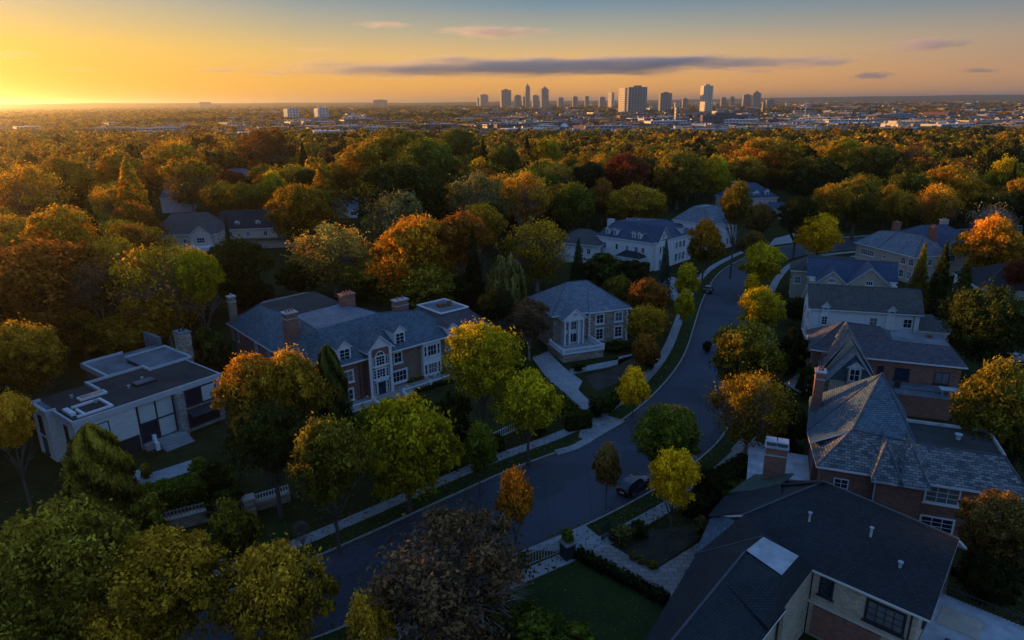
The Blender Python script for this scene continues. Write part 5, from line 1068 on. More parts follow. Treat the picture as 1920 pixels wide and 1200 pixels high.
 (1120, 745, 50, 3, 'shrub', 'darkgreen', 'dark shrub in the leaf bed of the stone house', GB), (1128, 752, 24, 1.6, 'shrub', 'olive', 'small olive shrub at the drive edge', GB), (1010, 760, 60, 4, 'shrub', 'darkgreen', 'dark shrub beside the stone house drive', GB), (1220, 652, 30, 4, 'shrub', 'darkgreen', 'dark shrub beside the left sidewalk', GB),
 (370, 860, 40, 2.5, 'shrub', 'green', 'green shrub at the modern house steps', GB), (270, 870, 26, 2, 'shrub', 'olive', 'olive shrub by the modern house garage', GB), (400, 870, 60, 4, 'shrub', 'darkgreen', 'dark shrub right of the modern house steps', GB), (420, 920, 70, 3.5, 'shrub', 'darkgreen', 'dark shrub behind the low wall pillar', GB),
 (1085, 680, 26, 1.5, 'shrub', 'darkgreen', 'small shrub at the terrace corner', GB), (1160, 640, 50, 1.6, 'shrub', 'darkgreen', 'dark planting under the stone house windows', GB), (1327, 640, 20, 2.0, 'shrub', 'blackgreen', 'little dark bush on the kerb', GB),
 (1330, 880, 60, 4, 'shrub', 'blackgreen', 'black shrub behind the bright yellow tree', GB), (1395, 905, 90, 3, 'shrub', 'darkgreen', 'dark shrub near the brick chimney stack', GB), (1880, 800, 100, 9, 'oak', 'darkgreen', 'dark tree under the olive gold tree', GG), (1860, 1040, 120, 6, 'oak', 'blackgreen', 'black tree beneath the golden brown tree', GG),
 (1385, 345, 60, 20, 'oak', 'olive', 'olive tree left of the blue slate roof', GW), (1530, 300, 110, 20, 'oak', 'darkgreen', 'dark green tree below the broad golden tree', GW), (1640, 275, 90, 21, 'oak', 'olive', 'olive crown at the wood edge on the right', GW), (1585, 262, 70, 22, 'oak', 'yellowgreen', 'yellow green crown at the wood edge on the right', GW), (1715, 278, 60, 21, 'open', 'brown', 'brown crown at the wood edge on the right', GW),
]
import os
SURVEY = []
BEH = [(60, 640, 415, 900), (433, 565, 640, 740), (528, 535, 660, 700), (640, 565, 720, 740), (700, 588, 866, 740), (1000, 520, 1178, 690), (1118, 402, 1300, 500), (1266, 388, 1392, 460), (1372, 350, 1440, 385), (1603, 432, 1830, 520),
       (1485, 470, 1680, 575), (1507, 533, 1700, 640), (1515, 600, 1780, 740), (1500, 718, 1810, 960), (285, 392, 415, 465), (410, 390, 500, 480)]
for i, (u, v, w, hh, kind, colour, label, grp) in enumerate(TREES):
    w *= .93; x, y, D = at_top(u, v, w, hh)
    if kind != 'shrub' and hh > 5:      # keep trunks out of the buildings and trees that stand behind a house behind it
        def bad(x, y, D, f):
            if house_gap(x, y) < D * .27: return True
            bv = VIS(x, y, 0)[1]
            return any(u > a - w * .3 and u < c + w * .3 and v < b2 - 3 and bv > b2 + 10 + .1 * (d - b2) and bv < d + 60 for a, b2, c, d in BEH)
        if bad(x, y, D, 1):
            for f in sorted([k / 40 for k in range(18, 52)], key=lambda q: abs(math.log(q)) * (1 if q < 1 else 3) + (.25 if q > 1 else 0)):
                t = at_top(u, v, w, hh * f)
                if not bad(*t, f): break
            if os.environ.get('CHK'): print('MOVED', label, round(f, 2), 'ok' if not bad(*t, f) else 'STILL BAD')
            if not bad(*t, f): x, y, D = t; hh *= f
    SURVEY.append(math.hypot(x, y))
    put_tree(x, y, D, hh, kind, colour, label, grp)
print('hand trees', len(TREES))

# hedges: a leafy skin over a dark core
def hedge(pts, w, hh, colour, label, dens=26):
    global rng; rng = np.random.default_rng(len(label)); C_, N_ = [], []
    b = MB(); pts = [Vector(p) for p in pts]
    for a, c in zip(pts, pts[1:]):
        L = (c - a).length; d = (c - a) / L; n = Vector((-d.y, d.x)); q = w / 2 - .12
        b.prism([tuple(p) for p in (a + n * q, a - n * q, c - n * q, c + n * q)], 0, hh - .15)
        for fx, area in (('t', L * w), ('l', L * hh), ('r', L * hh), ('e', w * hh), ('s', w * hh)):
            m = int(area * dens); s = rng.uniform(0, L, m); k = rng.uniform(-w / 2, w / 2, m); z = rng.uniform(0, hh, m); nn = np.zeros((m, 3)); j = rng.normal(size=m) * .05
            if fx == 't': z = np.full(m, hh) + j; nn[:, 2] = 1
            elif fx in 'lr': sg = 1 if fx == 'l' else -1; k = np.full(m, sg * w / 2) + j; nn[:, :2] = np.array([n.x, n.y]) * sg
            else: sg = 1 if fx == 'e' else 0; s = np.full(m, L * sg) + j; nn[:, :2] = np.array([d.x, d.y]) * (1 if sg else -1)
            C_.append(np.stack([a.x + d.x * s + n.x * k, a.y + d.y * s + n.y * k, z], 1)); N_.append(nn + unit(m) * .7)
    C_ = np.concatenate(C_); N_ = np.concatenate(N_); o0 = np.array([pts[0].x, pts[0].y, 0]); V, F, r4 = leaves(C_ - o0, N_, .20)
    bv = np.array(b.v) - o0; F2 = np.array([f for f in b.f]) + len(V); r4 = np.concatenate([r4, np.full(len(bv), .1)])
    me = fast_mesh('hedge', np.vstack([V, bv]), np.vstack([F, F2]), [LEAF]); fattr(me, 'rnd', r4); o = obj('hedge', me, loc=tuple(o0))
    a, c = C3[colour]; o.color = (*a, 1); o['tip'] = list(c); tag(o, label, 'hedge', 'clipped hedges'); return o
PX = lambda *q: [P(*a).xy for a in q]
hedge(PX((975, 690), (1020, 735), (1078, 790)), 1.8, 1.9, 'darkgreen', 'dark clipped hedge along the left of the stone house drive')
hedge(PX((1080, 800), (1088, 808)), 3.6, 2.4, 'darkgreen', 'square clipped hedge block at the mouth of the drive')
hedge(PX((1135, 775), (1195, 708)), 1.6, 1.6, 'darkgreen', 'hedge behind the small bright yellow tree')
hedge(PX((262, 955), (442, 915)), 3.0, 2.3, 'green', 'wide green hedge before the modern house')
hedge(PX((1082, 1046), (1170, 1092), (1250, 1134)), 1.0, 1.1, 'blackgreen', 'low dark hedge between lawn and paved court')
hedge(PX((1300, 975), (1345, 925), (1405, 885)), 2.6, 2.2, 'blackgreen', 'black hedge behind the yellow tree and the dark bed')
hedge(PX((1125, 502), (1215, 512)), 2.5, 2.5, 'darkgreen', 'hedge before the white dormered house')
hedge(PX((762, 722), (832, 702)), 1.6, 1.0, 'olive', 'low hedge below the mansion balustrade')
hedge(PX((776, 736), (846, 716)), 1.2, .8, 'darkgreen', 'second lower hedge below the mansion balustrade')
hedge(PX((880, 868), (940, 842)), 1.5, 2.0, 'darkgreen', 'hedge behind the left sidewalk near the narrow dark tree')

# fallen leaves on verges, pavements and along the kerbs
rng = np.random.default_rng(77); pts_ = []
for line, dr in ((LKa, 1), (RKa, -1)):
    for i in range(len(line) - 1):
        a_, c_ = line[i], line[i + 1]; L_ = np.hypot(*(c_ - a_))
        if a_[1] > 170 or L_ < 1e-3 or a_[1] < 30: continue
        n_ = int(L_ * 26); t_ = rng.uniform(0, 1, n_)[:, None]; nn_ = np.array([-(c_ - a_)[1], (c_ - a_)[0]]) / L_ * dr
        off_ = np.where(rng.uniform(0, 1, n_) < .35, -np.abs(rng.normal(size=n_)) * .45 - .05, rng.uniform(.3, 4.6, n_))[:, None]
        q_ = a_ + (c_ - a_) * t_ + nn_ * off_; z_ = np.where(off_[:, 0] < 0, .03, .17); pts_.append(np.column_stack([q_, z_]))
for (x, y, r) in placed:
    if 35 < y < 120 and abs(x) < 60 and r > 2:
        n_ = int(r * r * 12); a_ = rng.uniform(0, 6.28, n_); q = np.sqrt(rng.uniform(0, 1, n_)) * r * 1.7; pts_.append(np.column_stack([x + np.cos(a_) * q, y + np.sin(a_) * q, np.full(n_, .18)]))
C_ = np.concatenate(pts_); N_ = np.tile([0, 0, 1.0], (len(C_), 1)) + rng.normal(size=C_.shape) * .15
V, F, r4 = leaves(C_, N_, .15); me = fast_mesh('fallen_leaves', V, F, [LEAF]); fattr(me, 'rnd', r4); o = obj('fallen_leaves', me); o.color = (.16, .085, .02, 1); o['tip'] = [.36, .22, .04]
tag(o, 'dry autumn leaves strewn on verges, pavement and kerb', kind='stuff')

# fences, walls, gate, pillars
def fence(name, pts, z, hh, gap, m, label, th=.03, cap=None):
    b = MB(); pts = [Vector(p) for p in pts]; o0 = pts[0].copy(); pts = [p - o0 for p in pts]
    for a, c in zip(pts, pts[1:]):
        L = (c - a).length; d = (c - a) / L; n = Vector((-d.y, d.x))
        for zz in (z + .15, z + hh - .15):
            b.prism([tuple(p) for p in (a + n * .03, a - n * .03, c - n * .03, c + n * .03)], zz, zz + .06)
        for i in range(int(L / gap) + 1):
            p = a + d * i * gap; b.box(p.x - th, p.y - th, z, p.x + th, p.y + th, z + hh)
    o = b.build(name, m, loc=(o0.x, o0.y, 0)); tag(o, label, 'fence'); return o
fence('picket_fence', PX((988, 1062), (1054, 1036)), 0, 1.5, .33, plain('pale_iron', (.35, .35, .36), .5, .2), 'pale iron picket fence left of the shrub-topped gate pillar', .045)
def wall_thing(name, pts, w, hh, m, label, cap=None):
    b = MB(); pts = [Vector(p) for p in pts]; o0 = pts[0].copy(); pts = [p - o0 for p in pts]
    for a, c in zip(pts, pts[1:]):
        d = (c - a).normalized(); n = Vector((-d.y, d.x)); q = w / 2
        b.prism([tuple(p) for p in (a + n * q, a - n * q, c - n * q, c + n * q)], 0, hh, 0); q += .08
        if cap: b.prism([tuple(p) for p in (a + n * q, a - n * q, c - n * q, c + n * q)], hh + .002, hh + .12, 1)
    return tag(b.build(name, [m, cap or m], loc=(o0.x, o0.y, 0)), label, 'wall')
wall_thing('garden_wall', PX((300, 1000), (458, 958)), .5, 1.3, STONE, 'low stone garden wall below the wide green hedge', STUCCO_TAN)
fence('railing_fence', PX((303, 998), (456, 958)), 1.42, .8, .35, plain('tan_rail', (.30, .27, .22), .6, .2), 'pale railing on the low stone garden wall', .05)
wall_thing('garden_wall', PX((478, 958), (545, 938)), .5, 1.0, STONE, 'short stone wall right of the gate pillar', STUCCO_TAN)
fence('railing_fence', PX((480, 957), (543, 938)), 1.12, .9, .3, STUCCO, 'white railing on the short stone wall', .04)
fence('railing_fence', PX((838, 870), (905, 850)), .2, 1.0, .3, WHITE, 'white railing behind the left sidewalk', .05)
fence('railing_fence', PX((905, 840), (985, 802)), .3, 1.2, .4, WHITE, 'white railing left of the yellow green drive tree', .05)
def pillar(pos, w, hh, m, cap, label, shrub=False):
    b = MB(); b.box(-w / 2, -w / 2, 0, w / 2, w / 2, hh, 0); b.box(-w / 2 - .1, -w / 2 - .1, hh + .002, w / 2 + .1, w / 2 + .1, hh + .18, 1)
    return tag(b.build('gate_pillar', [m, cap], loc=(pos.x, pos.y, 0), rz=R(30)), label, 'pillar')
pillar(P(470, 965), 1.1, 2.0, STONE, STUCCO_TAN, 'stone gate pillar at the right end of the garden wall'); pillar(P(1064, 1046), 1.1, 1.7, DARKM, STONE_GREY, 'dark gate pillar under a clipped shrub beside the lawn')
x, y, D = at_top(1064, 1008, 26, 2.9); rr_ = put_tree(P(1064, 1046).x, P(1064, 1046).y, 1.5, 1.2, 'shrub', 'green', 'clipped domed shrub on top of the gate pillar', GB, parts=False); rr_.location.z = 1.9
fence('iron_gate', PX((1127, 1016), (1145, 1004)), .15, 1.7, .16, DARKM, 'small open black iron gate at the paved court', .03)
b = MB(); b.box(-.12, -.12, 0, .12, .12, 1.0, 0); b.box(-.2, -.28, 1.0, .2, .28, 1.35, 0); b.box(-.21, -.05, 1.35, .21, .05, 1.42, 1)
tag(b.build('letter_box', [WHITE, DARKM], loc=tuple(P(420, 1070)), rz=.5), 'pale letter box on the verge by the young olive tree', 'letter box')
for i, (u, v, lb) in enumerate([(570, 1035, 'thin bare sapling with stakes on the lower left verge'), ]):
    put_tree(P(u, v).x, P(u, v).y, 1.6, 3.6, 'bare', 'brown', lb, GS_)

# ------------------------------------------------------------------ parked cars
def paint(name, c):
    m, nt, b, out = mat(name); b.inputs['Base Color'].default_value = (*c, 1); b.inputs['Roughness'].default_value = .25; b.inputs['Metallic'].default_value = .4
    b.inputs['Coat Weight'].default_value = .8; return m
RUB = plain('tyre_rubber', (.02, .02, .02), .9, .1); RIM = plain('wheel_rim', (.4, .41, .43), .35, .1, metal=.8)
def lampm(name, c): m, nt, b, out = mat(name); b.inputs['Base Color'].default_value = (*c, 1); b.inputs['Roughness'].default_value = .15; return m
TAIL = lampm('red_lens', (.35, .01, .01)); HEADL = lampm('clear_lens', (.6, .62, .65)); PLATE = lampm('number_plate', (.6, .6, .6))
def make_car(paintm, label, name='parked_car'):
    t = tag(empty(name, (0, 0, 0)), label, 'car', 'cars parked along the street')
    # sections from the nose to the tail: x, half width, belt z, sill z, roof half width, roof z (0 = no cabin)
    S = [(2.32, .62, .62, .32, .50, .66), (2.15, .84, .80, .22, .68, .84), (1.5, .92, .92, .20, .74, .98), (1.0, .93, .98, .20, .72, 1.04), (.35, .94, 1.0, .20, .62, 1.46), (-.5, .94, 1.02, .20, .62, 1.54), (-1.4, .93, 1.02, .20, .61, 1.50), (-2.0, .90, 1.02, .22, .60, 1.24), (-2.28, .84, .98, .26, .62, 1.02), (-2.36, .72, .80, .34, .55, .82)]
    b = MB(); gl = MB()
    def ring(s): x, w, bz, sz, rw, rz = s; return [(x, -w * .9, sz), (x, -w, (sz + bz) / 2), (x, -w * .96, bz), (x, -rw, rz), (x, 0, rz + .03), (x, rw, rz), (x, w * .96, bz), (x, w, (sz + bz) / 2), (x, w * .9, sz)]
    rs = [ring(s) for s in S]
    for i in range(len(rs) - 1):
        for k in range(8):
            side = k in (2, 5); cabin = 3 <= i <= 7; q = [rs[i][k], rs[i][k + 1], rs[i + 1][k + 1], rs[i + 1][k]][::-1]
            b.poly(q)
            if side and 3 <= i <= 6:
                n = -1 if k == 2 else 1; c = sum((Vector(p) for p in q), Vector()) / 4; gl.poly([tuple(c + (Vector(p) - c) * .86 + Vector((0, n * .012, .006))) for p in q])
            if i in (3, 6, 7) and k in (3, 4):
                c = sum((Vector(p) for p in q), Vector()) / 4; gl.poly([tuple(c + (Vector(p) - c) * (.92 if i != 6 else .5) + Vector((.004 if i == 3 else -.004, 0, .014))) for p in q])
        b.poly([rs[i][0], rs[i + 1][0], rs[i + 1][8], rs[i][8]][::-1])
    b.poly(rs[0]); b.poly(rs[-1][::-1])
    b.build('body', paintm, t, smooth=False); gl.build('windows', GLASS, t)
    for x in (1.42, -1.45):
        for s in (-1, 1):
            w = MB(); w.tube([(x, s * .74, .34), (x, s * .96, .34)], .34, 16); o = w.build('wheel', RUB, t)
            r = MB(); r.tube([(x, s * .962, .34), (x, s * .975, .34)], .21, 12); r.build('rim', RIM, o)
    for s in (-1, 1):
        w = MB(); w.box(-2.40, s * .62 - .2, .80, -2.26, s * .62 + .2, 1.0); w.build('taillight', TAIL, t)
        w = MB(); w.box(2.12, s * .62 - .18, .62, 2.30, s * .62 + .18, .76); w.build('headlight', HEADL, t)
        w = MB(); w.box(.72, s * 1.0 - .1, 1.0, .92, s * 1.0 + .1, 1.12); w.build('wing_mirror', paintm, t)
    w = MB(); w.box(-2.41, -.26, .55, -2.35, .26, .68); w.build('number_plate', PLATE, t); w = MB(); w.box(-.05, -.4, 1.575, -.02, .4, 1.6); w.box(-1.35, -.55, 1.53, .3, -.51, 1.58); w.box(-1.35, .51, 1.53, .3, .55, 1.58); w.build('roof_rail', RIM, t)
    return t
def place_car(t, u, v, u2, v2):
    a, b_ = P(u, v), P(u2, v2); d = b_ - a; t.location = (a.x, a.y, .014); t.rotation_euler.z = math.atan2(d.y, d.x)
place_car(make_car(paint('black_paint', (.012, .014, .018)), 'shiny black car parked on the right kerb beside the bright yellow tree'), 1188, 917, 1226, 890)
place_car(make_car(paint('dark_paint', (.03, .03, .03)), 'dark car parked on the left kerb up the street'), 1328, 547, 1333, 537)
place_car(make_car(paint('navy_paint', (.03, .045, .08)), 'dark blue car half hidden behind the yellow green street tree'), 1399, 563, 1404, 552)
place_car(make_car(paint('silver_paint', (.35, .38, .42)), 'silver car behind the trees near the right edge'), 1905, 678, 1960, 672)
t = tag(empty('patio_lounger', tuple(P(1302, 1074)), .6), 'blue grey cushioned garden lounger on the paved court by the porch post', 'lounger')
bb = MB(); bb.box(-.9, -.4, .35, .7, .4, .5); bb.build('seat', SLATE, t); bb = MB(); bb.solid([(.7, -.4, .5), (1.2, -.4, .95), (1.2, .4, .95), (.7, .4, .5)], [(0, 3, 2, 1)], .12); bb.build('backrest', SLATE, t)
for x in (-.8, .6):
    for y in (-.35, .35): bb = MB(); bb.box(x - .04, y - .04, .14, x + .04, y + .04, .35); bb.build('leg', DARKM, t)

# ------------------------------------------------------------------ the woods behind the houses
KEEP = [(60, 610, 415, 900), (433, 530, 866, 760), (994, 518, 1180, 690), (1118, 400, 1300, 500), (1264, 385, 1392, 460), (1372, 348, 1440, 385), (1603, 430, 1830, 520), (1485, 470, 1680, 575),
        (1507, 530, 1790, 640), (1515, 600, 1815, 740), (1430, 715, 1920, 1000), (1215, 900, 1800, 1200), (285, 392, 415, 465), (410, 390, 545, 480), (120, 352, 180, 392), (305, 352, 350, 385), (410, 314, 465, 338),
        (612, 380, 680, 408), (262, 286, 305, 298), (1842, 512, 1920, 570), (1440, 440, 1610, 480), (1290, 480, 1400, 760), (1000, 640, 1190, 830), (1790, 405, 2000, 570), (1500, 400, 1590, 470)]
KEEP2 = []
for q, (x, y, r) in zip(TREES, placed):
    if q[2] > 60: KEEP2.append((q[0] - q[2] * .38, q[1], q[0] + q[2] * .38, q[1] + q[2] * .6, math.hypot(x, y)))
KEEPD = [math.hypot(*P((a + c) / 2, b_ + .45 * (d - b_)).xy) for a, b_, c, d in KEEP] + [q[4] for q in KEEP2]
KEEP += [q[:4] for q in KEEP2]
def shape_ok(x, y, r, hh):
    t = VIS(x, y, hh); b_ = VIS(x, y, 0)
    if t is None or b_ is None: return False
    w = r * FPX / math.hypot(x, y); D_ = math.hypot(x, y)
    for (a, b2, c, d), kd in zip(KEEP, KEEPD):
        if D_ < kd and t[0] + w * .8 > a and t[0] - w * .8 < c and t[1] < d and b_[1] - 4 > b2: return False
    return True
MIX = [('oak', 'goldolive', 5), ('oak', 'olive', 5), ('oak', 'green', 3), ('oak', 'darkgreen', 4), ('maple', 'yellowgreen', 3), ('maple', 'goldolive', 3), ('open', 'gold', 2), ('oak', 'gold', 2), ('oak', 'rust', 1.2), ('open', 'brown', 1), ('spruce', 'blackgreen', 1.5), ('oak', 'blackgreen', 2), ('open', 'goldolive', 2), ('larch', 'olive', .5)]
MIXL = [('oak', 'gold', 5), ('oak', 'goldolive', 5), ('open', 'gold', 3), ('maple', 'rust', 2), ('oak', 'olive', 3), ('oak', 'rust', 2), ('spruce', 'blackgreen', .8), ('open', 'lightgold', 1), ('oak', 'darkgreen', 1)]
CN = {'goldolive': 'gold olive', 'olive': 'olive', 'green': 'green', 'darkgreen': 'dark green', 'yellowgreen': 'yellow green', 'gold': 'golden', 'rust': 'rust', 'brown': 'brown', 'blackgreen': 'near-black', 'lightgold': 'pale gold'}
KN = {'oak': 'round', 'maple': 'pointed', 'open': 'airy', 'spruce': 'spruce', 'larch': 'larch'}
rw = random.Random(21)
def pick(mx):
    t = rw.uniform(0, sum(q[2] for q in mx))
    for q in mx:
        t -= q[2]
        if t <= 0: return q
    return mx[-1]
cand = []
grid = {}
def near(x, y, r):
    gx, gy = int(x // 12), int(y // 12)
    for i in range(gx - 2, gx + 3):
        for j in range(gy - 2, gy + 3):
            for (a, b_, c) in grid.get((i, j), ()):
                if (a - x) ** 2 + (b_ - y) ** 2 < ((r + c) * .80) ** 2: return True
    return False
def addg(x, y, r): grid.setdefault((int(x // 12), int(y // 12)), []).append((x, y, r))
for (x, y, r) in placed: addg(x, y, r)
tries = 0
while tries < 26000:
    tries += 1
    y = 62 + 620 * rw.random() ** .75; x = rw.uniform(-.80, .80) * y + rw.uniform(-12, 12)
    d = math.hypot(x, y); az = x / y
    lim = 445 if az > -.1 else 445 + (-.1 - az) * 380
    if az > .35: lim = 445 - (az - .35) * 60
    lim += 18 * math.sin(az * 31) + 10 * math.sin(az * 77)
    if y > lim: continue
    if az > -.05 and y < 205 and not (az > .55 and y > 120): continue       # gardens and the street
    r = rw.uniform(4.6, 8.6) * (1 if d > 140 else .85); hh = rw.uniform(13, 19) + (1.5 if 200 < d < 320 else -1.5 if d > 350 else 0)
    if near(x, y, r): continue
    if road_dist(x, y) < 4 + r * .6 or not clear_of_houses(x, y, r * .7) or not shape_ok(x, y, r, hh): continue
    k = pick(MIXL if az < -.38 else MIX); addg(x, y, r)
    if k[0] == 'spruce': r *= .62; hh += 3
    cand.append((d, x, y, r, hh, k))
side_wood = []
for _ in range(3000):          # the wood carried on unseen, left of the view, added to shade the foreground
    y = rw.uniform(38, 260); x = -rw.uniform(.86, 1.0) * y * .95 - rw.uniform(8, 130); r = rw.uniform(4.5, 7)
    if near(x, y, r) or math.hypot(x, y) < 88: continue
    v_ = VIS(x, y, 18)
    if v_ is not None and v_[0] > -190: continue
    addg(x, y, r); side_wood.append((0, x, y, r, rw.uniform(14, 19), pick(MIXL)))
cand.sort(key=lambda q: q[0])
n_ind = 292 - len(TREES)
LM = [(740, 250, 'the highest oak'), (495, 245, 'the thin rusty tree'), (235, 300, 'the tall larch'), (55, 465, 'the huge rust tree'), (620, 428, 'the pale gold maple'), (780, 412, 'the glowing orange maple'), (1175, 293, 'the crimson maple'),
      (1445, 262, 'the broad golden tree'), (1540, 405, 'the brilliant yellow tree'), (1868, 413, 'the orange maple'), (350, 420, 'the cream house'), (480, 420, 'the brown timbered house'), (1210, 440, 'the white dormered house'), (1330, 400, 'the pale house'),
      (1405, 365, 'the blue slate roof'), (1700, 450, 'the tan house'), (988, 255, 'the black spruce'), (945, 276, 'the round green tree'), (1715, 278, 'the brown crown'), (985, 328, 'the feathery centre tree'), (645, 390, 'the low garden house'), (150, 370, 'the grey hipped house'),
      (435, 325, 'the teal roof'), (1872, 380, 'the bare pale tree'), (1085, 480, 'the low grey wing'), (30, 318, 'the sparse orange gold tree'), (240, 640, 'the modern house'), (1870, 560, 'the dark ranch roof'), (1300, 288, 'the olive brown oak'), (1612, 340, 'the broad olive tree')]
used_lab = {}
def rel_label(u, v, adj, noun):
    """adj + noun + where it stands next to a landmark; tries the nearest landmarks until the words are new"""
    for (a, b_, nm) in sorted(LM, key=lambda q: math.hypot(q[0] - u, (q[1] - v) * 2)):
        du, dv = u - a, v - b_
        if abs(du) > abs(dv) * 1.2: w = ('just ' if abs(du) < 45 else '') + ('left of ' if du < 0 else 'right of ')
        else: w = ('close behind ' if dv > -18 else 'well behind ') if dv < 0 else ('just below ' if dv < 25 else 'below ')
        lb = f'{adj} {noun} {w}{nm}'
        if lb not in used_lab: used_lab[lb] = 1; return lb
    return lb
for (d, x, y, r, hh, k) in cand[:n_ind]:
    v_ = VIS(x, y, hh); lb = rel_label(v_[0], v_[1], CN[k[1]], {'spruce': 'spruce', 'larch': 'larch'}.get(k[0], KN[k[0]] + ' tree'))
    put_tree(x, y, r * 2 * 1.12, hh, k[0], k[1], lb, GW, parts=d < 330)
print('wood trees', len(cand), 'individual', min(len(cand), n_ind))

def mass(name, items, lods, label):
    """many far crowns in one mesh with colour attributes; items = (x, y, r, h, colours, lod)"""
    Vs, Fs, Rs, T1, T2 = [], [], [], [], []; off = 0
    for (x, y, r, hh, (c1, c2), li) in items:
        V, F, r4 = lods[li % len(lods)]; a = rw.uniform(0, 6.28); ca, sa = math.cos(a), math.sin(a); z0 = 0
        W = np.empty_like(V); W[:, 0] = x + (V[:, 0] * ca - V[:, 1] * sa) * r * 2; W[:, 1] = y + (V[:, 0] * sa + V[:, 1] * ca) * r * 2; W[:, 2] = V[:, 2] * hh
        Vs.append(W); Fs.append(F + off); off += len(V); Rs.append(r4); j = rw.uniform(.8, 1.2)
        T1.append(np.tile(np.array(c1) * j * np.array([1.25, 1, .8]), (len(V), 1))); T2.append(np.tile(np.array(c2) * j * 1.25, (len(V), 1)))
    me = fast_mesh(name, np.concatenate(Vs), np.concatenate(Fs), [LEAF_MASS]); fattr(me, 'rnd', np.concatenate(Rs))
    for nm, T in (('tint', T1), ('tint2', T2)):
        a = me.attributes.new(nm, 'FLOAT_VECTOR', 'POINT'); a.data.foreach_set('vector', np.concatenate(T).astype(np.float32).ravel())
    o = obj(name, me); tag(o, label, kind='stuff'); return o
def lod(seed, **kw):
    C_, N_, Rn, lf, lc = crown_broad(seed, **kw); return leaves(C_, N_, lf, rnd=Rn)
L1 = [lod(200 + i, base=.1, lobes=16, sprays=12, per=5, leaf=.06) for i in range(4)]
L2 = [lod(220 + i, base=.05, lobes=8, sprays=6, per=3, leaf=.13) for i in range(3)]
mass('distant_woods', [(x, y, r * 1.12, hh, C3[k[1]], rw.randrange(4)) for (d, x, y, r, hh, k) in cand[n_ind:] + side_wood], L1, 'autumn wood running up to the edge of the town')  # side_wood part: out-of-view trees added to block low sun

# ------------------------------------------------------------------ the town
def hor(u): return 198.2 - .00838 * (u - 16)
def facade(name, wall, glassc, fw, fh, gx=.55, gy=.5):
    """rows of windows from the metre UVs; the wall colour follows the object"""
    m, nt, b, out = mat(name); uv = nt.nodes.new('ShaderNodeUVMap'); sp = nt.nodes.new('ShaderNodeSeparateXYZ'); nt.links.new(uv.outputs[0], sp.inputs[0])
    wx = mth(nt, 'LESS_THAN', mth(nt, 'FRACT', mth(nt, 'DIVIDE', sp.outputs[0], fw)), gx); wy = mth(nt, 'LESS_THAN', mth(nt, 'FRACT', mth(nt, 'DIVIDE', sp.outputs[1], fh)), gy)
    ge = nt.nodes.new('ShaderNodeNewGeometry'); sn = nt.nodes.new('ShaderNodeSeparateXYZ'); nt.links.new(ge.outputs['Normal'], sn.inputs[0])
    up = mth(nt, 'LESS_THAN', mth(nt, 'ABSOLUTE', sn.outputs[2]), .5); k = mth(nt, 'MULTIPLY', mth(nt, 'MULTIPLY', wx, wy), up)
    oi = nt.nodes.new('ShaderNodeObjectInfo'); base = oi.outputs['Color'] if wall is None else None
    if wall == 'attr': a = nt.nodes.new('ShaderNodeAttribute'); a.attribute_name = 'tint'; base = a.outputs['Color']
    nt.links.new(mixc(nt, k, base, glassc), b.inputs['Base Color']); nt.links.new(mth(nt, 'ADD', mth(nt, 'MULTIPLY', k, -.5), .8), b.inputs['Roughness']); return m
F_RES = facade('residential_facade', None, (.03, .035, .05), 8.4, 6.2, .55, .5); F_BAND = facade('banded_facade', None, (.03, .035, .05), 400, 3.6, 2, .45); F_LOW = facade('low_facade', None, (.03, .04, .05), 5, 3.6, .7, .45)
F_MASS = facade('roofscape', 'attr', (.03, .04, .05), 4, 3.4, .6, .45)
UPX = []
def block(u, vtop, vbase, wpx, rot=-25, depth=.55, colour=(.35, .33, .31), fm=None, name='tower_block', label='', cat='building', group=None, roof='plant', tiers=None, lit=None):
    d0 = P(u, vbase, 0); dist = d0.y * math.cos(0) ; vh = hor(u)
    sl = math.hypot(d0.x, d0.y); hh = CAM_H + (vh - vtop) / FPX * sl * 1.0 / 1.0; W = wpx / FPX * sl
    # the footprint: a rectangle turned by rot whose projected width is W
    a = R(abs(rot) if abs(rot) < 40 else 30); rot = math.degrees(a); w = W / (abs(math.cos(a)) + depth * abs(math.sin(a))); dp = w * depth
    root = tag(empty(name, (d0.x, d0.y + dp * .6, 0), a - math.atan2(d0.x, d0.y)), label, cat, group)
    b = MB(); b.box(-w / 2, -dp / 2, 0, w / 2, dp / 2, hh)
    if tiers:
        for (x0, x1, z) in tiers: b.box(x0 * w, -dp * .42, hh - .01, x1 * w, dp * .42, hh * z)
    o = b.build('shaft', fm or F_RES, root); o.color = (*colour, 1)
    # piers standing proud of the walls give the long faces their relief
    if w * FPX / sl > 14:
        p = MB(); n = max(3, int(w / 9))
        for i in range(n + 1):
            x = -w / 2 + w * i / n; p.box(x - .5, -dp / 2 - .7, 0, x + .5, -dp / 2 - .003, hh * .985)
        q = p.build('pier', F_LOW if False else plainc(colour), root)
    if roof == 'plant':
        r_ = MB(); r_.box(-w * .22, -dp * .25, hh, w * .22, dp * .25, hh + max(3, hh * .055)); q = r_.build('roof_plant', plainc(tuple(c * .8 for c in colour)), root)
    elif roof == 'spire':
        r_ = MB(); r_.box(-w * .3, -dp * .3, hh, w * .3, dp * .3, hh * 1.06); r_.box(-w * .16, -dp * .16, hh * 1.06, w * .16, dp * .16, hh * 1.11); r_.tube([(0, 0, hh * 1.1), (0, 0, hh * 1.22)], [1.2, .3], 5); r_.build('roof_plant', plainc(tuple(c * .8 for c in colour)), root)
    UPX.append((u, (vtop + vbase) / 2, label)); return root
_pc = {}
def plainc(c):
    k = tuple(round(x, 2) for x in c)
    if k not in _pc: _pc[k] = plain('render_%d' % len(_pc), k, .8, .1, .05)
    return _pc[k]
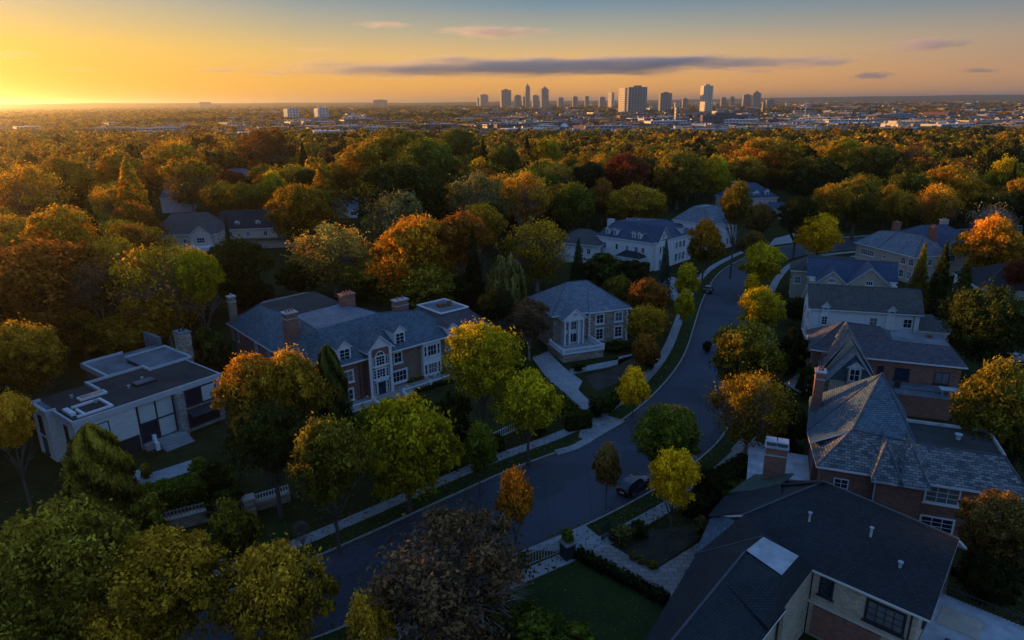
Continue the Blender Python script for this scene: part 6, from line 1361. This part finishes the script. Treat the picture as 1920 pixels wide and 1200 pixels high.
GR, TN, DK, WH, BR = (.38, .32, .26), (.74, .60, .44), (.12, .115, .12), (.62, .61, .60), (.30, .17, .11)  # TN is a tan with sunshine brightened into it, for the sunlit slabs
SKY_ = 'towers on the skyline'
BL = [ # u, top, base, width, rot, depth, colour, facade, name, label, roof
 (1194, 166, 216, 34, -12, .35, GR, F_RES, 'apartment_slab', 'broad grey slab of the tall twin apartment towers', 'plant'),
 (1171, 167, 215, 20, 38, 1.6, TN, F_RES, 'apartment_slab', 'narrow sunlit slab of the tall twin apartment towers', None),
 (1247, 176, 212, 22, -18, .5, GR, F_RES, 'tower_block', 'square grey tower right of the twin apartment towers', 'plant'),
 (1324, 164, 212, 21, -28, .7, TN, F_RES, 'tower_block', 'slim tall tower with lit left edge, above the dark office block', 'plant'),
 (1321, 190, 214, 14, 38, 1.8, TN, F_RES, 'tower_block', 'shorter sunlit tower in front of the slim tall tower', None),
 (948, 171, 203, 20, -15, .6, GR, F_RES, 'tower_block', 'broad stepped tower left of the centre cluster', 'plant'), (907, 179, 200, 16, -15, .6, GR, F_RES, 'tower_block', 'wide dark tower, second from the left of the skyline row', 'plant'), (898, 184, 200, 8, -15, .8, GR, F_RES, 'tower_block', 'smallest tower at the left end of the skyline row', None),
 (971, 180, 203, 12, -15, .7, GR, F_RES, 'tower_block', 'short tower between the stepped tower and the slimmest tower', 'plant'), (989, 165, 203, 9, -15, .8, GR, F_RES, 'tower_block', 'slimmest tallest tower of the centre cluster', 'spire'), (983, 182, 202, 7, -15, .8, GR, F_RES, 'tower_block', 'low tower touching the slimmest tower', None), (1004, 180, 202, 13, -15, .7, GR, F_RES, 'tower_block', 'short domed tower right of the slimmest tower', 'plant'),
 (1021, 169, 203, 15, -15, .7, GR, F_RES, 'tower_block', 'tall tower with antenna at the right of the centre cluster', 'spire'), (1051, 184, 202, 11, -15, .7, GR, F_RES, 'tower_block', 'small tower alone right of the antenna tower', 'plant'), (1078, 182, 202, 10, -15, .7, GR, F_RES, 'tower_block', 'small tower midway between antenna tower and twin towers', 'plant'),
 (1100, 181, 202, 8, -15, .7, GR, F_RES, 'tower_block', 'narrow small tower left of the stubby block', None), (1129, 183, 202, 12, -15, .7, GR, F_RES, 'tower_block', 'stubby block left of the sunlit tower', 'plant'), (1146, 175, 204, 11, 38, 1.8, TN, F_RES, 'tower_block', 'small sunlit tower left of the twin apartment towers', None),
 (1356, 183, 202, 9, -15, .7, GR, F_RES, 'tower_block', 'small tower right of the slim tall tower', None), (1372, 183, 202, 8, -15, .7, GR, F_RES, 'tower_block', 'pointed small tower on the right of the skyline', 'spire'), (1400, 179, 203, 14, -15, .7, GR, F_RES, 'tower_block', 'left one of two neighbouring dark skyline towers', 'plant'), (1418, 176, 203, 15, -15, .7, GR, F_RES, 'tower_block', 'right one of two neighbouring dark skyline towers', 'spire'),
 (1444, 187, 207, 14, -15, .7, GR, F_RES, 'tower_block', 'low dark tower near the mast', 'plant'), (1284, 186, 207, 10, -15, .7, GR, F_RES, 'tower_block', 'small tower between square tower and slim tall tower', 'spire'), (1270, 192, 208, 10, -15, .7, TN, F_RES, 'tower_block', 'small tan tower left of the small pointed tower', None),
 (544, 203, 226, 25, -25, .8, WH, F_RES, 'apartment_tower', 'left one of the two white apartment towers on the left', 'spire'), (601, 202, 225, 24, -25, .8, WH, F_RES, 'apartment_tower', 'right one of the two white apartment towers on the left', 'spire'),
 (379, 192, 203, 9, 0, .6, GR, F_RES, 'tower_block', 'left one of the far pair of blocks on the left horizon', None), (390, 192, 203, 9, 0, .6, GR, F_RES, 'tower_block', 'right one of the far pair of blocks on the left horizon', None), (405, 197, 204, 14, 0, .6, GR, F_RES, 'tower_block', 'low wide block right of the far pair', None), (712, 188, 201, 24, 0, .6, GR, F_RES, 'tower_block', 'faint wide blocks on the horizon left of centre', 'plant'),
 (662, 216, 226, 50, -35, .5, WH, F_BAND, 'office_block', 'low white office block right of the white apartment towers', 'plant'), (820, 231, 243, 110, -10, .25, WH, F_LOW, 'long_building', 'long low curved-looking white building at the wood edge', 'plant'), (575, 236, 245, 95, -4, .3, WH, F_LOW, 'long_building', 'long low white building beneath the white apartment towers', 'plant'), (320, 222, 230, 60, 0, .4, WH, F_LOW, 'long_building', 'low white roof among trees on the left', None), (390, 230, 238, 80, 0, .4, WH, F_LOW, 'long_building', 'second low white roof among trees on the left', None),
 (991, 226, 249, 36, -25, .5, GR, F_BAND, 'office_block', 'grey boxy office block at the wood edge in the centre', 'plant'), (1085, 246, 256, 130, -3, .3, GR, F_LOW, 'long_building', 'long grey building with a small dome at the wood edge', 'plant'), (1218, 241, 254, 60, -12, .4, TN, F_BAND, 'office_block', 'low office with lit window bands below the twin towers', 'plant'),
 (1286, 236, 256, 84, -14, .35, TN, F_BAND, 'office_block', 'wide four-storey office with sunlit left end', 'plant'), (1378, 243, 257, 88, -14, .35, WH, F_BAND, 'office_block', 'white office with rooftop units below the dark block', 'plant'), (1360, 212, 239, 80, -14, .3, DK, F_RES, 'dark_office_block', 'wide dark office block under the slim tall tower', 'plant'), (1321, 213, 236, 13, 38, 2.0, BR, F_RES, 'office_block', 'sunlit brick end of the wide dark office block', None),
 (1462, 223, 246, 78, -12, .4, DK, F_BAND, 'dark_office_block', 'dark office block left of the mast', 'plant'), (1490, 217, 224, 120, -4, .3, WH, F_LOW, 'long_building', 'long white roof behind the mast', None), (1431, 190, 214, 6, -30, 1, BR, F_RES, 'tower_block', 'slender red brick tower near the dark offices', None), (1268, 200, 232, 8, -30, 1, GR, F_RES, 'tower_block', 'slender grey tower below the square grey tower', None),
 (1690, 223, 256, 40, 36, 2.4, TN, F_RES, 'hospital_block', 'block with a sunlit grid of square windows on the right', 'plant'), (1722, 226, 252, 32, -22, .7, GR, F_RES, 'hospital_block', 'shaded grey wing of the block with square windows', 'plant'), (1739, 256, 264, 80, -10, .4, TN, F_BAND, 'long_building', 'low building with a sunlit arcade at the right wood edge', None), (1860, 257, 268, 120, -8, .3, WH, F_BAND, 'long_building', 'long white building at the right wood edge', 'plant'),
 (1655, 232, 244, 36, -10, .5, WH, F_LOW, 'warehouse', 'white shed left of the grid-windowed block', None), (1640, 218, 228, 60, -5, .5, WH, F_LOW, 'warehouse', 'pale warehouse behind the white shed', None), (1810, 240, 252, 56, -12, .5, WH, F_LOW, 'warehouse', 'pale hall right of the grid-windowed block', None), (1870, 246, 254, 80, -8, .4, BR, F_LOW, 'warehouse', 'long brown brick hall on the right', None),
 (1580, 236, 246, 60, -10, .5, GR, F_LOW, 'warehouse', 'grey hall right of the mast', None), (1545, 226, 236, 44, -10, .5, WH, F_LOW, 'warehouse', 'white hall behind the grey hall', None), (1800, 218, 226, 70, -5, .4, WH, F_LOW, 'warehouse', 'long pale roof far behind the grid-windowed block', None), (1590, 256, 264, 90, -5, .4, WH, F_LOW, 'warehouse', 'flat white roof at the wood edge below the mast', 'plant'),
]
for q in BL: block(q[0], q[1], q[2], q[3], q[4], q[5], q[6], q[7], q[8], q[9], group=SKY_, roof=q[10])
p = P(1507, 236); hm = CAM_H + (hor(1507) - 184) / FPX * p.length
t = tag(empty('radio_mast', tuple(p)), 'thin sunlit radio mast rising over the right of the town', 'mast'); b = MB(); b.tube([(0, 0, 0), (0, 0, hm * .6), (0, 0, hm)], [1.1, .8, .15], 6); b.build('mast_pole', LEAD, t)
b = MB(); b.tube([(0, 0, hm * .55), (0, 0, hm * .57)], 2.0, 8); b.build('platform', LEAD, t)
p = P(1058, 250); b = MB(); n = 12
for i in range(6):
    for k in range(n):
        f = lambda i_, k_: (math.cos(6.2832 * k_ / n) * 6 * math.cos(i_ * math.pi / 12), math.sin(6.2832 * k_ / n) * 6 * math.cos(i_ * math.pi / 12), 7 + 6 * math.sin(i_ * math.pi / 12))
        b.poly([f(i, k), f(i, k + 1), f(i + 1, k + 1), f(i + 1, k)])
tag(b.build('white_dome', WHITE, loc=(p.x, p.y, 0), smooth=True), 'small white dome behind the wood edge in the centre', 'dome')

# low town buildings: the largest one by one, the rest of the roofs as one mass
def prism_roof(b, w, d, hh, kind):
    b.box(-w / 2, -d / 2, 0, w / 2, d / 2, hh)
    if kind == 'gable':
        r_ = hh + d * .28; e = .5
        V = [(-w / 2 - e, -d / 2 - e, hh), (w / 2 + e, -d / 2 - e, hh), (w / 2 + e, d / 2 + e, hh), (-w / 2 - e, d / 2 + e, hh), (-w / 2 - e, 0, r_), (w / 2 + e, 0, r_)]
        b.poly([V[0], V[1], V[5], V[4]], 1); b.poly([V[2], V[3], V[4], V[5]], 1); b.poly([V[3], V[0], V[4]], 0); b.poly([V[1], V[2], V[5]], 0)
    else:
        b.box(-w / 2 - .2, -d / 2 - .2, hh, w / 2 + .2, d / 2 + .2, hh + .8, 0)
        for _ in range(3): x, y = rw.uniform(-.35, .35) * w, rw.uniform(-.3, .3) * d; b.box(x - 1.5, y - 1.5, hh + .8, x + 1.5, y + 1.5, hh + 2.6, 0)
COLS = [('white', (.60, .59, .57), 2.6), ('pale grey', (.36, .36, .37), 4), ('tan', (.50, .38, .25), 4), ('brick', (.30, .15, .10), 3), ('dark grey', (.12, .12, .125), 4)]
town = []
for i in range(3600):
    u = rw.uniform(-40, 1960); vh = hor(u)
    q = rw.random(); v = vh + 7 + 66 * q ** 1.7
    if u < 900 and rw.random() < .35: continue
    if u < 420 and rw.random() < .5: continue
    pnt = P(u, v); dd = math.hypot(pnt.x, pnt.y); az = pnt.x / pnt.y
    lim = 480 if az > -.1 else 480 + (-.1 - az) * 700
    if pnt.y < lim + 20: continue
    if rw.random() < .72: w, d, hh, kd = rw.uniform(10, 17), rw.uniform(8, 12), rw.uniform(5, 7.5), 'gable'
    else: w, d, hh, kd = rw.uniform(20, 62), rw.uniform(14, 34), rw.uniform(5, 13), 'flat'
    if u < 900: hh *= .8
    town.append([w * hh * (FPX / dd) ** 2, u, v, pnt, w, d, hh, kd, pick(COLS), rw.uniform(-60, 30)])
town.sort(key=lambda q: -q[0])
CLM = [(1183, 190, 'the twin towers'), (544, 215, 'the left white tower'), (601, 213, 'the right white tower'), (1507, 215, 'the mast'), (1324, 190, 'the slim tall tower'), (1700, 240, 'the grid-windowed block'), (1360, 225, 'the dark office block'), (989, 190, 'the slimmest tower'), (1021, 190, 'the antenna tower'),
       (384, 198, 'the far pair of blocks'), (991, 238, 'the grey boxy office'), (820, 238, 'the long curved white building'), (948, 190, 'the stepped tower'), (1247, 195, 'the square grey tower'), (1418, 190, 'the two dark skyline towers'), (1860, 262, 'the long white right-hand building'), (1655, 238, 'the white shed'), (1462, 234, 'the dark office by the mast'), (1286, 246, 'the wide four-storey office'), (662, 221, 'the low white office'), (712, 196, 'the faint horizon blocks'), (1800, 222, 'the long pale roof')]
LM_save = LM; LM = CLM
NT = 190
ROOFM = plain('grey_tile_roof', (.11, .10, .10), .9, .2, .1)
cur = []
for q in town[:NT]:
    _, u, v, pnt, w, d, hh, kd, cc, ro = q
    lb = rel_label(u, v, ('small ' if w < 13 else 'broad ' if w > 34 else '') + cc[0], 'gabled house' if kd == 'gable' else 'flat-roofed building')
    b = MB(); prism_roof(b, w, d, hh, kd); o = b.build('town_house' if kd == 'gable' else 'town_building', [F_LOW, ROOFM], loc=tuple(pnt), rz=R(ro)); o.color = (*cc[1], 1)
    tag(o, lb, 'house' if kd == 'gable' else 'building', 'low buildings of the town')
def town_mass(items):
    b = MB(); cols = []
    for q in items:
        _, u, v, pnt, w, d, hh, kd, cc, ro = q; m_ = MB(); prism_roof(m_, w, d, hh, kd); a = R(ro); ca, sa = math.cos(a), math.sin(a); k = len(b.v)
        b.v += [(pnt.x + x * ca - y * sa, pnt.y + x * sa + y * ca, z) for x, y, z in m_.v]; b.f += [tuple(i + k for i in f) for f in m_.f]; b.m += m_.m; cols += [cc[1]] * len(m_.v)
    o = b.build('distant_rooftops', [F_MASS, ROOFM]); a = o.data.attributes.new('tint', 'FLOAT_VECTOR', 'POINT'); a.data.foreach_set('vector', np.array(cols, np.float32).ravel())
    tag(o, 'hundreds of small far roofs scattered through the town', kind='stuff')
town_mass(town[NT:])
items = []
for i in range(19000):
    u = rw.uniform(-60, 1980); vh = hor(u); v = vh + 3.2 + 75 * rw.random() ** 1.9; pnt = P(u, v); dd = math.hypot(pnt.x, pnt.y); az = pnt.x / pnt.y
    lim = 430 if az > -.1 else 430 + (-.1 - az) * 380
    if pnt.y < lim: continue
    sc = 1 + max(0, dd - 1500) / 1800
    if 900 < u < 1990 and 12 < v - vh < 62 and rw.random() < .35: continue
    k = pick(MIXL if u < 500 else MIX); q_ = math.sin(pnt.x * .011 + 1.3 * math.sin(pnt.y * .004)) + math.sin(pnt.y * .0063 + 2 * math.sin(pnt.x * .005))
    if q_ > .95 and rw.random() < .8: continue          # clearings, streets and yards
    if q_ < -.8: k = ('oak', rw.choice(['darkgreen', 'green', 'blackgreen']), 1)
    items.append((pnt.x + rw.uniform(-9, 9), pnt.y + rw.uniform(-20, 20) * sc, rw.uniform(2.6, 8) * sc, rw.uniform(5, 10) * min(1.5, sc), C3[k[1]], rw.randrange(3)))
for i in range(4200):
    u = rw.uniform(-60, 1980); v = hor(u) + rw.uniform(66, 128); pnt = P(u, v); az = pnt.x / pnt.y
    if pnt.y < (430 if az > -.1 else 430 + (-.1 - az) * 380) - max(0, az - .35) * 60: continue
    k = pick(MIXL if u < 500 else MIX); items.append((pnt.x, pnt.y, rw.uniform(4, 6.5), rw.uniform(7, 12.5), C3[k[1]], rw.randrange(3)))
mass('town_trees', items, L2, 'mass of small autumn trees between the roofs of the town')
LM = LM_save

# ------------------------------------------------------------------ clouds, far outside the haze
def cloud(u, v, wpx, hpx, dist, dens, label, seed, colour=(.86, .86, .83)):
    d = CR @ Vector(((u - 960) / FPX, -(v - 600) / FPX, -1.0)); d = d / math.hypot(d.x, d.y); p = Vector((0, 0, CAM_H)) + d * dist
    w = wpx / FPX * dist; hh = hpx / FPX * dist
    m = bpy.data.materials.new('cloud_vapour'); m.use_nodes = True; nt = m.node_tree; nt.nodes.clear(); out = nt.nodes.new('ShaderNodeOutputMaterial'); pv = nt.nodes.new('ShaderNodeVolumePrincipled')
    tc = nt.nodes.new('ShaderNodeTexCoord'); mp = nt.nodes.new('ShaderNodeMapping'); mp.inputs['Location'].default_value = (seed * 3.1, seed, 0); mp.inputs['Scale'].default_value = (max(2.0, w / hh * .22), 2.5, 1.4)
    nt.links.new(tc.outputs['Object'], mp.inputs[0]); n = noise(nt, mp.outputs[0], 1.0, 5, .6)
    ln = nt.nodes.new('ShaderNodeVectorMath'); ln.operation = 'LENGTH'; nt.links.new(tc.outputs['Object'], ln.inputs[0])
    f = mth(nt, 'SUBTRACT', mth(nt, 'SUBTRACT', 1.0, ln.outputs['Value']), mth(nt, 'MULTIPLY', mth(nt, 'SUBTRACT', n, .38), 2.1)); f = mth(nt, 'MULTIPLY', f, 3.0, clamp=True)
    nt.links.new(mth(nt, 'MULTIPLY', f, dens), pv.inputs['Density']); pv.inputs['Color'].default_value = (*colour, 1); pv.inputs['Anisotropy'].default_value = .2 if seed in (1, 5, 6, 8) else .35
    nt.links.new(pv.outputs[0], out.inputs['Volume'])
    b = MB(); n_ = 16
    def f_(i, k): a = -math.pi / 2 + math.pi * i / 8; return (math.cos(a) * math.cos(6.2832 * k / n_), math.cos(a) * math.sin(6.2832 * k / n_), math.sin(a))
    for i in range(8):
        for k in range(n_): b.poly([f_(i, k), f_(i, k + 1), f_(i + 1, k + 1), f_(i + 1, k)])
    o = b.build('cloud', m, loc=tuple(p), rz=-math.atan2(d.x, d.y)); o.scale = (w / 2, max(hh * 1.5, w * .06), hh / 2); o['kind'] = 'stuff'; o['label'] = label
    return o
cloud(1040, 124, 1340, 46, 16000, .0036, 'long dark violet grey cloud bank above the skyline', 1)
cloud(930, 60, 230, 26, 17000, .0022, 'small pink cloud high over the town', 2, (1, .95, .9)); cloud(720, 46, 120, 14, 17000, .0022, 'thin pink wisp left of the small pink cloud', 3, (1, .95, .9)); cloud(1735, 84, 150, 28, 15000, .0022, 'pink grey cloud high on the right', 4, (.95, .86, .85))
cloud(1632, 142, 90, 16, 15000, .003, 'small grey cloud right of the long bank', 5); cloud(1838, 132, 70, 10, 15000, .004, 'small grey wisp near the right edge', 6); cloud(590, 93, 130, 9, 16000, .002, 'faint wisp above the left end of the long bank', 7, (.9, .8, .7))
cloud(410, 132, 110, 10, 16000, .003, 'faint wisp on the left', 8); cloud(150, 130, 90, 9, 16000, .002, 'faint golden wisp near the sun', 9, (.9, .7, .5)); cloud(30, 102, 90, 12, 16000, .003, 'pale wisp at the left edge', 10, (.95, .8, .6))

# ------------------------------------------------------------------ the air
def haze(dens, aniso, colour):
    m = bpy.data.materials.new('haze_air'); m.use_nodes = True; nt = m.node_tree; nt.nodes.clear(); out = nt.nodes.new('ShaderNodeOutputMaterial'); pv = nt.nodes.new('ShaderNodeVolumePrincipled')
    pv.inputs['Density'].default_value = dens; pv.inputs['Color'].default_value = (*colour, 1); pv.inputs['Anisotropy'].default_value = aniso; nt.links.new(pv.outputs[0], out.inputs['Volume'])
    b = MB(); b.box(-30500, -30500, -1.5, 30500, 30500, 155); o = b.build('haze', m); o['kind'] = 'stuff'; return o
haze(7.0e-5, .88, (.95, .93, .92))
